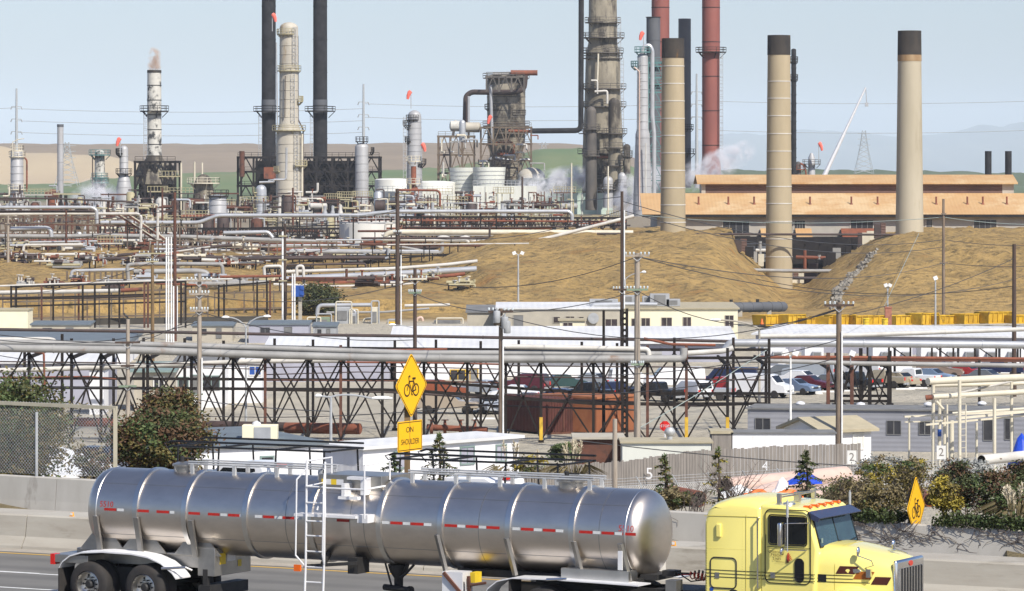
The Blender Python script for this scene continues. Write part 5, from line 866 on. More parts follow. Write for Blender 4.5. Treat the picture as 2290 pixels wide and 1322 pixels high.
    # pipes on the bank and the plateau
    bulk([('pipe_white', 9, 482, [(-40, 655), (160, 652), (270, 650)], 'white pipe across the far left bank rack'), ('pipe_rust', 9, 482, [(270, 650), (318, 647)], 'orange section ending the white bank rack pipe'), ('pipe_dark', 7, 480, [(-40, 668), (200, 665), (330, 661)], 'dark pipe under the white pipe of the far left rack'), ('pipe_white', 4, 478, [(-40, 641), (220, 632), (420, 626), (520, 624)], 'thin white line along the top of the far left rack'),
          ('pipe_silver', 8, 565, [(161, 632), (160, 606), (300, 603)], 'silver pipe rising from the bank and turning right'), ('pipe_grey', 9, 560, [(288, 632), (284, 592), (340, 590), (497, 591), (500, 636)], 'grey pipe making the taller of two nested bends'), ('pipe_grey', 12, 556, [(300, 608), (440, 606), (466, 610), (468, 640)], 'thick grey pipe making the lower nested bend'), ('pipe_grey', 11, 540, [(400, 636), (560, 634), (600, 632)], 'grey pipe running on from the nested bends'), ('pipe_silver', 7, 552, [(480, 620), (560, 622), (600, 618)], 'silver pipe between the nested bends and the loop'),
          ('pipe_white', 7, 556, [(592, 618), (590, 596), (630, 595), (632, 616)], 'white square pipe loop beside the thin white mast'), ('pipe_white', 7, 548, [(664, 618), (663, 596), (678, 594), (680, 640)], 'white hooped pipe above the blue cabinet'), ('pipe_silver', 14, 556, [(606, 628), (680, 622), (860, 614), (1066, 602)], 'fat silver pipe crossing above the round bush'), ('pipe_white', 8, 562, [(640, 608), (880, 601), (1000, 592), (1068, 584)], 'white pipe above the fat silver pipe'), ('pipe_rust', 8, 550, [(690, 636), (860, 628), (1010, 616), (1040, 612)], 'rust orange pipe below the fat silver pipe'),
          ('pipe_white', 6, 545, [(612, 636), (740, 641), (860, 638), (925, 635)], 'white pipe just above the round bush'), ('pipe_grey', 4, 540, [(740, 646), (1000, 648), (1245, 651)], 'thin grey pipe across the ochre slope'), ('pipe_white', 7, 536, [(960, 673), (1012, 671), (1015, 656), (1024, 656), (1027, 668), (1236, 664), (1241, 658), (1240, 650), (1205, 648)], 'white pipe with hoop and squared end on the ochre slope'), ('pipe_grey', 6, 520, [(709, 700), (710, 683), (830, 682), (1000, 684)], 'grey pipe above the yard compressor plant'), ('pipe_white', 5, 525, [(1064, 690), (1190, 688)], 'short white pipe over the tan hall roof'),
          ('pipe_silver', 9, 668, [(225, 498), (445, 498), (487, 482), (805, 482), (836, 477), (890, 473), (1272, 473), (1279, 480), (1280, 498)], 'long high silver pipeline with a raised step left of the tall beige column'), ('pipe_cream', 12, 640, [(1000, 600), (866, 575), (862, 560), (862, 524), (880, 519), (1250, 520), (1416, 521)], 'cream pipe folding back on itself right of the white tank'), ('pipe_white', 8, 622, [(1056, 628, 560), (1080, 590, 590), (1103, 560), (1235, 530), (1418, 483)], 'pale pipe climbing the slope to the orange roofed hall'),
          ('pipe_grey', 6, 636, [(885, 550), (1060, 582)], 'thin grey pipe slanting down beside the cream folded pipe'), ('pipe_silver', 8, 640, [(-40, 464), (205, 464), (216, 470), (217, 500)], 'silver pipe along the top of the far left plant'), ('pipe_dark', 6, 641, [(-40, 473), (215, 473)], 'dark red beam pipe under the far left silver pipe'), ('pipe_white', 6, 642, [(-40, 480), (150, 478), (308, 478), (316, 484), (314, 556)], 'white pipe turning down left of the diagonal conveyor'), ('pipe_white', 6, 642, [(353, 470), (352, 556)], 'white upright pipe right of the diagonal conveyor'),
          ('pipe_grey', 10, 650, [(-40, 528), (130, 529), (240, 527), (420, 530), (560, 535), (690, 540), (765, 545)], 'long grey main across the left plant into the white tank'), ('pipe_silver', 10, 646, [(24, 512), (106, 510), (114, 516), (115, 530)], 'short silver pipe with down bend at far left'), ('pipe_silver', 9, 640, [(500, 521), (600, 519), (610, 532)], 'silver pipe with round end below the small silver vessel'), ('pipe_white', 6, 630, [(52, 560), (54, 548), (186, 547)], 'white pipe frame over the far left pump row'), ('pipe_white', 7, 622, [(26, 570), (190, 569)], 'cream white pipe along the railing at far left'),
          ('pipe_dark', 7, 625, [(-40, 585), (150, 580), (300, 568), (430, 556), (520, 548)], 'dark rust pipe climbing right across the left bank top'), ('pipe_rust', 9, 615, [(110, 598), (220, 590), (330, 578), (400, 566)], 'rust red pipe bundle on the left bank top'), ('pipe_white', 4, 616, [(90, 598), (200, 588), (330, 572), (470, 552)], 'thin white pipe over the rust red bundle'), ('pipe_rust', 8, 640, [(400, 558), (560, 558), (760, 560)], 'brown red pipe on the plateau edge left of the white tank'), ('pipe_white', 4, 636, [(420, 553), (600, 552), (760, 555)], 'thin white pipe over the brown red plateau pipe'),
          ('pipe_white', 4, 635, [(440, 566), (640, 568)], 'thin cream pipe under the brown red plateau pipe'), ('pipe_dark', 5, 632, [(330, 575), (520, 572), (760, 575)], 'black pipe along the ground below the plateau pipes'), ('pipe_dark', 5, 636, [(1335, 523), (1660, 524), (2000, 525), (2330, 527)], 'dark red pipe across the gap between the ochre mounds'), ('pipe_grey', 8, 628, [(1640, 603), (1760, 606), (1905, 606)], 'grey pipe low across the gap before the middle chimney'), ('pipe_dark', 7, 650, [(1640, 620), (1780, 622), (1900, 622)], 'dark pipe on the floor of the gap'),
          ('pipe_rust', 4, 660, [(900, 493), (1100, 494), (1400, 496)], 'rusty line below the high silver pipeline'), ('pipe_dark', 3, 655, [(900, 508), (1150, 509), (1410, 504)], 'dark line above the cream folded pipe'), ('pipe_silver', 5, 690, [(580, 408), (612, 407), (612, 402), (640, 402), (641, 330)], 'zigzag silver pipe beside the tall beige column'), ('pipe_rust', 5, 700, [(884, 425), (978, 426), (984, 432), (984, 462)], 'rusty hooped pipe left of the cooling tower'),
          ('pipe_white', 5, 650, [(878, 500), (862, 500), (860, 560)], 'thin white pipe beside the railings of the white tank'), ('pipe_dark', 4, 700, [(-40, 443), (120, 444), (300, 452)], 'thin dark pipe behind the far left silver pipe'), ('pipe_white', 12, 645, [(970, 541), (990, 530), (1020, 541), (1040, 530), (1060, 541), (1130, 538)], 'wavy white lagged pipe beneath the cream folded pipe'), ('pipe_dark', 8, 640, [(910, 555), (1000, 553), (1100, 546)], 'dark pipe on the ground right of the white tank')], 'pipeline', 'pipe', 'process pipes on the bank and plateau')
# ---------------------------------------------------------------- long halls behind the trestle
def halls():
    Y = 392; zt = lambda py, y=Y: Z(py, y)
    bld('long_hall', 'long low hall with white roof and lavender wall behind the left trestle', 'hall', (590, 388), (870, 388), 16, zt(795, 388), G0, 'lav_wall', 'white_roof', rise=1.1, over=.4)
    bld('long_hall', 'white walled hall with yellow doorway behind the copper sport utility', 'hall', (880, 392), (1118, 392), 16, zt(800), G0, 'white_wall', 'white_roof', rise=1.3, over=.4, wins=[(1008, 1040, 828, 868)], doors=[(1052, 1068, 826, 872)], frame='yellow_paint')
    bld('long_hall', 'plain white walled hall behind the maroon sport utility', 'hall', (1126, 396), (1430, 396), 16, zt(806, 396), G0, 'white_wall', 'white_roof', rise=1.5, over=.4)
    bld('long_hall', 'white roofed hall stretching behind the pale utility pole', 'hall', (880, 425), (1640, 425), 14, zt(768, 425), G0, 'lav_wall', 'white_roof', rise=.95, over=.5, thick=.3)
    bld('long_hall', 'low white roofed hall at far left under the trestle pipes', 'hall', (-60, 345), (236, 345), 10, zt(812, 345), G0, 'lav_wall', 'white_roof', rise=.7, over=.5)
    bld('long_hall', 'hall with blue grey roof and white fascia at far left', 'hall', (-60, 420), (282, 420), 14, zt(771, 420), G0, 'white_wall', 'roof_bluegrey', rise=.55, over=.5, thick=.5, wins=[(40, 52, 776, 784), (150, 162, 776, 784)])
    bld('kiosk', 'tan kiosk with dark green roof by the pale broken pole', 'kiosk', (300, 340), (384, 340), 6, zt(832, 340), G0, 'tan_wall', 'trim_green', rise=.4, over=.4, wins=[(345, 366, 845, 868)])
    bld('site_office', 'white panelled site office behind the trestle right of the kiosk', 'hut', (388, 345), (500, 345), 7, zt(815, 345), G0, 'white_wall', 'roof_grey', rise=.3, over=.2, wins=[(400, 420, 845, 866), (455, 490, 842, 870)], doors=[(428, 446, 840, 880)], frame='trim_green')
    bld('site_office', 'white panelled site office with blue panel near the double headed lamp', 'hut', (508, 352), (586, 352), 7, zt(815, 352), G0, 'white_wall', 'white_roof', rise=.3, over=.2, wins=[(558, 583, 820, 838)], wmat='blue_paint')
    bld('cabin', 'small white cabin under the left trestle behind the tan framed fence', 'cabin', (200, 335), (232, 335), 4, zt(828, 335), G0, 'white_wall', 'roof_grey', over=.15)
    bld('hall', 'cream hall with brown windows below the left ochre mound', 'hall', (1388, 452), (1650, 452), 14, Z(692, 452), -9.6, 'cream_wall', 'roof_tan', rise=.2, over=.2, wins=[(1413, 1428, 713, 737), (1435, 1453, 712, 735), (1480, 1502, 711, 734), (1528, 1545, 710, 733), (1622, 1640, 706, 731)], wmat='window_brown', frame='tan_wall', fw=.06)
    bld('hall', 'tan hall with round fan and dark windows joined left of the cream hall', 'hall', (1112, 450), (1386, 450), 14, Z(692, 450), -9.6, 'tan_wall', 'white_roof', rise=.2, over=.2, wins=[(1354, 1380, 714, 738), (1238, 1252, 709, 722), (1266, 1284, 708, 722), (1295, 1305, 709, 716)], doors=[(1148, 1170, 705, 745)], wmat='window_brown', frame='tan_wall', fw=.06)
    bld('small_shed', 'small cream shed before the tan hall', 'shed', (1252, 444), (1308, 444), 4, Z(718, 444), -9.6, 'cream_wall', 'roof_tan', over=.2, wins=[(1260, 1280, 722, 738)], wmat='window_brown', frame='tan_wall', fw=.04)
    bld('small_shed', 'grey concrete shed left of the tan hall behind the white roofs', 'shed', (1045, 462), (1110, 462), 8, Z(700, 462), -9.6, 'tan_wall', 'roof_grey', rise=.5, over=.2)
    bld('retaining_wall', 'dark concrete retaining wall at the foot of the left bank', 'wall', (215, 484), (600, 492), 1, Z(713, 486), -9.6, 'shed_dark', 'shed_dark', over=0, thick=.1)
    bld('small_shed', 'cream hut at far left between the black posts', 'hut', (-40, 470), (62, 470), 5, Z(695, 470), -9, 'cream_wall', 'roof_tan', over=.1)
    for p, q, y, yy, w_, lab in ((556, 690, 727, 452, 'lav_wall', 'pale blue grey equipment hut below the blue cabinet'), (700, 752, 731, 456, 'ac_grey', 'small grey equipment hut left of the compressor plant'), (430, 520, 730, 455, 'tan_wall', 'low tan hut at the foot of the retaining wall'), (70, 200, 728, 462, 'tan_wall', 'tan hut behind the blue grey roofed hall')):
        bld('equipment_hut', lab, 'hut', (p, yy), (q, yy), 5, Z(y, yy), -9.8, w_, 'roof_bluegrey', rise=.2, over=.15, wins=[(p+(q-p)*.2, p+(q-p)*.35, y+6, y+18)], doors=[(p+(q-p)*.6, p+(q-p)*.72, y+5, y+26)], frame='roof_grey', fw=.05)
    c = at(1327, 712, 449.8); m = MB(); m.lathe(c, [(.62, 0), (.62, .12), (.42, .14), (.15, .1), (0, .1)], 20, Matrix(((1, 0, 0), (0, 0, -1), (0, 1, 0)))); one(m, 'wall_fan', 'ac_grey', 'round ventilation fan on the tan hall wall', 'fan')
    for i, (px, w_, h_, Y, lab) in enumerate(((1350, 3.2, .8, 456, 'low dark rooftop unit left of the lattice mast'), (1403, 1.6, 1.2, 457, 'pale rooftop unit right of the lattice mast'), (1447, 1.1, 1.1, 457, 'narrow rooftop unit on the cream hall'), (1475, 2.2, 1.4, 456, 'tall double rooftop unit on the cream hall'), (1505, 1.6, .8, 456, 'low rooftop unit at the right of the row'))):
        z0 = Z(691, 452)+.2; x = X(px, Y); t = root('air_conditioner', V((x, Y, z0)), lab, 'air conditioner', 'rooftop units on the cream hall'); m = MB(); m.b6(x-w_/2, x+w_/2, Y-.7, Y+.7, z0, z0+h_); m.put('casing', 'ac_grey', t, bevel=.03); m = MB(); m.b6(x-w_*.3, x+w_*.3, Y-.72, Y-.7, z0+.15, z0+h_-.15); m.put('grille', 'roof_grey', t)
    m = MB(); m.pipe([at(1322, 689, 453), at(1326, 682, 453), at(1400, 680, 453), at(1470, 681, 453)], .24, 10); one(m, 'duct', 'pipe_silver', 'silver duct along the roof edge of the cream hall', 'duct')
    # site cabins with air conditioners at the right
    ps = [(1708, 1757), (1800, 1842), (1952, 1998), (2004, 2040), (2060, 2100), (2106, 2140), (2146, 2180), (2190, 2232), (2238, 2280), (2284, 2320)]
    nm = ['by the tall lamp post', 'left of the brown timber pole', 'right of the brown timber pole', 'second right of the brown timber pole', 'with its unit low on the wall, third past the brown pole', 'fourth past the brown timber pole', 'left neighbour of the dark brown pole pair', 'left of the dark right hand pole', 'behind the dark right hand pole', 'at the right edge']
    for (p, q), s in zip(ps, nm):
        bld('site_cabin', 'white site cabin '+s, 'cabin', (p, 405), (q, 405), 5, Z(775, 405), G0, 'white_wall', 'white_roof', over=.1, rise=.1, group='row of white site cabins')
        x = X((p+q)/2+6, 404.5); z = Z(800, 404.5); t = root('wall_air_conditioner', V((x, 404.5, z)), 'wall unit of the white site cabin '+s.replace('with its unit low on the wall, ', ''), 'air conditioner', 'air conditioners on the site cabins'); m = MB(); m.b6(x-.45, x+.45, 404.3, 405, z, z+.6); m.put('casing', 'ac_grey', t); m = MB(); m.b6(x-.35, x+.35, 404.28, 404.3, z+.1, z+.5); m.put('grille', 'roof_grey', t)
    bld('long_hall', 'long white roofed building under the yellow skips at right', 'hall', (1690, 440), (2400, 430), 12, Z(752, 436), G0, 'lav_wall', 'white_roof', rise=.55, over=.4)
    # skips
    for i, (p, q, yb, h_, s) in enumerate(((1712, 1760, 729, 1.6, 'left end one with the ladder frame'), (1762, 1800, 730, 1.5, 'dull shaded one second from the left end'), (1803, 1848, 730, 1.4, 'between the dull one and the brown pole'), (1852, 1872, 728, 1.35, 'bright one touching the left of the brown pole'), (1880, 1912, 728, 1.35, 'bright one touching the right of the brown pole'), (1914, 1978, 727, 1.5, 'long bright one behind the yellow drums'), (2003, 2056, 727, 1.4, 'dull ended one right of the brick stub'), (2060, 2098, 727, 1.5, 'dark one left of the thin white lamp'), (2100, 2144, 726, 1.5, 'bright one behind the thin white lamp'), (2156, 2206, 725, 1.5, 'short bright fronted one before the dark pole'), (2210, 2262, 724, 1.5, 'one beside the dark pole'), (2266, 2320, 724, 1.4, 'one at the right edge'))):
        a, b, e, n = front(p, 478, q, 480); ln = (b-a).length; h_ *= (.78, .9, .7)[i % 3]; zb = Z(yb, 478); t = root('skip', a+e*ln/2+V((0, 0, zb)), 'yellow waste skip, '+s, 'skip', 'yellow waste skips below the mound'); m = MB(); P = lambda s_, q_, z: a+e*s_+n*q_+V((0, 0, z))
        m.loft([[P(s_+(-g if s_ == 0 else g), q_+(-g if q_ == 0 else g), z) for s_, q_ in ((0, 0), (ln, 0), (ln, 2.4), (0, 2.4))] for z, g in ((zb, -.05), (zb+h_, .08))], caps=False); m.put('body', 'skip_yellow' if i not in (1, 6, 7) else 'yellow_paint', t, smooth=False); m = MB(); k = max(2, int(ln/.7))
        for j in range(k+1): m.bar(P(ln*j/k, -.06, zb), P(ln*j/k, -.12, zb+h_), .1)
        m.bar(P(0, -.12, zb+h_), P(ln, -.12, zb+h_), .12); m.bar(P(0, -.06, zb+.05), P(ln, -.06, zb+.05), .12); m.put('rib', 'skip_yellow', t, smooth=False); m = MB(); m.quad(P(.05, .05, zb+h_*.82), P(ln-.05, .05, zb+h_*.82), P(ln-.05, 2.3, zb+h_*.9), P(.05, 2.3, zb+h_*.9)); m.put('load', 'chassis', t)
    for px, s in ((1937, 'left'), (1979, 'right')):
        c = at(px, 731, 470); t = root('drum_stack', c, s+' hand yellow plastic drum before the skips', 'drum', 'yellow drums before the skips'); m = MB(); m.lathe(c, [(.32, 0), (.36, .1), (.35, .4), (.38, .44), (.35, .5), (.38, .9), (.42, .95), (.3, 1.02), (0, 1.02)], 16); m.put('body', 'label_yellow', t); m = MB(); m.lathe(c, [(.39, .55), (.4, .58), (.39, .62)], 16); m.put('hoop', 'yellow_paint', t)
    c = at(1987, 729, 473); m = MB(); m.b6(c.x-.38, c.x+.38, 473, 473.8, c.z, c.z+2.1); m.b6(c.x-.44, c.x+.44, 472.94, 473.86, c.z+2.1, c.z+2.25); one(m, 'brick_stub', 'brick', 'short brick stack among the yellow skips', 'brick pier')
    t = root('storage_tank', at(1695, 697, 478), 'dark horizontal cylinder tank between the mounds above the skips', 'tank'); m = MB(); A, B = at(1622, 688, 478), at(1752, 686, 486); d = (B-A).normalized(); m.tube([A-d*.5, A-d*.3, A, B, B+d*.3, B+d*.5], [.1, .45, .6, .6, .45, .1], 24); m.put('shell', 'stack_grey', t); m = MB()
    for k in range(6): c = A+(B-A)*(k+.5)/6; m.cyl(c-d*.04, c+d*.04, .64, n=24)
    m.put('hoop', 'stack_grey', t); m = MB()
    for k in (.1, .55): c = A+(B-A)*k; m.cyl(c+V((0, 0, .5)), c+V((0, 0, .95)), .2, n=10)
    m.put('manhole', 'chassis', t)
    for k in (.25, .75): m = MB(); c = A+(B-A)*k; m.box(c-V((0, 0, .75)), (.5, 1, .7)); m.put('saddle', 'concrete', t)
    c = at(1704, 726, 468); t = root('traffic_cone', c, 'orange traffic cone at the left end of the yellow skips', 'traffic cone'); m = MB(); m.lathe(c, [(.2, .04), (.05, .7), (0, .7)], 14); m.put('cone', 'orange_plastic', t); m = MB(); m.box(c+V((0, 0, .02)), (.5, .5, .05)); m.put('base', 'black_paint', t)
M('shed_dark', (.06, .055, .045), (.045, .04, .035), .6, .9)
halls()
# ================================================================ the refinery skyline
def plat(par, px, py, Y, rpx, a0=0, a1=360, mat='dark_steel', rail=1.1, th=.22, inner=.55):
    """a gallery round a column, with its handrail"""
    c = at(px, py, Y); s = Y/F; Rr = rpx*s; n = 20; an = [R(a0+(a1-a0)*k/n) for k in range(n+1)]; m = MB(); ri = Rr*inner
    m.loft([[c+V((r*math.cos(a), r*math.sin(a), z)) for r, z in ((ri, 0), (Rr, 0), (Rr, th), (ri, th))] for a in an], caps=a1-a0 < 360)
    for k in range(0, n, 4): a = an[k]; m.bar(c+V((Rr*.95*math.cos(a), Rr*.95*math.sin(a), 0)), c+V((ri*math.cos(a), ri*math.sin(a), -Rr*.4)), .16)
    p = m.put('platform', mat, par, smooth=False); m = MB()
    for z in (rail*.5, rail): m.tube([c+V((Rr*math.cos(a), Rr*math.sin(a), z+th)) for a in an], .06, 4)
    for k in range(0, n+1, 2): a = an[k]; q = c+V((Rr*math.cos(a), Rr*math.sin(a), th)); m.bar(q, q+V((0, 0, rail)), .1)
    m.put('railing', mat, p, smooth=False)
def ladder(par, px, y0, y1, Y, off, mat='galv', cage=True):
    m = MB(); s = Y/F; x = X(px, Y); yy = Y-off; z0, z1 = Z(y1, Y), Z(y0, Y); w_ = .38
    for q in (-w_, w_): m.bar((x+q, yy, z0), (x+q, yy, z1), .1)
    z = z0
    while z < z1: m.bar((x-w_, yy, z), (x+w_, yy, z), .07); z += .9
    if cage:
        z = z0+2
        while z < z1: m.tube([(x-.45, yy, z), (x-.4, yy-.6, z), (x, yy-.85, z), (x+.4, yy-.6, z), (x+.45, yy, z)], .05, 4); z += 1.6
        for q in (-.4, 0, .4): m.bar((x+q, yy-(.85 if q == 0 else .6), z0+2), (x+q, yy-(.85 if q == 0 else .6), z1), .06)
    m.put('ladder', mat, par, smooth=False)
def column(name, label, cat, px, Y, prof, mat, dome=.35, plats=(), lads=(), pipes=(), bands=(), group=None, n=28, capmat=None, pmat='dark_steel', rings=0, bmat=None, cap=None):
    """prof: (photo row, width in photo pixels) from the foot up"""
    s = Y/F; x = X(px, Y); zb = Z(prof[0][0], Y); r = root(name, V((x, Y, zb)), label, cat, group)
    P = [(w_*s/2, Z(y, Y)-zb) for y, w_ in prof]; rt = P[-1][0]; zt = P[-1][1]
    if dome: P += [(rt*math.cos(R(a)), zt+rt*dome*2*math.sin(R(a))) for a in (15, 35, 55, 75)]+[(0.0, zt+rt*dome*2)]
    else: P += [(rt*.8, zt), (rt*.78, zt-rt*1.5), (0, zt-rt*1.5)]
    m = MB(); m.lathe((x, Y, zb), P, n); m.cur = 1; w_at = lambda y: lerp([(b, c) for b, c in sorted(prof)], y)
    if rings:
        for i in range(1, int(abs(prof[0][0]-prof[-1][0])/rings)): y = prof[-1][0]+i*rings; m.lathe((x, Y, Z(y, Y)), [(w_at(y)*s/2-.02, -.09), (w_at(y)*s/2+.07, -.07), (w_at(y)*s/2+.07, .07), (w_at(y)*s/2-.02, .09)], n)
    m.put('shell', [mat, bmat or mat], r)
    for y, h, bm_ in bands:
        m = MB(); m.lathe((x, Y, Z(y, Y)), [(w_at(y)*s/2-.05, 0), (w_at(y)*s/2+.05, 0), (w_at(y-h)*s/2+.05, h*s), (w_at(y-h)*s/2-.05, h*s)], n); m.put('band', bm_, r)
    for q in plats: plat(r, px+(q[4] if len(q) > 4 else 0), q[0], Y, q[1], *(q[2:4] if len(q) > 3 else ()), mat=pmat)
    for q in lads: ladder(r, q[0], q[1], q[2], Y, w_at((q[1]+q[2])/2)*s/2*.75+.2)
    for d, pm, pts in pipes: m = MB(); m.pipe([at(a, b, Y-(c if c is not None else 0)) for a, b, c in [(*p, 0)[:3] for p in pts]], d*s/2, 8); m.put('riser_pipe', pm, r)
    return r
def frame(name, label, cat, p0, p1, y0, y1, Y, d, cols, lev, mat, core=None, brace=True, group=None, wd=.35, rails=True, cin=.12):
    """open steel structure, optionally round a solid core"""
    x0, x1, zt, zb = X(p0, Y), X(p1, Y), Z(y0, Y), Z(y1, Y); r = root(name, V(((x0+x1)/2, Y+d/2, zb)), label, cat, group)
    for i in range(cols+1):
        x = x0+(x1-x0)*i/cols
        for yy in (Y, Y+d): m = MB(); m.bar((x, yy, zb), (x, yy, zt), wd); m.put('post', mat, r, smooth=False)
    for j in range(1, lev+1):
        z = zb+(zt-zb)*j/lev; m = MB()
        for yy in (Y, Y+d): m.bar((x0-.3, yy, z), (x1+.3, yy, z), wd*.8, wd)
        for x in (x0, x1): m.bar((x, Y, z), (x, Y+d, z), wd*.8, wd)
        f = m.put('floor_beam', mat, r, smooth=False)
        if rails:
            m = MB()
            for h in (.6, 1.15): m.bar((x0, Y-.1, z+h), (x1, Y-.1, z+h), .09)
            k = max(2, int((x1-x0)/1.6))
            for i in range(k+1): x = x0+(x1-x0)*i/k; m.bar((x, Y-.1, z), (x, Y-.1, z+1.15), .09)
            m.put('railing', mat, f, smooth=False)
    if brace:
        for j in range(lev):
            za, zc = zb+(zt-zb)*j/lev, zb+(zt-zb)*(j+1)/lev
            for i in range(cols):
                a, b = x0+(x1-x0)*i/cols, x0+(x1-x0)*(i+1)/cols; m = MB(); 
                if (i+j) % 2: a, b = b, a
                m.bar((a, Y-.05, za), ((a+b)/2, Y-.05, zc), wd*.6); m.bar(((a+b)/2, Y-.05, zc), (b, Y-.05, za), wd*.6); m.put('brace', mat, r, smooth=False)
    if core: m = MB(); g = (x1-x0)*cin; m.b6(x0+g, x1-g, Y+d*.15, Y+d*.9, zb, zt-(zt-zb)*.06); m.put('core', core, r, smooth=False)
    return r
def skyline():
    # three concrete chimneys
    chim = lambda lab, px, wt, wb, yt, yb, mat, bands, pl=(), soot=44: column('chimney', lab, 'chimney', px, 640, [(yb, wb), (yt, wt)], mat, 0, plats=pl, bands=[(yt+soot, soot, 'stack_sooty')]+([(yt+soot+14, 14, 'rust_drip')] if soot > 50 else [])+[(y, 1.9, 'band_white') for y in bands], group='concrete chimneys before the orange roofed hall', n=40)
    chim('tan concrete chimney with sooty top and white bands touching the cracker column side', 1505, 49, 57, 86, 540, 'stack_concrete', (149, 188, 227, 266, 304, 343, 382, 421, 459, 498))
    chim('middle tan concrete chimney with white bands standing low in the gap', 1742, 50, 61, 79, 655, 'stack_concrete', (183, 221, 260, 300, 339, 379, 418, 456, 496, 535, 575))
    chim('pale smooth concrete chimney without white bands on the right mound', 2034, 51, 63, 69, 545, 'stack_pale', (), soot=54)
    # orange roofed hall
    Y = 690; a = lambda px: X(px, Y); zb = -.9; t = root('engine_hall', V((a(1900), Y+14, zb)), 'long hall with orange corrugated roof and louvred ridge behind the chimneys', 'hall')
    x0, x1 = a(1470), a(2360); m = MB(); m.b6(x0, x1, Y, Y+34, zb, Z(482, Y)); m.put('wall', 'shed_wall', t, smooth=False)
    ze, zl, zc, zr = Z(481, Y), Z(436, Y), Z(411, Y), Z(394, Y); m = MB(); xm0 = a(1436); m.loft([[(x, y, z) for y, z in ((Y-1.2, ze-.1), (Y+11, zl), (Y+11, zl+.25), (Y-1.2, ze+.15))] for x in (xm0, x1)]); lr = m.put('roof', 'roof_orange', t, smooth=False)
    m = MB(); m.b6(xm0, x1, Y-1.3, Y-1.15, ze-.35, ze+.1); m.put('gutter', 'dark_steel', lr)
    xc0, xc1 = a(1578), a(2285); m = MB(); m.b6(xc0+.5, xc1-2, Y+11, Y+12, zl-.2, zc); m.put('ridge_louvre', 'louvre', t, smooth=False); m = MB(); m.b6(xc1-2, xc1, Y+10.9, Y+18, zl-.3, zc); m.put('ridge_end', 'shed_wall', t); m = MB(); m.b6(xc0-.2, xc0+.5, Y+10.9, Y+18, zl-.3, zc); m.put('ridge_end', 'shed_wall', t)
    m = MB(); m.loft([[(x, y, z) for y, z in ((Y+10, zc-.1), (Y+17, zr), (Y+24, zc-.1), (Y+24, zc+.15), (Y+17, zr+.25), (Y+10, zc+.15))] for x in (xc0-1, xc1+.6)]); m.put('ridge_roof', 'roof_orange', t, smooth=False)
    for p in (1565, 1632, 1690, 1816, 1909, 1968, 2100, 2170, 2205, 2259): m = MB(); m.cyl((a(p), Y+4.6, ze+1.7), (a(p), Y+4.6, Z(440, Y)), .16, n=8); m.lathe((a(p), Y+4.6, ze+1.5), [(.45, 0), (.3, .35), (.16, .5)], 10); m.put('roof_flue', 'pipe_rust', lr)
    for p, q, y0, y1 in ((1617, 1675, 495, 524), (1777, 1800, 494, 512), (1903, 1952, 493, 512), (2072, 2084, 491, 511), (2178, 2228, 492, 511)):
        f = MB(); f.b6(a(p)-.25, a(q)+.25, Y-.1, Y, Z(y1, Y)-.25, Z(y0, Y)+.25); fo = f.put('window', 'shed_wall', t); f = MB(); f.b6(a(p), a(q), Y-.13, Y-.1, Z(y1, Y), Z(y0, Y)); f.put('pane', 'window', fo); f = MB(); w_ = (a(q)-a(p))/4
        for k in range(1, 4): f.b6(a(p)+w_*k-.06, a(p)+w_*k+.06, Y-.16, Y-.13, Z(y1, Y), Z(y0, Y))
        f.put('mullion', 'roof_grey', fo)
    for p, q in ((1700, 1740), (1778, 1814), (1880, 1965), (2068, 2098)): m = MB(); m.prism([(0, 0), (-3.2, -1.3), (-3.2, -1.1), (0, .25)], (a(p), Y-.2, Z(514, Y)), (0, 1, 0), (0, 0, 1), (a(q)-a(p), 0, 0)); m.put('canopy', 'roof_orange' if p != 1880 else 'pipe_rust', t, smooth=False)
    # plinth and pump house in the gap
    Y2 = 683; t = root('basement_plant', V((X(1840, Y2), Y2, -8)), 'dark basement plant in the gap under the orange roofed hall', 'plant building'); m = MB(); m.b6(X(1640, Y2), X(2000, Y2), Y2, Y2+5, -9, -.95); m.put('wall', 'dark_steel', t); m = MB(); m.b6(X(1872, Y2), X(1968, Y2), Y2-3, Y2-.01, -9, Z(566, Y2)); m.put('shed', 'plinth_blue', t); m = MB(); m.b6(X(1600, Y2), X(1712, Y2), Y2-2, Y2-.01, -9, Z(545, Y2)); m.put('shed', 'plinth_blue', t); m = MB(); m.b6(X(1760, Y2), X(1860, Y2), Y2-2, Y2-.01, -9, Z(600, Y2)); m.put('shed', 'louvre', t)
    for p in range(1668, 2000, 33): m = MB(); m.bar((X(p, Y2-3), Y2-3, -9), (X(p, Y2-3), Y2-3, -.9), .3); m.put('post', 'dark_steel', t)
    m = MB()
    for z in (-2.2, -4.5): m.bar((X(1650, Y2-3), Y2-3, z), (X(1995, Y2-3), Y2-3, z), .3)
    m.put('gantry_beam', 'dark_steel', t)
    for k, (p, y, q, y2, mt) in enumerate(((1700, 540, 1700, 640, 'pipe_grey'), (1715, 600, 1715, 650, 'pipe_cream'), (1800, 560, 1800, 640, 'pipe_rust'), (1832, 570, 1832, 640, 'pipe_grey'), (1690, 560, 1745, 560, 'pipe_white'), (1780, 575, 1900, 578, 'pipe_rust'))): m = MB(); m.cyl(at(p, y, 676), at(q, y2, 676), .28, n=8); m.put('plant_pipe', mt, t)
    random.seed(21)
    for k in range(26):
        px = 1650+k*13; m = MB(); c = gp(px, random.uniform(660, 676)); hh = random.uniform(.8, 2.6); m.box(c+V((0, 0, hh/2)), (random.uniform(.5, 1.6), 1, hh)); m.put('pump_unit', random.choice(['dark_steel', 'pipe_grey', 'dark_steel', 'pipe_dark', 'louvre', 'pipe_cream']), t)
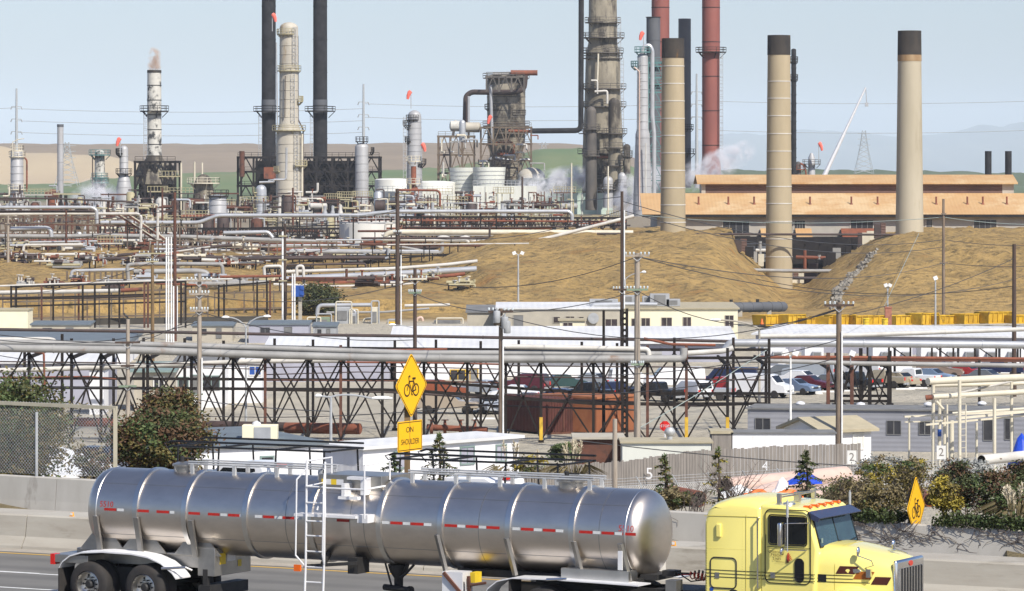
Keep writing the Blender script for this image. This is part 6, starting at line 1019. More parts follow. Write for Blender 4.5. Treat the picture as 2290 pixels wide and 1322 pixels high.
    # stacks
    bk = lambda lab, px: column('black_stack', lab, 'stack', px, 1000, [(440, 33), (355, 32), (-60, 31)], 'stack_black', 0, bands=[(254, 31, 'stack_grey')], plats=[(250, 34)], lads=[(px-18, 258, 350)], group='tall black stacks', rings=74)
    bk('tall black stack left of the beige column', 601); bk('tall black stack right of the beige column', 716)
    for p, lab in ((1477, 'red stack behind the banded chimney with smoke stained top'), (1590, 'tall red stack with dark gallery between two chimneys')):
        column('red_stack', lab, 'stack', p, 1000, [(430, 44), (375, 44), (350, 40), (-60, 40)], 'stack_red', 0, plats=[(118, 34)] if p == 1590 else [], lads=[(p+22, 118, 350)], group='tall red stacks', rings=77, bmat='stack_black')
    column('grey_stack', 'grey stack with flanged rim left of the red stack', 'stack', 1461, 960, [(460, 32), (40, 31), (38, 36)], 'stack_grey', 0, plats=[(150, 26), (190, 26)], group='grey stacks', rings=52, pmat='teal'); column('grey_stack', 'slim grey stack with blurred top right of the banded chimney', 'stack', 1531, 1010, [(420, 29), (42, 28)], 'stack_grey', 0, plats=[(345, 24), (290, 20)], group='grey stacks', rings=49)
    column('flare_stack', 'peeling white and black stack with railed gallery and brown smoke', 'stack', 345, 900, [(362, 36), (350, 33), (158, 31)], 'column_peel', 0, bands=[(163, 6, 'stack_sooty')], plats=[(250, 32)], lads=[(327, 255, 355)], rings=33, bmat='stack_black')
    column('white_stack', 'thin white stack among the left hand vessels', 'stack', 135, 950, [(470, 14), (282, 14)], 'column_grey', 0, bands=[(284, 6, 'stack_grey')], rings=40)
    for p, s in ((2210, 'left'), (2255, 'right')): column('twin_stack', s+' stub of the twin dark stacks beyond the orange roof', 'stack', p, 800, [(420, 15), (338, 15)], 'stack_black', 0, group='twin dark stacks', n=16)
    column('dark_column', 'dark column hidden behind the middle banded chimney', 'column', 1775, 900, [(400, 12), (112, 11)], 'stack_black', .3, plats=[(140, 9), (180, 9)], rings=20)
    # columns
    column('distillation_column', 'tall beige distillation column with galleries between the black stacks', 'column', 646, 930, [(560, 58), (300, 57), (287, 50), (278, 43), (160, 42), (62, 41)], 'column_beige', .3, plats=[(78, 27, 150, 300), (160, 27), (228, 18, -60, 60, 14), (293, 37), (372, 37, -70, 60, 4), (385, 34, 150, 230), (462, 34, 180, 300)], lads=[(660, 62, 160), (656, 165, 290), (664, 295, 460)], pipes=[(3, 'pipe_silver', [(618, 95, 1), (622, 400, 1), (600, 404, 1)]), (3, 'pipe_dark', [(666, 80, 0), (667, 268, 0), (678, 290, 0), (678, 470, 0)]), (4, 'pipe_cream', [(676, 300, 2), (676, 520, 2)]), (2, 'pipe_dark', [(638, 170, 2.5), (637, 262, 2.5)])], pmat='yellow_rail', rings=20)
    cc = column('cracker_column', 'huge soot streaked column with many galleries left of the grey column', 'column', 1348, 950, [(470, 92), (410, 92), (300, 88), (240, 82), (120, 76), (95, 64), (-60, 62)], 'column_soot', .3, plats=[(52, 40), (86, 48), (120, 46), (132, 44), (200, 52), (240, 52), (300, 54), (345, 56), (400, 58)], lads=[(1384, 40, 130), (1390, 130, 300)], pipes=[(12, 'stack_black', [(1300, -60, 4), (1299, 292, 4), (1190, 293, 4)]), (4, 'pipe_white', [(1322, 180, 6), (1336, 180, 6), (1336, 210, 6)]), (5, 'pipe_white', [(1330, 205, 6), (1358, 203, 6), (1358, 232, 6)]), (4, 'pipe_cream', [(1338, 120, 5), (1336, 180, 5)]), (6, 'pipe_rust', [(1310, 350, 6), (1380, 352, 6), (1384, 400, 6)])], pmat='column_dark')
    column('side_vessel', 'cream vessel strapped to the front of the huge soot streaked column', 'vessel', 1374, 938, [(460, 30), (330, 27), (232, 27)], 'column_soot', .5, plats=[(300, 22), (332, 24), (372, 24)], pmat='column_dark'); column('side_vessel', 'dark vessel low on the left of the soot streaked column', 'vessel', 1322, 938, [(470, 26), (250, 24)], 'column_dark', .5, plats=[(290, 20), (350, 20)], pmat='column_dark')
    for p, y, w_, lab in ((1402, 330, 16, 'small drum on the gallery right of the soot streaked column'), (1360, 405, 22, 'low grey drum at the foot of the soot streaked column'), (1392, 395, 20, 'mottled drum beside the steaming gap')): column('small_drum', lab, 'drum', p, 935, [(y+60, w_), (y, w_)], random.choice(['column_soot', 'column_grey']), .5, plats=[(y+20, w_*.8)], group='drums round the soot streaked column', pmat='column_dark')
    column('grey_column', 'slim grey column with a looped overhead pipe left of the banded chimney', 'column', 1437, 900, [(490, 44), (420, 40), (310, 32), (300, 32), (290, 26), (128, 24)], 'column_grey', .4, plats=[(118, 18), (150, 18, 100, 260, -8)], lads=[(1430, 130, 290)], pipes=[(9, 'pipe_silver', [(1436, 122, 0), (1437, 106, 0), (1452, 100, 0), (1459, 112, 0), (1459, 260, 0), (1463, 300, 0), (1463, 440, 0)]), (3, 'pipe_pink', [(1418, 150, 2), (1430, 160, 2), (1430, 470, 2)]), (3, 'pipe_white', [(1444, 320, 3), (1444, 470, 3)])], pmat='teal', rings=18)
    frame('teal_frame', 'teal stair tower hidden behind the banded chimney', 'stair tower', 1450, 1482, 140, 470, 905, 5, 1, 10, 'teal', wd=.22)
    column('grey_vessel', 'silver vessel with red windsock between the black furnace and the rusty stub stack', 'vessel', 927, 940, [(470, 36), (385, 34), (260, 30)], 'column_grey', .45, plats=[(270, 19, 120, 300), (282, 26, 140, 240), (318, 22, 140, 240), (368, 22, -70, 50, 4)], lads=[(906, 262, 400)], rings=13); column('rusty_stub', 'rust red stub stack before the silver vessel', 'stack', 925, 920, [(480, 24), (425, 24), (415, 12), (372, 12)], 'pipe_rust', 0, plats=[(362, 16), (412, 16)], pmat='pipe_cream')
    column('grey_vessel', 'silver vessel at the right end of the black furnace', 'vessel', 809, 985, [(480, 32), (330, 30)], 'column_grey', .35, plats=[(342, 14, -60, 60, 14), (318, 14)], rings=18); column('grey_vessel', 'broad grey vessel before the plateau pipes left of the black furnace', 'vessel', 487, 790, [(590, 42), (440, 39)], 'column_grey', .12, plats=[(440, 24)], rings=18)
    column('grey_vessel', 'small silver vessel with zigzag pipe left of the beige column', 'vessel', 584, 860, [(530, 26), (424, 24)], 'pipe_silver', .45, plats=[(432, 20, 150, 220), (468, 20, 150, 220)], rings=12, pmat='yellow_rail'); column('grey_vessel', 'silver vessel with brown stain at the far left edge', 'vessel', 38, 900, [(500, 30), (340, 28)], 'column_grey', .1, plats=[(352, 18), (425, 20), (338, 14)], pipes=[(4, 'pipe_rust', [(52, 350, 0), (60, 358, 0), (60, 430, 0)]), (2, 'pipe_cream', [(28, 352, 2), (28, 318, 2), (40, 312, 2), (54, 310, 2)])], pmat='pipe_cream', rings=16)
    column('grey_vessel', 'short vessel with rusty dome left of the thin spired vessel', 'vessel', 223, 930, [(470, 30), (430, 24), (352, 22), (345, 22)], 'column_peel', .5, plats=[(348, 24), (400, 18), (410, 20)], pipes=[(2.4, 'pipe_dark', [(207, 350, 2), (207, 430, 2)])], pmat='teal'); column('grey_vessel', 'slim vessel with red windsock left of the peeling stack', 'vessel', 277, 930, [(470, 34), (420, 34), (396, 24), (392, 20), (335, 19)], 'column_grey', .5, plats=[(345, 18, 140, 260), (390, 18)], rings=14)
    column('rusty_drum', 'short rusty drum beside the thin white stack', 'drum', 118, 900, [(470, 22), (432, 22)], 'pipe_rust', .4, plats=[(440, 16)], pmat='yellow_rail'); column('grey_vessel', 'domed vessel under the three thin masts', 'vessel', 455, 880, [(480, 50), (420, 44)], 'column_soot', .7, plats=[(411, 36)], pmat='pipe_cream')
    for p, y, s in ((405, 364, 'left'), (435, 362, 'middle'), (452, 364, 'right')): m = MB(); m.cyl(at(p, 470, 900), at(p, y, 900), .22, n=8); one(m, 'thin_mast', 'pipe_cream', s+' one of three thin cream masts before the green slope', 'mast', 'thin cream masts')
    t = column('white_tank', 'squat white storage tank with railed roof on the plateau', 'tank', 823, 660, [(568, 128), (500, 128)], 'tank_white', 0, n=48, plats=()); plat(t, 823, 499, 660, 64, 180, 360, 'galv', inner=.9)
    for p, q, y, s in ((880, 84, 402, 'low white tank behind the silver vessel with red windsock'), (972, 92, 408, 'white tank in front of the rusty reactor frame')): column('white_tank', s, 'tank', p, 960, [(480, q), (y, q)], 'tank_white', .04, n=36)
    column('dome_tank', 'beige domed tank right of the cooling tower cones', 'tank', 1188, 965, [(470, 68), (396, 62)], 'column_beige', .35, n=32)
    # black furnaces
    for lab, p0, p1, y0, y1, c, l in (('black steel furnace beneath the two black stacks', 532, 848, 352, 480, 9, 4), ('black furnace structure under the peeling stack', 302, 392, 362, 490, 4, 4)):
        t = frame('furnace', lab, 'furnace', p0, p1, y0, y1, 985 if p0 > 400 else 890, 12, c, l, 'dark_steel', core='dark_steel', wd=.5)
        if p0 > 400: m = MB(); m.b6(X(590, 975), X(614, 975), 975, 984, Z(400, 975), Z(374, 975)); m.put('rusty_hopper', 'pipe_rust', t); m = MB(); m.cyl(at(541, 395, 983), at(541, 338, 983), .65, n=12); m.put('vent_pipe', 'steel_rust', t)
        else: m = MB(); m.lathe(at(345, 412, 894), [(4.6, 0), (4.4, 2.2), (3.4, 4.2), (1.9, 5.6), (1.7, 6.4)], 24); m.put('hood_cone', 'column_soot', t)
    for p, y0, s in ((330, 430, 'left'), (355, 396, 'right')):
        m = MB(); m.b6(X(p, 880), X(p+46, 880), 880, 884, Z(y0, 880), Z(y0, 880)+.25)
        for k in range(7): x = X(p, 880)+k*.73; m.bar((x, 880, Z(y0, 880)), (x, 880, Z(y0, 880)+1.3), .1)
        m.bar((X(p, 880), 880, Z(y0, 880)+1.3), (X(p+46, 880), 880, Z(y0, 880)+1.3), .12); one(m, 'walkway', 'yellow_rail', 'yellow railed walkway, '+('lower' if s == 'left' else 'upper')+' one before the peeling stack furnace', 'walkway')
    # regenerator
    Y = 1000; t = column('regenerator', 'big banded beige reactor vessel hung with rusty pipes in the middle of the skyline', 'reactor', 1132, Y, [(470, 70), (335, 74), (325, 84), (200, 86), (172, 82)], 'reactor_shell', .1, plats=[(176, 52), (245, 48, 150, 250), (258, 44, -70, 60), (283, 52), (300, 50)], rings=15, bmat='column_dark', pmat='column_dark')
    for d, mt, pts in ((12, 'pipe_dark', [(1040, 290, 4), (1042, 215, 4), (1054, 206, 4), (1150, 207, 6), (1172, 200, 6), (1175, 168, 6)]), (12, 'pipe_rust', [(1142, 163, 5), (1202, 163, 5)]), (9, 'pipe_grey', [(1102, 166, 4), (1142, 165, 4)]), (7, 'pipe_rust', [(1137, 293, 8), (1190, 294, 8)]), (5, 'pipe_silver', [(1048, 215, 6), (1048, 310, 6)]), (7, 'pipe_silver', [(1097, 190, 8), (1099, 260, 8), (1102, 325, 8)]), (6, 'pipe_rust', [(1108, 325, 9), (1112, 318, 9), (1140, 316, 9), (1150, 325, 9), (1148, 345, 9), (1112, 345, 9)]), (6, 'pipe_silver', [(1092, 362, 10), (1100, 352, 10), (1150, 360, 10), (1184, 356, 10), (1188, 370, 10)]), (6, 'pipe_white', [(1022, 276, 7), (1018, 270, 7), (1012, 310, 7)])): m = MB(); m.pipe([at(a, b, Y-c) for a, b, c in pts], d*Y/F/2, 10); m.put('process_pipe', mt, t)
    frame('reactor_frame', 'rusty open frame left of the big reactor vessel', 'steel frame', 980, 1060, 305, 470, 990, 8, 3, 4, 'reactor_steel', wd=.45); frame('reactor_frame', 'dense rusty frame round the foot of the big reactor vessel', 'steel frame', 1075, 1188, 285, 470, 988, 10, 4, 5, 'reactor_steel', wd=.4); frame('reactor_frame', 'dark top deck frame over the big reactor vessel', 'steel frame', 1088, 1172, 172, 206, 990, 8, 3, 1, 'column_dark', wd=.4)
    for i, (p, y, w_, lab) in enumerate(((1020, 282, 24, 'pale horizontal drum on the rusty frame'), (1057, 285, 30, 'olive horizontal drum beside the big reactor vessel'))): m = MB(); c = at(p, y, 992); w2 = w_*.11; m.tube([c+V((-w2*.62, 0, 0)), c+V((-w2*.5, 0, 0)), c+V((w2*.5, 0, 0)), c+V((w2*.62, 0, 0))], [.5, 1.25, 1.25, .5], 16); one(m, 'horizontal_drum', ('column_peel', 'column_beige')[i], lab, 'drum')
    column('silver_drum', 'upright silver drum on the rusty frame left of the big reactor vessel', 'drum', 1034, 984, [(318, 15), (275, 14)], 'pipe_silver', .5)
    random.seed(31)
    for k in range(22):
        px = random.uniform(985, 1190); y = random.uniform(300, 385); m = MB(); d = random.uniform(2.5, 5); l = random.uniform(10, 40); up = random.random() < .4; pts = [(px, y), (px+(0 if up else l), y+(l if up else 0)), (px+(6 if up else l), y+l*(1 if up else .5))]; m.pipe([at(a, b, 984-random.uniform(0, 4)) for a, b in pts], d*.055, 6)
        m.put('process_pipe', random.choice(['pipe_rust', 'pipe_cream', 'pipe_grey', 'pipe_dark', 'pipe_silver', 'pipe_white']), t)
    # cooling tower
    for p0, p1, y0, Y, lab in ((845, 1012, 428, 950, 'white cooling tower wall left of the cones'), (1058, 1200, 416, 940, 'white cooling tower wall in front of the cones'), (1200, 1370, 432, 945, 'mint white cooling tower wall at the steaming end')):
        x0, x1 = X(p0, Y), X(p1, Y); t = root('cooling_tower', V(((x0+x1)/2, Y+5, 0)), lab, 'cooling tower', 'cooling tower cells'); m = MB(); m.b6(x0, x1, Y, Y+10, -.5, Z(y0, Y)); m.put('wall', 'mint_wall' if p0 == 1200 else 'tower_white', t); m = MB()
        for h in (.6, 1.2): m.bar((x0, Y+.1, Z(y0, Y)+h), (x1, Y+.1, Z(y0, Y)+h), .09)
        for k in range(16): x = x0+(x1-x0)*k/15; m.bar((x, Y+.1, Z(y0, Y)), (x, Y+.1, Z(y0, Y)+1.2), .1)
        m.put('railing', 'galv', t); m = MB()
        for k in range(1, 5): x = x0+(x1-x0)*k/5; m.bar((x, Y-.1, -.5), (x, Y-.1, Z(y0, Y)), .25, .2)
        m.put('rib', 'tower_white', t)
    for p, w_, y0, Y, lab in ((1043, 76, 375, 962, 'left grey cone of the cooling tower'), (1094, 74, 374, 955, 'middle pale cone of the cooling tower'), (1225, 110, 398, 962, 'low wide cone wrapped in steam'), (1168, 70, 402, 970, 'low cone before the domed tank')): column('cooling_cone', lab, 'fan stack', p, Y, [(470, w_*.95), (430, w_*.9), (412, w_*.92), (y0, w_)], 'tower_white', 0, group='fan cones of the cooling tower', rings=9, bmat='column_grey', n=32)
    # right hand distance
    t = column('small_vessel', 'grey vessel with gallery and red windsock left of the crane', 'vessel', 1815, 1100, [(430, 17), (352, 15), (345, 8)], 'column_grey', .4, plats=[(368, 20)], pmat='column_dark', pipes=[(4, 'pipe_rust', [(1790, 365, 1), (1800, 372, 1), (1804, 400, 1)]), (3, 'pipe_cream', [(1776, 372, 1), (1776, 420, 1)])]); column('small_vessel', 'stubby dark vessel by the orange roof ridge', 'vessel', 1785, 1100, [(430, 14), (366, 12)], 'column_dark', .4, plats=[(380, 14)], pmat='pipe_rust')
    t = root('mobile_crane', at(1845, 430, 1150), 'white lattice free crane boom with hanging hook beyond the orange roof', 'crane'); m = MB(); m.tube([at(1836, 409, 1150), at(1888, 298, 1150)], [.7, .5], 6); m.tube([at(1888, 298, 1150), at(1936, 196, 1150)], [.42, .28], 6); m.put('boom', 'alu_white', t); m = MB(); m.tube([at(1936, 196, 1150), at(1938, 232, 1150)], .14, 5); m.box(at(1938, 234, 1150), (.9, .9, 1.1)); m.put('hook', 'galv', t); m = MB(); m.b6(X(1822, 1150), X(1862, 1150), 1148, 1152, Z(440, 1150), Z(405, 1150)); m.put('carrier', 'alu_white', t)
    for p, y, Y, flip, lab in ((612, 36, 990, 1, 'red windsock on the left black stack'), (266, 314, 925, -1, 'red windsock on the slim vessel at left'), (916, 209, 935, -1, 'small red windsock above the silver vessel'), (946, 326, 930, 1, 'red windsock at the side of the silver vessel'), (1096, 264, 985, -1, 'red ball shaped windsock on the big reactor vessel'), (1436, 77, 895, -1, 'red windsock left of the grey flanged stack'), (1834, 324, 1095, 1, 'red windsock on the vessel left of the crane')):
        t = root('windsock', at(p, y+30, Y), lab, 'windsock', 'red windsocks'); m = MB(); m.tube([at(p-3*flip, y+34, Y), at(p-3*flip, y-6, Y)], .1, 5); m.put('mast', 'galv', t); m = MB(); m.tube([at(p-3*flip, y-5, Y), at(p, y-2, Y), at(p+3*flip, y+5, Y), at(p+4.5*flip, y+13, Y)], [.42, .52, .42, .28], 8); m.put('sock', 'windsock', t)
    # transmission towers
    for p, y0, y1, Y, w_, lab in ((1932, 292, 388, 2500, 34, 'faint lattice pylon before the blue mountains'), (150, 318, 420, 2200, 46, 'faint lattice pylon before the tan hillside'), (1216, 318, 395, 2300, 26, 'faint lattice pylon by the steaming tower')):
        t = root('pylon', at(p, y1, Y), lab, 'pylon', 'lattice pylons'); s = Y/F; m = MB(); zb, zt = Z(y1, Y), Z(y0, Y); x = X(p, Y); H_ = zt-zb; wf = lambda f: (w_*s/2)*(1-f)**1.3+1.0
        for a in (-1, 1):
            for b in (-1, 1): m.tube([(x+a*wf(f), Y+b*wf(f), zb+H_*f) for f in (0, .25, .5, .75, 1)], .16, 4)
        for k in range(9):
            f, g = k/9, (k+1)/9
            for b in (-1, 1): m.bar((x-wf(f), Y+b*wf(f), zb+H_*f), (x+wf(g), Y+b*wf(g), zb+H_*g), .18); m.bar((x+wf(f), Y+b*wf(f), zb+H_*f), (x-wf(g), Y+b*wf(g), zb+H_*g), .18)
        m.put('lattice', 'galv', t); m = MB()
        for f in (.66, .8, .93): m.bar((x-w_*s*.42, Y, zb+H_*f), (x+w_*s*.42, Y, zb+H_*f), .3)
        m.put('cross_arm', 'galv', t)
    for p, y0, Y, lab in ((813, 188, 1500, 'tubular power pole with three pairs of arms above the silver vessel'), (37, 198, 1500, 'tubular power pole at far left with short arms'), (1558, 165, 1500, 'thin grey power pole between the slim grey stack and the red stack')):
        t = root('power_pole', at(p, 400, Y), lab, 'power pole', 'distant tubular power poles'); m = MB(); m.cyl(at(p, 420, Y), at(p, y0, Y), .75, .35, n=8); m.put('pole', 'galv', t)
        for k in range(3):
            m = MB(); y = y0+40+k*28; m.bar(at(p-10, y, Y), at(p+10, y+1, Y), .25); m.tube([at(p-10, y, Y), at(p-13, y+7, Y)], .2, 4); m.tube([at(p+10, y, Y), at(p+13, y+7, Y)], .2, 4); m.put('arm', 'galv', t)
    k = 0
    for (p, q, y, s_, lab) in ((-60, 37, 240, 3, 'upper line left of the far left power pole'), (37, 813, 243, 8, 'upper line between the two tubular power poles'), (37, 813, 270, 8, 'middle line between the two tubular power poles'), (37, 813, 296, 8, 'lower line between the two tubular power poles'), (813, 1558, 232, 7, 'upper line right of the silver vessel pole'), (813, 1558, 262, 8, 'lower line right of the silver vessel pole'), (1558, 2340, 225, 7, 'upper line across the blue mountains'), (1558, 2340, 290, 8, 'lower line across the blue mountains')):
        m = MB(); m.tube([at(p+(q-p)*j/10, y+s_*(1-(2*j/10-1)**2), 1500) for j in range(11)], .09, 4); one(m, 'power_line', 'galv', 'distant power '+lab, 'power line', 'distant power lines')
M('yellow_rail', (.40, .36, .22), (.32, .28, .17), 1, .7); M('reactor_steel', (.11, .075, .055), (.17, .14, .10), .5, .8, rust=(.05, .04, .035), ra=.55)
skyline(); racks()
# ---------------------------------------------------------------- steam and smoke
def puffs():
    import itertools
    bmp = bmesh.new(); bmesh.ops.create_icosphere(bmp, subdivisions=2, radius=1); me0 = bpy.data.meshes.new('puff'); bmp.to_mesh(me0); bmp.free()
    def vm(name, col, dens, sc_):
        m = bpy.data.materials.new(name); m.use_nodes = True; t = m.node_tree; t.nodes.clear(); N = t.nodes.new; L = t.links.new; o = N('ShaderNodeOutputMaterial'); p = N('ShaderNodeVolumePrincipled'); p.inputs['Color'].default_value = (*col, 1); p.inputs['Anisotropy'].default_value = -.1
        tc = N('ShaderNodeTexCoord'); gr_ = N('ShaderNodeTexGradient'); gr_.gradient_type = 'SPHERICAL'; L(tc.outputs['Object'], gr_.inputs[0]); g = N('ShaderNodeNewGeometry'); mp = N('ShaderNodeMapping'); mp.inputs['Scale'].default_value = (sc_, sc_, sc_); L(g.outputs['Position'], mp.inputs[0]); n = N('ShaderNodeTexNoise'); n.inputs['Scale'].default_value = 1; n.inputs['Detail'].default_value = 9; n.inputs['Roughness'].default_value = .68; n.inputs['Distortion'].default_value = .6; L(mp.outputs[0], n.inputs[0])
        mr = N('ShaderNodeMapRange'); mr.inputs['From Min'].default_value = .46; mr.inputs['From Max'].default_value = .7; L(n.outputs[0], mr.inputs['Value']); mu = N('ShaderNodeMath'); mu.operation = 'MULTIPLY'; L(mr.outputs[0], mu.inputs[0]); L(gr_.outputs['Fac'], mu.inputs[1]); m2 = N('ShaderNodeMath'); m2.operation = 'MULTIPLY'; L(mu.outputs[0], m2.inputs[0]); m2.inputs[1].default_value = dens; L(m2.outputs[0], p.inputs['Density']); L(p.outputs[0], o.inputs['Volume']); return m
    ms = vm('steam', (.97, .97, 1), 1.5, .3); mk = vm('brown_smoke', (.78, .54, .36), 5, .3)
    def plume(name, label, Y, pts, mat):
        t = root(name, at(pts[0][0], pts[0][1], Y), label, 'steam' if mat is ms else 'smoke'); t['kind'] = 'stuff'
        for px, py, rx, ry in pts:
            me = me0.copy(); me.materials.append(mat); o = bpy.data.objects.new('puff', me); COL.objects.link(o); o.parent = t; o.location = at(px, py, Y)-V(t.location); s = Y/F; o.scale = (rx*s*1.5, rx*s*1.3, ry*s*1.5)
    plume('steam_plume', 'grey steam drifting up between the soot streaked and grey columns', 925, [(1392, 470, 30, 26), (1412, 440, 30, 28), (1432, 412, 32, 28), (1455, 395, 28, 22)], ms)
    plume('steam_plume', 'white steam billowing right of the banded chimney', 980, [(1545, 402, 28, 20), (1572, 385, 34, 24), (1605, 368, 34, 24), (1635, 350, 30, 22), (1662, 338, 22, 18)], ms)
    plume('steam_plume', 'white steam cloud low on the green slope at left', 910, [(190, 446, 30, 20), (215, 432, 34, 26), (235, 440, 28, 22)], ms)
    plume('steam_plume', 'steam rolling off the cooling tower cones', 945, [(1200, 425, 38, 28), (1235, 412, 40, 26), (1270, 405, 38, 26), (1298, 398, 26, 22), (1170, 448, 26, 24)], ms)
    plume('smoke_plume', 'brown smoke leaving the peeling stack', 900, [(344, 150, 12, 14), (344, 136, 12, 14), (343, 122, 12, 12)], mk)
puffs()
# ================================================================ poles, lamps, wires, plant clutter
def pole(px, y0, Y, d, mat, label, arms=(), yb=None, name='utility_pole', trans=(), conduit=None, cat='pole', group='utility poles in the yard', ins=True):
    s = Y/F; x = X(px, Y); zb = min(gz(x, Y), Z(yb, Y) if yb else 99)-.2; zt = Z(y0, Y); t = root(name, V((x, Y, zb)), label, cat, group); m = MB(); r = d*s/2
    n = 6; m.tube([(x+random.uniform(-.02, .02)*0, Y, zb+(zt-zb)*k/n) for k in range(n+1)], [r*(1.12-.3*k/n) for k in range(n+1)], 10); m.put('pole_shaft', mat, t)
    for ay, hw, *am in arms:
        m = MB(); z = Z(ay, Y); w_ = hw*s; m.bar((x-w_, Y-r-.07, z), (x+w_, Y-r-.07, z+.02), .12, .14); a = m.put('cross_arm', am[0] if am else mat, t, smooth=False); m = MB()
        for q in (-1, 1): m.bar((x+q*w_*.5, Y-r-.05, z), (x, Y-r-.03, z-w_*.45), .05)
        m.put('arm_brace', 'galv', a, smooth=False)
        if ins:
            for q in (-.95, -.62, -.3, .3, .62, .95): m = MB(); m.lathe((x+q*w_, Y-r-.07, z+.07), [(.03, 0), (.07, .05), (.05, .1), (.08, .13), (.05, .2), (0, .22)], 8); m.put('insulator', 'glass_ins', a)
    for dx, ty in trans:
        m = MB(); c = V((x+dx*s, Y-r-.25, Z(ty, Y))); m.lathe(c, [(.2, 0), (.24, .05), (.24, .75), (.2, .82), (.06, .84), (.05, 1.0), (0, 1.0)], 12); m.put('transformer', 'ac_grey', t)
    if conduit: m = MB(); m.cyl((x+conduit[0]*s, Y-r-.05, Z(conduit[2], Y)), (x+conduit[0]*s, Y-r-.05, Z(conduit[1], Y)), .06, n=6); m.put('conduit', 'white_panel', t)
    return t
def lamp(px, y0, Y, d, label, heads, mat='galv', yb=None, kind='street_lamp'):
    s = Y/F; x = X(px, Y); zb = gz(x, Y)-.1 if yb is None else Z(yb, Y); t = root(kind, V((x, Y, zb)), label, 'lamp post', 'yard lamps'); m = MB(); m.tube([(x, Y, zb), (x, Y, Z(y0, Y))], [d*s*.6, d*s*.4], 8); m.put('post', mat, t)
    for hx, hy, sz in heads:
        h = at(hx, hy, Y); m = MB(); p0 = V((x, Y, Z(y0, Y))); mid = V((p0.x+(h.x-p0.x)*.35, Y, max(h.z, p0.z)-(.05 if h.z > p0.z else -.3))); pts = [p0+(mid-p0)*k*2*.5 if k < 1 else p0 for k in (0,)]
        for k in range(1, 7): u_ = k/6; pts.append(p0*(1-u_)**2+mid*2*u_*(1-u_)+h*u_*u_)
        m.tube(pts, max(.035, d*s*.3), 6); a = m.put('arm', mat, t); m = MB(); sg = 1 if h.x >= x else -1; L_ = sz*s
        if sz < 14 and abs(hx-px) < 14: m.box(h, (L_, .5, L_*.9), Matrix.Rotation(.4*sg, 3, 'Y'))
        else: m.loft([[h+V((sg*q, yy, zz)) for yy, zz in ((-w_, 0), (0, h_), (w_, 0), (0, -h_*.6))] for q, w_, h_ in ((-.05, .05, .05), (L_*.2, .17, .13), (L_*.7, .2, .14), (L_, .06, .04))])
        m.put('lamp_head', 'white_panel', a)
    return t
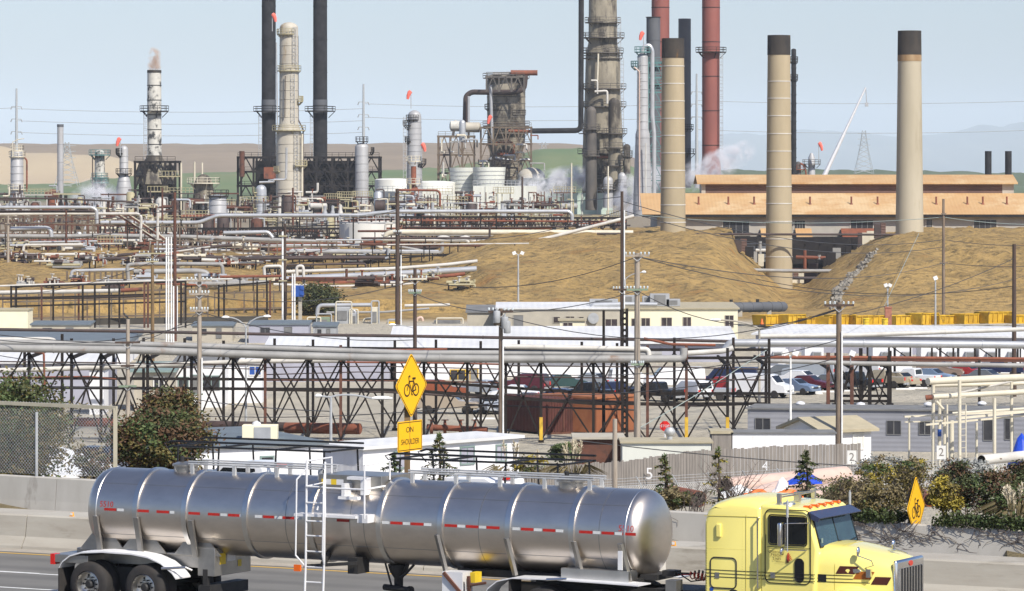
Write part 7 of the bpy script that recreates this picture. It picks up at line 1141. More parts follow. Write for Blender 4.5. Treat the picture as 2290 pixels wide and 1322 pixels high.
def poles():
    random.seed(17)
    pole(1120, 690, 272, 11, 'wood_pole', 'timber utility pole hung with grey transformers right of the bicycle sign', [(697, 28, 'wood_dark'), (725, 16)], trans=((-9, 722), (9, 735), (14, 745)), conduit=(5, 760, 1040)); pole(1425, 566, 288, 14, 'wood_pale', 'pale timber utility pole standing before the orange container', [(572, 27), (648, 24, 'wood_green'), (815, 14, 'wood_green')]); pole(1391, 428, 330, 8, 'wood_dark', 'tallest dark utility pole with white conduit rising past the ochre mound', [(648, 20)], conduit=(5, 470, 690))
    pole(889, 422, 440, 10, 'wood_dark', 'tall dark utility pole left of the bicycle sign with white conduit', [(521, 9)], conduit=(8, 570, 735)); pole(928, 600, 320, 9, 'wood_dark', 'dark pole behind the bicycle sign with two pale crossarms', [(624, 27, 'pipe_cream'), (655, 14, 'wood_green')]); pole(1876, 676, 268, 14, 'wood_pole', 'brown timber utility pole with dark crossarm before the car park', [(683, 33, 'wood_dark')], conduit=(6, 740, 1000)); pole(1375, 937, 214, 12, 'wood_pale', 'short pale pole stub by the tanker front', ())
    pole(286, 714, 286, 10, 'wood_pale', 'pale broken topped utility pole at left with a bird on top', [(766, 28, 'wood_dark'), (864, 20, 'wood_green'), (818, 15, 'wood_dark')], ins=False); pole(446, 612, 292, 11, 'wood_pale', 'weathered grey utility pole with braced crossarms left of the double headed lamp', [(628, 28), (658, 22), (695, 20)], conduit=(6, 800, 930)); pole(341, 548, 425, 8, 'timber_post', 'orange brown utility pole on the left bank', [(567, 30, 'yellow_rail'), (585, 14, 'yellow_rail')])
    pole(391, 430, 455, 8, 'steel_rust', 'tall rust brown pole right of the white conduit bundle', (), conduit=(6, 640, 740)); pole(637, 500, 470, 7, 'wood_dark', 'dark pole beside the thin white mast above the blue cabinet', ()); pole(2110, 445, 492, 7, 'wood_pole', 'slender timber pole on the right mound with lamp at its head', [(478, 6), (588, 9)], ins=False); pole(2268, 546, 362, 10, 'wood_dark', 'thick dark brown pole near the right edge', ()); pole(1350, 694, 303, 7, 'steel_black', 'straight black steel post left of the twin lattice mast', (), cat='post')
    pole(148, 470, 640, 5, 'steel_rust', 'thin rusty post in the far left plant', (), cat='post'); pole(18, 482, 600, 6, 'wood_pale', 'pale pole at far left before the pump row', [(500, 6)], ins=False); pole(363, 420, 690, 5, 'steel_rust', 'rusty post before the furnace under the peeling stack', ()); pole(655, 420, 720, 5, 'steel_rust', 'rusty post before the beige column foot', ()); pole(1168, 395, 760, 5, 'wood_dark', 'dark post before the mint cooling tower wall', ())
    for px, y0, Y, lab in ((1278, 365, 800, 'left'), (1360, 372, 800, 'right')): pole(px, y0, Y, 4, 'pipe_cream', 'thin cream post, '+lab+' one of two over the steaming cooling tower', (), cat='post')
    t = root('lattice_mast', V((X(1397, 300), 300, G0)), 'twin black lattice mast in front of the orange container', 'mast'); m = MB(); s = 300/F
    for q in (-5, 5): m.bar(at(1397+q, 690, 300), V((X(1397+q, 300), 300, G0)), .2)
    m.put('mast_leg', 'steel_black', t); m = MB()
    for k in range(22): y = 695+k*13; m.bar(at(1392, y, 300), at(1402, y+9, 300), .09); m.bar(at(1402, y, 300), at(1392, y+9, 300), .09)
    m.put('lacing', 'steel_black', t)
    t = root('conduit_bundle', at(380, 770, 445), 'bundle of four bright white conduits beside the tall rust brown pole', 'conduits')
    for px in (372, 377, 383, 388): m = MB(); m.cyl(at(px, 530 if px < 384 else 640, 445), at(px, 772, 445), .085, n=8); m.put('conduit', 'white_panel', t)
    t = root('thin_mast', at(632, 760, 466), 'thin white mast with yellow crossarms above the blue cabinet', 'mast'); m = MB(); m.cyl(at(632, 760, 466), at(632, 518, 466), .11, n=8); m.put('mast_tube', 'white_panel', t)
    for y in (528, 581, 628): m = MB(); m.bar(at(623, y, 465.8), at(642, y, 465.8), .14); m.put('cross_arm', 'yellow_rail', t)
    for px in (654, 659): m = MB(); m.cyl(at(px, 760, 468), at(px, 612, 468), .09, n=8); one(m, 'white_conduit', 'white_panel', ('left' if px == 654 else 'right')+' one of two thin white conduits through the blue cabinet', 'conduit', 'conduits by the blue cabinet')
    c = at(666, 651, 474); t = root('blue_cabinet', c-V((0, 0, .9)), 'blue boxy cabinet on the bank left of the round bush', 'cabinet'); m = MB(); m.b6(c.x-.7, c.x+.7, 473, 474.5, c.z-.65, c.z+.65); m.put('casing', 'blue_paint', t, bevel=.03); m = MB()
    for dz in (.25, -.4): m.prism([(0, 0), (.45, -.1), (.45, .15), (0, .35)], (c.x+.3, 472.9, c.z+dz), (1, 0, 0), (0, 0, 1), (0, 1.2, 0))
    m.put('hood', 'blue_paint', t); m = MB(); m.b6(c.x+.1, c.x+.5, 473.5, 474, c.z-4, c.z-.65); m.put('pedestal', 'concrete', t)
    lamp(550, 733, 312, 5, 'double headed street lamp behind the left trestle', [(512, 710, 16), (590, 708, 16)]); lamp(740, 888, 234, 7, 'street lamp with long arm reaching toward the bicycle sign', [(832, 891, 46), (718, 886, 14)]); lamp(1698, 735, 322, 6, 'street lamp leaning its arm over the white roofs', [(1612, 716, 26)], mat='concrete'); lamp(1768, 800, 286, 5, 'white post topped by a pair of floodlights', [(1757, 788, 13), (1779, 789, 13)], mat='white_panel', kind='floodlight_post'); lamp(2092, 626, 476, 4, 'white post with square floodlight before the right mound', [(2092, 622, 9)], kind='floodlight_post'); lamp(1985, 655, 480, 4, 'small floodlight post with ring before the right mound', [(1981, 638, 8), (1990, 638, 8)], kind='floodlight_post')
    lamp(1159, 572, 500, 4, 'floodlight post with four lamps on the ochre slope', [(1150, 566, 8), (1168, 566, 8)], kind='floodlight_post'); lamp(931, 736, 324, 3, 'lamp arm on the dark pole behind the bicycle sign', [(884, 727, 14)], kind='pole_lamp', yb=760); lamp(1398, 625, 326, 3, 'curved lamp arm between the tallest dark pole and the pale pole', [(1436, 609, 9)], kind='pole_lamp', yb=640); lamp(1902, 800, 330, 3, 'boxy floodlight on the truss bridge right of the brown pole', [(1906, 790, 13)], kind='floodlight_post', yb=815)
    c = at(282, 709, 286); t = root('bird', c, 'dark bird perched on the pale broken pole', 'bird'); m = MB(); m.tube([c+V((-.14, 0, .22)), c+V((-.06, 0, .14)), c+V((.02, 0, .06)), c+V((.1, 0, -.02)), c+V((.22, 0, -.14))], [.045, .075, .085, .06, .015], 8); m.ball(c+V((-.13, 0, .24)), .055, 8, 6); m.tube([c+V((-.17, 0, .24)), c+V((-.24, 0, .22))], [.02, .003], 5); m.put('body', 'black_paint', t)
    W = [((-60, 742, 300), (286, 768, 286), 5), ((286, 768, 286), (446, 697, 292), 12), ((-60, 752, 300), (446, 720, 292), 30), ((-60, 784, 290), (446, 805, 300), 22), ((446, 697, 292), (928, 760, 320), 22), ((446, 660, 292), (928, 626, 320), 30), ((928, 626, 320), (1425, 574, 288), 38), ((928, 656, 320), (1120, 699, 272), 10), ((1120, 699, 272), (1425, 650, 288), 12), ((1120, 705, 272), (1876, 690, 268), 60), ((1425, 574, 288), (2110, 588, 492), 40), ((1425, 574, 288), (2340, 600, 480), 72), ((1391, 450, 330), (2110, 536, 492), 40), ((1391, 470, 330), (2110, 552, 492), 42),
         ((2110, 536, 492), (2340, 548, 500), 6), ((2110, 588, 492), (2340, 594, 500), 5), ((1420, 480, 500), (2108, 486, 492), 16), ((2112, 486, 492), (2340, 502, 500), 5), ((1690, 624, 400), (2268, 640, 362), 26), ((2268, 578, 362), (1900, 704, 330), 12), ((2055, 522, 560), (1978, 684, 500), 0), ((1876, 690, 268), (1700, 738, 322), 5), ((1876, 692, 268), (1425, 650, 288), 55), ((1425, 960, 288), (1716, 782, 300), 4), ((-60, 655, 470), (340, 586, 425), 26), ((340, 568, 425), (889, 522, 440), 28), ((889, 522, 440), (1391, 470, 330), 34), ((-60, 540, 640), (390, 500, 455), 12), ((889, 440, 440), (391, 440, 455), 12), ((889, 430, 440), (1391, 440, 330), 20),
         ((-60, 862, 286), (286, 864, 286), 5), ((286, 864, 286), (740, 920, 234), 12), ((1120, 880, 272), (1876, 800, 268), 30), ((1120, 830, 272), (1876, 760, 268), 36), ((1290, 985, 214), (1960, 1045, 214), 6), ((446, 930, 292), (1120, 900, 272), 14), ((391, 470, 455), (-60, 500, 640), 10), ((637, 505, 470), (889, 470, 440), 7)]
    nm = ['from the left edge to the pale broken pole', 'from the broken pole up to the weathered grey pole', 'sagging in from the left edge to the weathered grey pole', 'drooping before the thickest trestle pipe at left', 'from the weathered grey pole to the dark sign pole, lower', 'from the weathered grey pole to the dark sign pole, upper', 'from the dark sign pole to the pale timber pole', 'from the dark sign pole to the transformer pole', 'from the transformer pole to the pale timber pole', 'swooping from the transformer pole to the brown pole', 'from the pale timber pole over the left mound to the slender pole', 'from the pale timber pole sagging past the right mound', 'from the tallest dark pole across the gap, upper', 'from the tallest dark pole across the gap, lower',
          'running off right from the slender mound pole, upper', 'running off right from the slender mound pole, lower', 'pale green across the chimney feet left of the slender pole', 'pale green across the chimney feet right of the slender pole', 'dark and doubled low across the right mound', 'thick, rising to the dark brown right hand pole', 'guy running down the face of the right mound', 'from the brown pole to the leaning lamp', 'from the brown pole back to the pale timber pole', 'guy slanting up before the parked hatchbacks', 'rising from the left edge to the orange brown pole', 'from the orange brown pole to the tall dark pole', 'from the tall dark pole to the tallest pole, lower', 'across the far left plant to the rust brown pole', 'between the rust brown pole and the tall dark pole', 'from the tall dark pole to the tallest pole, upper',
          'low at left into the broken pole', 'low from the broken pole to the long armed lamp', 'low over the orange container, lower', 'low over the orange container, upper', 'dark, before the slat fence and number five', 'low before the car park from the grey pole', 'from the rust brown pole to the far left edge', 'short, between the dark pole and the tall dark pole']
    for (a, b, sg), n_ in zip(W, nm):
        m = MB(); A, B = at(*a), at(*b); k = 14; m.tube([A+(B-A)*j/k-V((0, 0, sg*(a[2]+b[2])/2/F*4*(j/k)*(1-j/k))) for j in range(k+1)], .02+.00003*(a[2]+b[2])/2, 4); one(m, 'overhead_wire', 'wire_pale' if 'green' in n_ or 'guy' in n_ else 'wire', 'overhead wire '+n_, 'wire', 'overhead wires')
poles()
LM = [(38, 'far left silver vessel'), (118, 'short rusty drum'), (223, 'rusty domed vessel'), (278, 'slim windsock vessel'), (345, 'peeling stack'), (405, 'left thin mast'), (455, 'domed vessel'), (487, 'broad grey vessel'), (540, 'furnace vent pipe'), (584, 'small silver vessel'), (646, 'tall beige column'), (716, 'right black stack'), (770, 'furnace end'), (809, 'furnace end vessel'), (860, 'squat white storage tank'), (927, 'rusty stub stack'), (985, 'rusty hooped pipe'), (1043, 'left cooling cone'), (1094, 'middle cooling cone'), (1188, 'domed tank'), (1225, 'wide steaming cone'), (1290, 'left cream post'), (1348, 'soot streaked column'), (1410, 'slim grey column')]
def clutter():
    random.seed(77); used = set()
    mats_ = ['pipe_grey', 'pipe_rust', 'pipe_dark', 'pipe_dark', 'pipe_white', 'pipe_silver', 'yellow_rail', 'steel_rust', 'steel_rust', 'pipe_dark', 'pipe_cream']; cn = {'pipe_cream': 'cream', 'pipe_grey': 'grey', 'pipe_rust': 'rusty', 'pipe_dark': 'dark', 'pipe_white': 'white', 'pipe_silver': 'silver', 'yellow_rail': 'yellowish', 'steel_rust': 'brown'}
    rows = [(462, 800, 'high behind the pipelines'), (500, 735, 'behind the grey main'), (535, 690, 'before the grey main'), (556, 650, 'on the plateau edge'), (445, 860, 'in the far row'), (628, 545, 'on the left bank'), (590, 600, 'on the bank top')]
    spots = [(px+random.randint(-8, 8), r) for r in range(7) for px in range(10, 1410, 35) if not (r == 5 and (px > 1050 or px % 70 < 30 or 660 < px < 770)) and not (r == 6 and px > 860) and not (r == 2 and 750 < px < 900) and not (r == 3 and px > 760) and not (r in (0, 4) and px > 1290)]
    for px, ri in spots:
        py, Y, ph = rows[ri]; Y += random.uniform(-12, 12); py += random.randint(-6, 6); s = Y/F; mt = random.choice(mats_); lm = min(LM, key=lambda q: abs(q[0]-px)); rel = 'below' if abs(lm[0]-px) < 14 else ('left of' if px < lm[0] else 'right of'); kind = random.choice(('pipe_skid', 'pipe_skid', 'pipe_skid', 'pump_skid', 'small_vessel', 'handrail_walk')) if ri < 5 else 'pipe_skid'
        kw = {'pipe_skid': 'pipe skid', 'pump_skid': 'pump skid', 'small_vessel': 'small vessel', 'handrail_walk': 'railed walkway'}[kind]; lab = f'{cn[mt]} {kw} {ph} {rel} the {lm[1]}'
        if lab in used: mt = random.choice([q for q in mats_ if f'{cn[q]} {kw} {ph} {rel} the {lm[1]}' not in used]); lab = f'{cn[mt]} {kw} {ph} {rel} the {lm[1]}'
        used.add(lab); x = X(px, Y); zb = gz(x, Y); h = max(1.2, Z(py-random.randint(4, 16), Y)-zb); w_ = random.uniform(24, 52)*s; t = root(kind, V((x, Y, zb)), lab, kw.split()[-1], 'plant clutter behind the pipelines'); L = lambda m, n, mm: m.put(n, mm, t, smooth=n != 'post')
        if kind in ('pipe_skid', 'handrail_walk'):
            for q in (-.5, -.1, .45): m = MB(); m.bar((x+q*w_, Y, zb-.3), (x+q*w_, Y, zb+h), .2); L(m, 'post', random.choice(('steel_rust', 'dark_steel', mt)))
        if kind == 'pipe_skid':
            for k in range(random.randint(5, 9)):
                z = zb+h*random.uniform(.15, 1); a, b = sorted((random.uniform(-.8, .2), random.uniform(0, .9))); pts = [(x+a*w_, Y-.3*k, z), (x+b*w_, Y-.3*k, z)]
                if random.random() < .55: pts.append((x+b*w_, Y-.3*k, z+random.choice((-1, 1))*h*.35))
                m = MB(); m.pipe(pts, random.uniform(.1, .32), 7); L(m, 'pipe', random.choice((mt, mt, random.choice(mats_))))
            for k in range(4): m = MB(); c = V((x+random.uniform(-.6, .6)*w_, Y-1.6, zb+h*random.uniform(.2, 1))); m.cyl(c, c+V((0, 0, .7)), .12, n=6); m.lathe(c+V((0, 0, .7)), [(.32, 0), (.32, .1), (0, .12)], 8); L(m, 'valve', random.choice(('pipe_white', 'pipe_rust', 'pipe_cream', 'pipe_silver')))
        elif kind == 'pump_skid':
            for k in range(random.randint(4, 6)): m = MB(); c = V((x+(k/5-.45)*w_, Y-random.uniform(0, 2), zb)); hh = random.uniform(.6, 1.0)*h; m.lathe(c, [(.5, 0), (.5, hh*.6), (.3, hh*.75), (.35, hh), (0, hh+.1)], 10); L(m, 'pump', random.choice((mt, 'ac_grey', 'pipe_white', 'dark_steel')))
            m = MB(); m.bar((x-w_*.6, Y-1, zb+h), (x+w_*.6, Y-1, zb+h), .3); L(m, 'header_pipe', mt)
        elif kind == 'small_vessel':
            r = random.uniform(.6, 1.25); hh = h*random.uniform(.8, 1.1)
            if random.random() < .45: m = MB(); z = zb+hh*.8; m.tube([(x-w_*.4, Y, z), (x-w_*.34, Y, z), (x+w_*.34, Y, z), (x+w_*.4, Y, z)], [r*.3, r, r, r*.3], 14); L(m, 'shell', mt); m = MB(); m.b6(x-w_*.25, x-w_*.2, Y-.4, Y+.4, zb, z); m.b6(x+w_*.2, x+w_*.25, Y-.4, Y+.4, zb, z); L(m, 'saddle', 'dark_steel')
            else: m = MB(); m.lathe((x, Y, zb), [(r, 0), (r, hh), (r*.7, hh+r*.4), (0, hh+r*.5)], 16); L(m, 'shell', mt)
            m = MB(); m.pipe([(x+r+.3, Y-.5, zb), (x+r+.3, Y-.5, zb+hh*1.15), (x-r*.5, Y-.5, zb+hh*1.15)], .14, 6); L(m, 'pipe', random.choice(mats_))
        else:
            m = MB(); m.b6(x-w_*.7, x+w_*.7, Y-.6, Y+.6, zb+h-.2, zb+h); L(m, 'deck', mt); m = MB()
            for z in (.6, 1.15): m.bar((x-w_*.7, Y-.6, zb+h+z), (x+w_*.7, Y-.6, zb+h+z), .1)
            for k in range(9): q = x-w_*.7+w_*1.4*k/8; m.bar((q, Y-.6, zb+h), (q, Y-.6, zb+h+1.15), .1)
            L(m, 'railing', 'yellow_rail')
    runs = set()
    for k in range(64):
        ri = random.choice((1, 2, 2, 3, 3, 3, 5, 6, 6)); py, Y, ph = rows[ri]; Y += random.uniform(-14, 10); py += random.uniform(-18, 16); i0 = random.randrange(0, 15); i1 = min(len(LM)-1, i0+random.randint(2, 6)); p, q = LM[i0][0]+random.randint(-9, 9), LM[i1][0]+random.randint(-9, 9); mt = random.choice(('pipe_dark', 'pipe_rust', 'pipe_rust', 'pipe_grey', 'pipe_white', 'steel_rust', 'pipe_silver'))
        lab = f'{cn[mt]} pipe run {ph}, {LM[i0][1]} to {LM[i1][1]}'
        if lab in runs or (ri == 2 and p < 900 and q > 750): continue
        runs.add(lab); tilt = random.uniform(-5, 5); z0 = Z(py, Y); lo_ = max(gz(X(p, Y), Y), gz(X(q, Y), Y))+.4; dz = max(0, lo_-z0); P_ = [at(p, py, Y)+V((0, 0, dz)), at(q, py+tilt, Y)+V((0, 0, dz))]; d = random.choice((3, 4, 5, 6, 8)); m = MB()
        if random.random() < .4: P_.append(P_[-1]+V((0, 0, random.choice((-1, 1.6)))))
        m.pipe(P_, d*Y/F/2, 8); o = one(m, 'pipe_run', mt, lab, 'pipe', 'long pipe runs of the plant')
        for j in range(5): c = P_[0]+(P_[1]-P_[0])*(j+.5)/5; m = MB(); m.bar((c.x, c.y+.2, gz(c.x, c.y)-.3), (c.x, c.y+.2, c.z), .16); m.put('pipe_support', 'dark_steel', o)
    # stair conveyor, pumps at the bank, compressor plant
    t = root('conveyor', at(300, 540, 644), 'diagonal dark stair conveyor falling right below the peeling stack', 'conveyor'); m = MB()
    for dx in (0, 22): m.bar(at(262+dx, 480, 644), at(352+dx, 540, 644), .5, .3); m.put('stringer', 'steel_rust', t, smooth=False); m = MB(); m.bar(at(262+dx, 476, 643), at(352+dx, 536, 643), .14); m.put('handrail', 'pipe_cream', t, smooth=False); m = MB()
    for k, (px, py, w_, h_, mt, lab) in enumerate(((766, 727, 1.9, 2.2, 'ac_grey', 'grey control box in the compressor plant'), (790, 730, 1.0, 1.6, 'ac_grey', 'small grey box right of the control box'), (722, 735, 1.8, 1.4, 'wood_green', 'greenish pump block in the compressor plant'), (700, 738, 1.6, 1.2, 'dark_steel', 'dark engine block at the left of the compressor plant'), (838, 735, .9, 2.6, 'pipe_cream', 'cream upright drum in the compressor plant'), (880, 738, 1.6, 1.0, 'yellow_paint', 'low yellow unit beside the tall dark pole'), (640, 745, 2.6, 1.2, 'ac_grey', 'pale bluish rooftop cabinet below the blue cabinet'), (1000, 735, 3.2, 1.0, 'roof_grey', 'low dark roofed box right of the compressor plant'))):
        c = at(px, py, 488); t = root('plant_unit', c, lab, 'machine', 'machines of the compressor plant'); m = MB(); m.b6(c.x-w_/2, c.x+w_/2, 487.2, 488.8, c.z, c.z+h_); m.put('casing', mt, t, bevel=.06); m = MB(); m.b6(c.x-w_*.3, c.x+w_*.3, 487.1, 487.2, c.z+h_*.3, c.z+h_*.8); m.put('panel', 'roof_grey', t); m = MB(); m.pipe([c+V((-w_*.4, -.9, 0)), c+V((-w_*.4, -.9, h_*1.3)), c+V((w_*.6, -.9, h_*1.3)), c+V((w_*.6, -.9, 0))], .09, 6); m.put('pipe', random.choice(('pipe_silver', 'pipe_cream')), t)
    bulk([('pipe_silver', 9, 496, [(709, 705), (712, 683), (830, 682)], 'thick silver duct over the compressor plant'), ('pipe_cream', 5, 490, [(812, 740), (813, 714), (840, 711), (846, 716)], 'cream hooked pipe in the compressor plant'), ('pipe_silver', 5, 492, [(795, 742), (794, 694), (778, 692)], 'silver down pipe in the compressor plant'), ('pipe_pink', 6, 494, [(930, 732), (933, 712), (944, 709), (947, 735)], 'pinkish hooped pipe right of the tall dark pole'), ('pipe_grey', 5, 495, [(730, 699), (860, 698), (960, 690)], 'grey pipe across the compressor plant'), ('pipe_white', 7, 498, [(905, 684), (1006, 682)], 'white pipe right of the tall dark pole')], 'pipeline', 'pipe', 'pipes of the compressor plant')
    # buttress wall on the slope
    for k, px in enumerate((1193, 1220, 1248, 1276, 1305, 1318)): c = gp(px, 606); z = Z(548, 606); m = MB(); m.prism([(0, -2.2), (1.2, -2.2), (.35, .3), (0, .3)], (c.x, 606, z), (1, 0, 0), (0, 0, 1), (0, 1.2, 0)); one(m, 'buttress', 'concrete', ['first', 'second', 'third', 'fourth', 'fifth', 'last'][k]+' concrete buttress from the left on the slope below the cream pipe', 'buttress', 'buttresses on the ochre slope')
    m = MB(); m.b6(X(1190, 608), X(1322, 608), 607.3, 608.5, Z(585, 608)-2, Z(546, 608)); one(m, 'slope_wall', 'shed_dark', 'dark retaining wall behind the row of concrete buttresses', 'wall')
    # riprap on the right mound
    random.seed(2)
    rk = MB()
    for k in range(330):
        u_ = random.random(); px = lerp([(0, 1868), (.35, 1878), (.6, 1905), (1, 1955)], u_)+random.gauss(0, 6 if u_ < .5 else 4); Y = 525+u_*50+random.uniform(-6, 6); c = gp(px, Y); r = random.uniform(.14, .42); rk.box(c+V((0, 0, r*.3)), (r*1.5, r*1.2, r), Matrix.Rotation(random.random()*3, 3, V((random.random(), random.random(), 1)).normalized()), taper=.7)
    tag(rk.put('riprap', 'rock', smooth=False), 'pale broken rock lining the left flank of the right mound', 'rubble', kind='stuff')
clutter()
# ================================================================ plants
def crown(mb, c, rad, clumps, leaves, size, mats=2, hollow=.55, flat=.6, drop=0):
    c = V(c)
    for k in range(clumps):
        while 1:
            p = V((random.uniform(-1, 1), random.uniform(-1, 1), random.uniform(-1, 1)))
            if hollow < p.length < 1: break
        cc = c+V((p.x*rad[0], p.y*rad[1], p.z*rad[2])); cr = random.uniform(.16, .34)*min(rad); mb.cur = random.randrange(mats)
        for j in range(leaves):
            q = cc+V((random.gauss(0, cr), random.gauss(0, cr), random.gauss(0, cr*flat))); a = V((random.uniform(-1, 1), random.uniform(-1, 1), random.uniform(-.4, .8))).normalized()*size*random.uniform(.6, 1.3); b = a.cross(V((random.uniform(-1, 1), random.uniform(-1, 1), random.uniform(-1, 1)))).normalized()*size*.45
            mb.quad(q-a, q+b, q+a, q-b)
def tree(name, label, base, hgt, c, rad, clumps, leaves, size, mats, cat='tree', limbs=6, group=None, bark='bark', tr=.14):
    t = root(name, base, label, cat, group); m = MB(); base = V(base); c = V(c); m.tube([base-V((0, 0, .3)), base+(c-base)*.4+V((.1, 0, 0)), c], [tr, tr*.75, tr*.35], 8)
    for k in range(limbs): a = 6.28*k/limbs+random.uniform(-.4, .4); e = c+V((rad[0]*.75*math.cos(a), rad[1]*.75*math.sin(a), rad[2]*random.uniform(-.5, .7))); s_ = base+(c-base)*random.uniform(.3, .8); m.tube([s_, (s_+e)/2+V((0, 0, .15)), e], [tr*.45, tr*.3, tr*.1], 5)
    m.put('trunk', bark, t); m = MB(); crown(m, c, rad, clumps, leaves, size, len(mats)); m.put('crown', mats, t, smooth=False); return t
def sapling(px, y0, y1, Y, wpx, label, mats, dens=1.0):
    s = Y/F; b = at(px, y1, Y); tp = at(px, y0, Y); H_ = tp.z-b.z; t = root('conifer_sapling', b, label, 'conifer', 'young conifers on the road bank'); m = MB(); m.tube([b-V((0, 0, .5)), b+(tp-b)*.5+V((.04, 0, 0)), tp], [.05, .035, .008], 6); tw = MB(); lf = MB()
    n = int(21*dens)
    for k in range(n):
        f = (k+.5)/n; z = b.z+H_*(.04+.93*f); L = wpx*s*.62*(1-f*.8)*random.uniform(.55, 1.2); a = k*2.4+random.uniform(-.5, .5); d = V((math.cos(a), math.sin(a), 0)); p0 = V((b.x, b.y, z)); pts = [p0, p0+d*L*.5+V((0, 0, L*.12)), p0+d*L+V((0, 0, -L*.12))]; m.tube(pts, [.014, .01, .004], 4)
        for j in range(int(40*dens)):
            u_ = random.uniform(.12, 1); q = pts[0]*(1-u_)**2+pts[1]*2*u_*(1-u_)+pts[2]*u_*u_; lf.cur = random.randrange(len(mats)); r = (d*.6+V((random.uniform(-1, 1), random.uniform(-1, 1), random.uniform(-1, .3)))).normalized()*random.uniform(.07, .17); w_ = r.cross(V((random.uniform(-1, 1), random.uniform(-1, 1), 1))).normalized()*.025; lf.quad(q-w_, q+r*.5-w_, q+r, q+r*.5+w_)
    for j in range(60): lf.cur = 0; q = tp-V((0, 0, random.uniform(0, H_*.15))); r = V((random.uniform(-1, 1), random.uniform(-1, 1), random.uniform(0, 1))).normalized()*.1; lf.quad(q, q+r+V((.02, 0, 0)), q+r*1.3, q+r-V((.02, 0, 0)))
    m.put('trunk', 'bark', t); lf.put('foliage', mats, t, smooth=False)
def grass_plume(px, y0, y1, Y, n, spread, label):
    s = Y/F; b = at(px, y1, Y); t = root('pampas_grass', b, label, 'pampas grass', 'pampas grass clumps'); st = MB(); pl = MB(); lv = MB()
    for k in range(n):
        dx = random.uniform(-spread, spread)*s; p = b+V((dx*.3, random.uniform(-.3, .3), 0)); e = b+V((dx, random.uniform(-.4, .4), (y1-y0)*s*random.uniform(.72, 1))); st.tube([p, e], [.015, .008], 4); L = (e-p).length*.42
        for j in range(90): f = random.random(); q = e-(e-p).normalized()*L*f; w_ = .13*math.sin(min(1, f*1.15+.08)*3.1); r = V((random.uniform(-1, 1)*w_, random.uniform(-1, 1)*w_, random.uniform(.02, .14))); pl.quad(q, q+r*.6+V((.012, 0, 0)), q+r, q+r*.6-V((.012, 0, 0)))
    for k in range(n*14): a = random.uniform(0, 6.28); L = random.uniform(.5, 1.2); d = V((math.cos(a), math.sin(a), 0)); q = b+d*.1; lv.quad(q, q+d*L*.4+V((0, 0, L*.6)), q+d*L+V((0, 0, L*.3)), q+d*L*.4+V((.02, .02, L*.56)))
    st.put('stalk', 'leaf_dry', t); pl.put('plume', 'plume', t, smooth=False); lv.put('blade', 'leaf_dry', t, smooth=False)
def shrub(px, yc, Y, wx, hy, label, mats, clumps=40, leaves=60, size=.09, limbs=5, cat='shrub', name='shrub', dp=.9):
    s = Y/F; c = at(px, yc, Y); b = V((c.x, Y, min(gz(c.x, Y), c.z-hy*s*.4))); return tree(name, label, b, 0, c, (wx*s/2, wx*s/2*dp, hy*s/2), clumps, leaves, size, mats, cat, limbs, 'plants on the road bank', tr=.05)
def twigs(px, y0, y1, Y, w_, n, label, leaf=None):
    s = Y/F; b = at(px, y1, Y); t = root('bare_bush', b, label, 'bush', 'bare bushes on the road bank'); m = MB(); lf = MB()
    for k in range(n):
        p = b+V((random.gauss(0, .12), random.gauss(0, .2), -.2)); d = V((random.uniform(-1, 1)*w_*s*.5, random.uniform(-.6, .6), (y1-y0)*s*random.uniform(.5, 1))); pts = [p, p+d*.35+V((random.uniform(-.1, .1), 0, .1)), p+d*.7, p+d]; m.tube(pts, [.016, .012, .008, .003], 4)
        for j in range(7):
            u_ = random.uniform(.3, 1); q = p+d*u_; e = q+V((random.uniform(-.35, .35), random.uniform(-.3, .3), random.uniform(-.05, .35))); m.tube([q, e], [.006, .002], 3)
            if leaf:
                for i in range(9): g = q+(e-q)*random.random()+V((random.gauss(0, .05), random.gauss(0, .05), random.gauss(0, .05))); a = V((random.uniform(-1, 1), random.uniform(-1, 1), random.uniform(-1, 1))).normalized()*.05; o = a.cross(V((.3, .7, .2))).normalized()*.02; lf.quad(g-a, g+o, g+a, g-o)
    m.put('twig', 'vine', t)
    if leaf: lf.put('foliage', leaf, t, smooth=False)
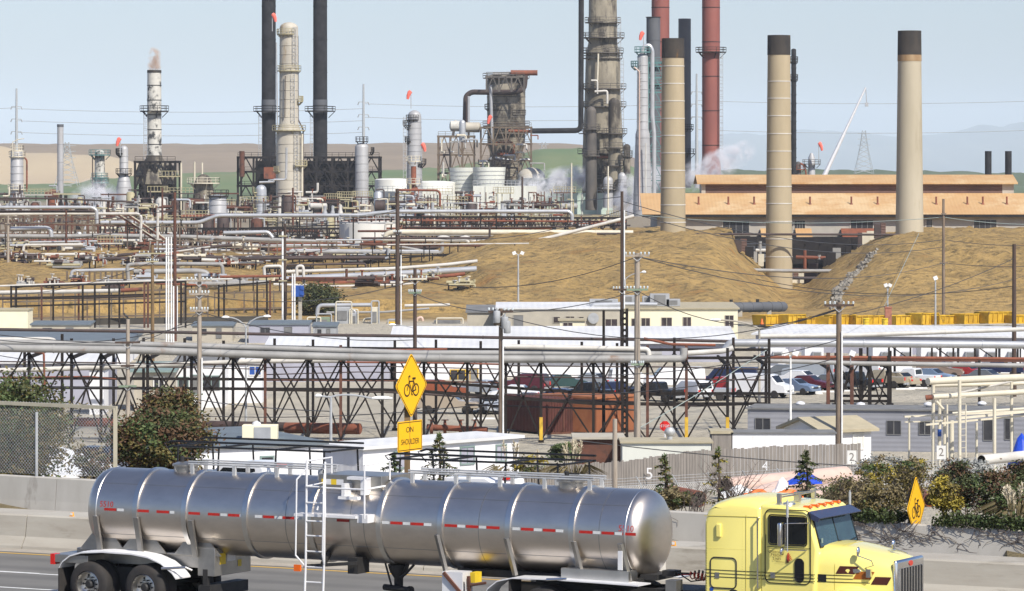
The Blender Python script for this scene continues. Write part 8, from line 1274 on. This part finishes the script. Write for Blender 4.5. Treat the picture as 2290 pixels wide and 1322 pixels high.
def plants():
    random.seed(41)
    tree('bushy_tree', 'big olive bushy tree behind the tan framed fence at the left edge', at(30, 1130, 136), 0, at(20, 968, 136), (1.75, 1.7, 1.75), 150, 130, .085, ['leaf_olive', 'leaf_dark', 'leaf_green', 'leaf_olive'], limbs=8)
    tree('bushy_tree', 'red brown bushy tree rising above the tank rear', at(365, 1110, 134), 0, at(362, 990, 134), (1.55, 1.5, 1.05), 120, 120, .08, ['leaf_brown', 'leaf_dark', 'leaf_olive', 'leaf_green'], limbs=8); random.seed(6)
    t = tree('bushy_tree', 'narrow top of reddish foliage behind the red brown tree', at(380, 1110, 137), 0, at(384, 922, 137), (.85, .8, .75), 60, 100, .08, ['leaf_brown', 'leaf_olive', 'leaf_dark'])
    shrub(208, 1040, 128, 85, 70, 'thin brown bush between fence end and tank', ['leaf_brown', 'leaf_dry', 'leaf_dark'], 34, 40, .07); tree('round_bush', 'round dark olive bush on the ochre bank by the blue cabinet', gp(712, 508), 0, at(712, 672, 508), (2.5, 2.4, 1.9), 150, 90, .2, ['leaf_dark', 'leaf_olive', 'leaf_dark'], cat='bush', tr=.2)
    sapling(1486, 1020, 1140, 121, 84, 'dark conifer sapling standing beside the painted five', ['leaf_green', 'leaf_olive'], 1.0); sapling(1606, 1005, 1140, 123, 90, 'sparse pale conifer sapling left of the cab', ['leaf_green', 'leaf_yellow', 'leaf_olive'], .8); sapling(1803, 1012, 1135, 120, 100, 'dark drooping conifer over the cab roof', ['leaf_dark', 'leaf_green'], 1.25); sapling(982, 972, 1085, 130, 96, 'feathery green conifer before the white trailer', ['leaf_green', 'leaf_olive'], 1.2); sapling(880, 1020, 1085, 128, 70, 'small conifer beside the bicycle sign post', ['leaf_green', 'leaf_dark'], .8)
    grass_plume(1143, 988, 1085, 134, 4, 22, 'pampas plumes before the white trailer end'); grass_plume(1283, 985, 1085, 130, 7, 28, 'tall pampas plumes left of the short pale pole'); grass_plume(2270, 1085, 1180, 104, 7, 26, 'pampas plumes at the right edge above the wall'); grass_plume(1205, 1000, 1085, 140, 2, 8, 'single pampas plume right of the transformer pole')
    shrub(1188, 1036, 134, 70, 46, 'small yellowish bush at the trailer end', ['leaf_yellow', 'leaf_green', 'leaf_dry'], 18, 30, .07); shrub(1262, 1010, 200, 60, 40, 'dark green bush under the dark lean to', ['leaf_dark', 'leaf_green'], 30, 50, .12)
    random.seed(8)
    for px, yc, Y, w_, h_, mt, n, lab in ((1500, 1115, 118, 110, 46, ['leaf_olive', 'leaf_dry', 'leaf_green'], 40, 'olive undergrowth bush at the foot of the dark sapling'), (1660, 1130, 117, 120, 40, ['leaf_dry', 'leaf_olive'], 30, 'dry bush tucked behind the sleeper roof'), (1905, 1110, 112, 110, 80, ['leaf_dry', 'leaf_olive', 'leaf_green'], 60, 'dry grassy bush right of the sun visor'), (1975, 1125, 110, 110, 90, ['leaf_dry', 'leaf_dry', 'leaf_olive'], 60, 'dry brown bush left of the small bicycle sign'), (1960, 1060, 122, 90, 44, ['leaf_olive', 'leaf_yellow', 'leaf_green'], 26, 'pale olive bush behind the dry brown bush'), (2040, 1048, 124, 70, 46, ['leaf_green', 'leaf_yellow', 'leaf_dry'], 24, 'light green bush above the small bicycle sign'),
        (2140, 1085, 109, 90, 100, ['leaf_dark', 'leaf_dark', 'leaf_brown'], 70, 'dark bush right of the small bicycle sign'), (2112, 1110, 106, 66, 86, ['leaf_yellow', 'leaf_yellow', 'leaf_olive'], 46, 'yellow flowering bush beside the small bicycle sign'), (2225, 1105, 108, 110, 100, ['leaf_dark', 'leaf_brown', 'leaf_green'], 80, 'dark reddish bush behind the pampas plumes'), (2292, 1080, 109, 90, 90, ['leaf_dark', 'leaf_brown'], 60, 'dark bush at the right edge'), (1990, 1045, 128, 150, 46, ['leaf_grey', 'leaf_grey', 'leaf_dry'], 40, 'grey tangled bush before the wire fence'), (2160, 1058, 124, 120, 60, ['leaf_grey', 'leaf_grey'], 44, 'pale grey tangled bush behind the dark bush')): shrub(px, yc, Y, w_, h_, lab, mt, n, 55, .055)
    twigs(1640, 1020, 1120, 118, 150, 26, 'bare twiggy bush left of the sleeper roof'); twigs(1555, 1060, 1140, 117, 80, 16, 'bare twiggy bush between the two conifer saplings'); twigs(1900, 1050, 1160, 111, 120, 30, 'thin leaved twiggy bush above the sun visor', ['leaf_dry']); twigs(2030, 1020, 1110, 113, 110, 22, 'thin leaved twiggy bush behind the small bicycle sign', ['leaf_olive'])
    # ivy along the wall top and dry grass behind it
    mb = MB(); random.seed(12)
    for k in range(5200):
        a = random.uniform(3.6, 9.4)
        if abs(a-aY(2049, 11.2)) < .5: continue
        b = random.gauss(11.5, .35); q = rd(a, max(11.05, b), .80-.0088*a+abs(random.gauss(0, .13))); mb.cur = random.randrange(2); v = V((random.uniform(-1, 1), random.uniform(-1, 1), random.uniform(-.3, 1))).normalized()*.06; o = v.cross(V((random.uniform(-1, 1), .3, .5))).normalized()*.04; mb.quad(q-v, q+o, q+v, q-o)
    tag(mb.put('ivy', ['leaf_dark', 'leaf_green'], smooth=False), 'green ivy spilling along the wall top', 'ivy', kind='stuff')
    mb = MB()
    for k in range(15000): a = random.uniform(-30, 12); b = 11.4+abs(random.gauss(0, 6)); q = rd(a, b); q.z = gz(q.x, q.y); h = random.uniform(.15, .5); v = V((random.gauss(0, .1), random.gauss(0, .1), h)); mb.cur = random.randrange(3); mb.quad(q-V((.02, 0, 0)), q+v*.6-V((.015, 0, 0)), q+v, q+V((.02, 0, 0)))
    tag(mb.put('dry_grass', ['leaf_dry', 'leaf_olive', 'leaf_dry'], smooth=False), 'dry grass on the road bank', 'grass', kind='stuff')
plants()
# ================================================================ signs and pickups beyond the barrier
def bike(mb, c, ax, sz):
    """bicycle symbol in the plane of ax and up"""
    up = V((0, 0, 1)); c = V(c); P = lambda x, y: c+ax*(x*sz)+up*(y*sz)
    def strk(pts, w_=.044): 
        for a, b in zip(pts, pts[1:]):
            A, B = V((a[0], a[1], 0)), V((b[0], b[1], 0)); d = (B-A).normalized(); n = V((-d.y, d.x, 0))*w_*.5; A -= d*w_*.3; B += d*w_*.3; mb.quad(P(*(A+n)[:2]), P(*(B+n)[:2]), P(*(B-n)[:2]), P(*(A-n)[:2]))
    def rng(cx, cy, r, w_=.05): n = 28; mb.add([P(cx+q*math.cos(6.2832*k/n), cy+q*math.sin(6.2832*k/n)) for k in range(n) for q in (r-w_/2, r+w_/2)], [(2*k, 2*k+1, 2*((k+1) % n)+1, 2*((k+1) % n)) for k in range(n)])
    rng(-.30, -.12, .19); rng(.30, -.12, .19); strk([(-.30, -.12), (-.16, .17), (.15, .17), (.02, -.18), (-.14, .13)]); strk([(.15, .17), (.19, .10), (.30, -.12), (.02, -.18)]); strk([(-.16, .17), (-.19, .33), (-.11, .36), (-.10, .31)]); strk([(.15, .17), (.17, .25)]); strk([(.08, .26), (.26, .26)], .07); strk([(.02, -.18), (.03, -.28), (.07, -.28)]); strk([(.05, -.1), (.0, -.26)])
def sign(px, yc, b, hpx, wpx, label, plate, post):
    k = (px-CX)/F; Y = (b+.8788*YO)/(.8788+.4772*k); s = Y/F; c = at(px, yc, Y); hh = hpx*s/2; an = math.acos(min(1, wpx/hpx))-math.atan(k); ax = V((math.cos(an), math.sin(an), 0)); n = V((math.sin(an), -math.cos(an), 0)); t = root('bicycle_sign', V((c.x, c.y, gz(c.x, c.y))), label, 'road sign', 'yellow bicycle warning signs'); up = V((0, 0, 1))
    def rhomb(r, rad=.08):
        pts = []
        for i in range(4):
            a = R(90*i); p = V((math.cos(a), math.sin(a))); q0 = V((math.cos(a-R(90)), math.sin(a-R(90)))); q1 = V((math.cos(a+R(90)), math.sin(a+R(90))))
            for u_ in (0, .25, .5, .75, 1): A, B = p+(q0-p)*rad, p+(q1-p)*rad; e = A*(1-u_)**2+p*2*u_*(1-u_)+B*u_*u_; pts.append((e[0]*r, e[1]*r))
        return pts
    m = MB(); m.prism(rhomb(hh), c+n*.0, ax, up, -n*.012); m.put('sign_face', 'sign_yellow', t, smooth=False)
    m = MB(); o, i_ = rhomb(hh*.96), rhomb(hh*.925); N_ = len(o); m.add([c+n*.004+ax*p[0]+up*p[1] for p in o+i_], [(k, (k+1) % N_, N_+(k+1) % N_, N_+k) for k in range(N_)]); m.put('sign_border', 'sign_black', t, smooth=False)
    m = MB(); bike(m, c+n*.006-up*hh*.03, ax, hh*.92); m.put('bicycle_symbol', 'sign_black', t, smooth=False)
    if plate:
        pc = at(px-3, 975, Y); h_ = 68*s/2; ax2, n2 = ax, n; w_ = 26*s/ax.x; pq = lambda x, y, d=0: pc+ax2*x+up*y+n2*d
        m = MB(); m.prism([(w_, -h_+.03), (w_, h_-.03), (w_-.03, h_), (-w_+.03, h_), (-w_, h_-.03), (-w_, -h_+.03), (-w_+.03, -h_), (w_-.03, -h_)], pc, ax2, up, -n2*.012); q = m.put('plaque', 'sign_yellow', t, smooth=False)
        m = MB(); a, b2 = [(w_-.03, h_-.03), (-w_+.03, h_-.03), (-w_+.03, -h_+.03), (w_-.03, -h_+.03)], [(w_-.05, h_-.05), (-w_+.05, h_-.05), (-w_+.05, -h_+.05), (w_-.05, -h_+.05)]; m.add([pq(*p, .004) for p in a+b2], [(k, (k+1) % 4, 4+(k+1) % 4, 4+k) for k in range(4)]); m.put('plaque_border', 'sign_black', q, smooth=False)
        m = MB(); text_mb(m, 'ON', .22, pq(-.02, .17, .006), ax2, up, sx=1.25); text_mb(m, 'SHOULDER', .22, pq(0, -.16, .006), ax2, up, sx=.92); m.put('plaque_lettering', 'sign_black', q, smooth=False)
    m = MB(); d = -n*.13; m.bar(V((c.x, c.y, -.3))+d, c+up*hh*.6+d, .16, .16); m.put('post', 'timber_post', t, smooth=False)
sign(920, 862, 11.6, 146, 71, 'tall yellow bicycle diamond over an ON SHOULDER plaque on a timber post', True, True); sign(2049, 1135, 11.55, 142, 40, 'narrow looking yellow bicycle diamond standing behind the wall at right', False, True)
def work_pickup(px, b, label, flip=1):
    a = aY(px, b); t = root('work_pickup', rd(a, b), label, 'pickup truck', 'white pickups with ladder racks in the opposite lanes', rz=YAW+math.pi); P = lambda m, n, mt, par=t, **k: m.put(n, mt, par, True, **k); z0 = .3
    prof = [(-2.9, .55), (-2.9, 1.25), (-.9, 1.28), (-.8, 1.92), (-.6, 2.02), (.55, 2.0), (1.2, 1.42), (2.7, 1.3), (2.9, 1.1), (2.9, .55)]; m = MB(); m.loft([[(x, y*(1 if z < 1.3 else .88), z) for x, z in prof] for y in (-.98, -.9, .9, .98)]); bd = P(m, 'body', 'car_white', bevel=.04)
    for s in (-1, 1): m = MB(); m.quad((-.65, s*.9, 1.42), (.95, s*.9, 1.42), (.45, s*.885, 1.9), (-.55, s*.885, 1.9)); P(m, 'side_window', 'glass_dark', bd)
    m = MB(); m.quad((-.87, -.75, 1.4), (-.87, .75, 1.4), (-.80, .7, 1.86), (-.80, -.7, 1.86)); P(m, 'rear_window', 'glass_dark', bd); m = MB(); m.b6(-.86, -.78, -.25, .25, 1.93, 2.0); P(m, 'brake_lamp', 'lamp_red', bd)
    for x in (-1.8, 1.9):
        for s in (-1, 1): m = MB(); m.cyl((x, s*.72, .4), (x, s*.98, .4), .4, n=18); P(m, 'wheel', 'rubber')
    m = MB(); zr = 2.42
    for s in (-1, 1):
        for z in (zr, zr+.13): m.tube([(-2.9, s*.85, z), (2.1, s*.85, z), (2.25, s*.8, z-.05)], .028, 6)
        for x in (-2.7, -1.2, .6, 1.9): m.tube([(x, s*.95, 1.25), (x, s*.85, zr)], .03, 6)
        m.tube([(2.1, s*.85, zr+.13), (2.35, s*.85, zr+.06), (2.1, s*.85, zr-.2)], .02, 5)
    for x in (-2.8, -1.2, .6, 2.0): m.tube([(x, -.85, zr), (x, .85, zr)], .028, 6)
    P(m, 'ladder_rack', 'black_paint')
work_pickup(570, 7.2, 'white pickup with black ladder rack showing above the rear half of the tank'); work_pickup(1075, 5.9, 'pickup whose black ladder rack shows above the front half of the tank')
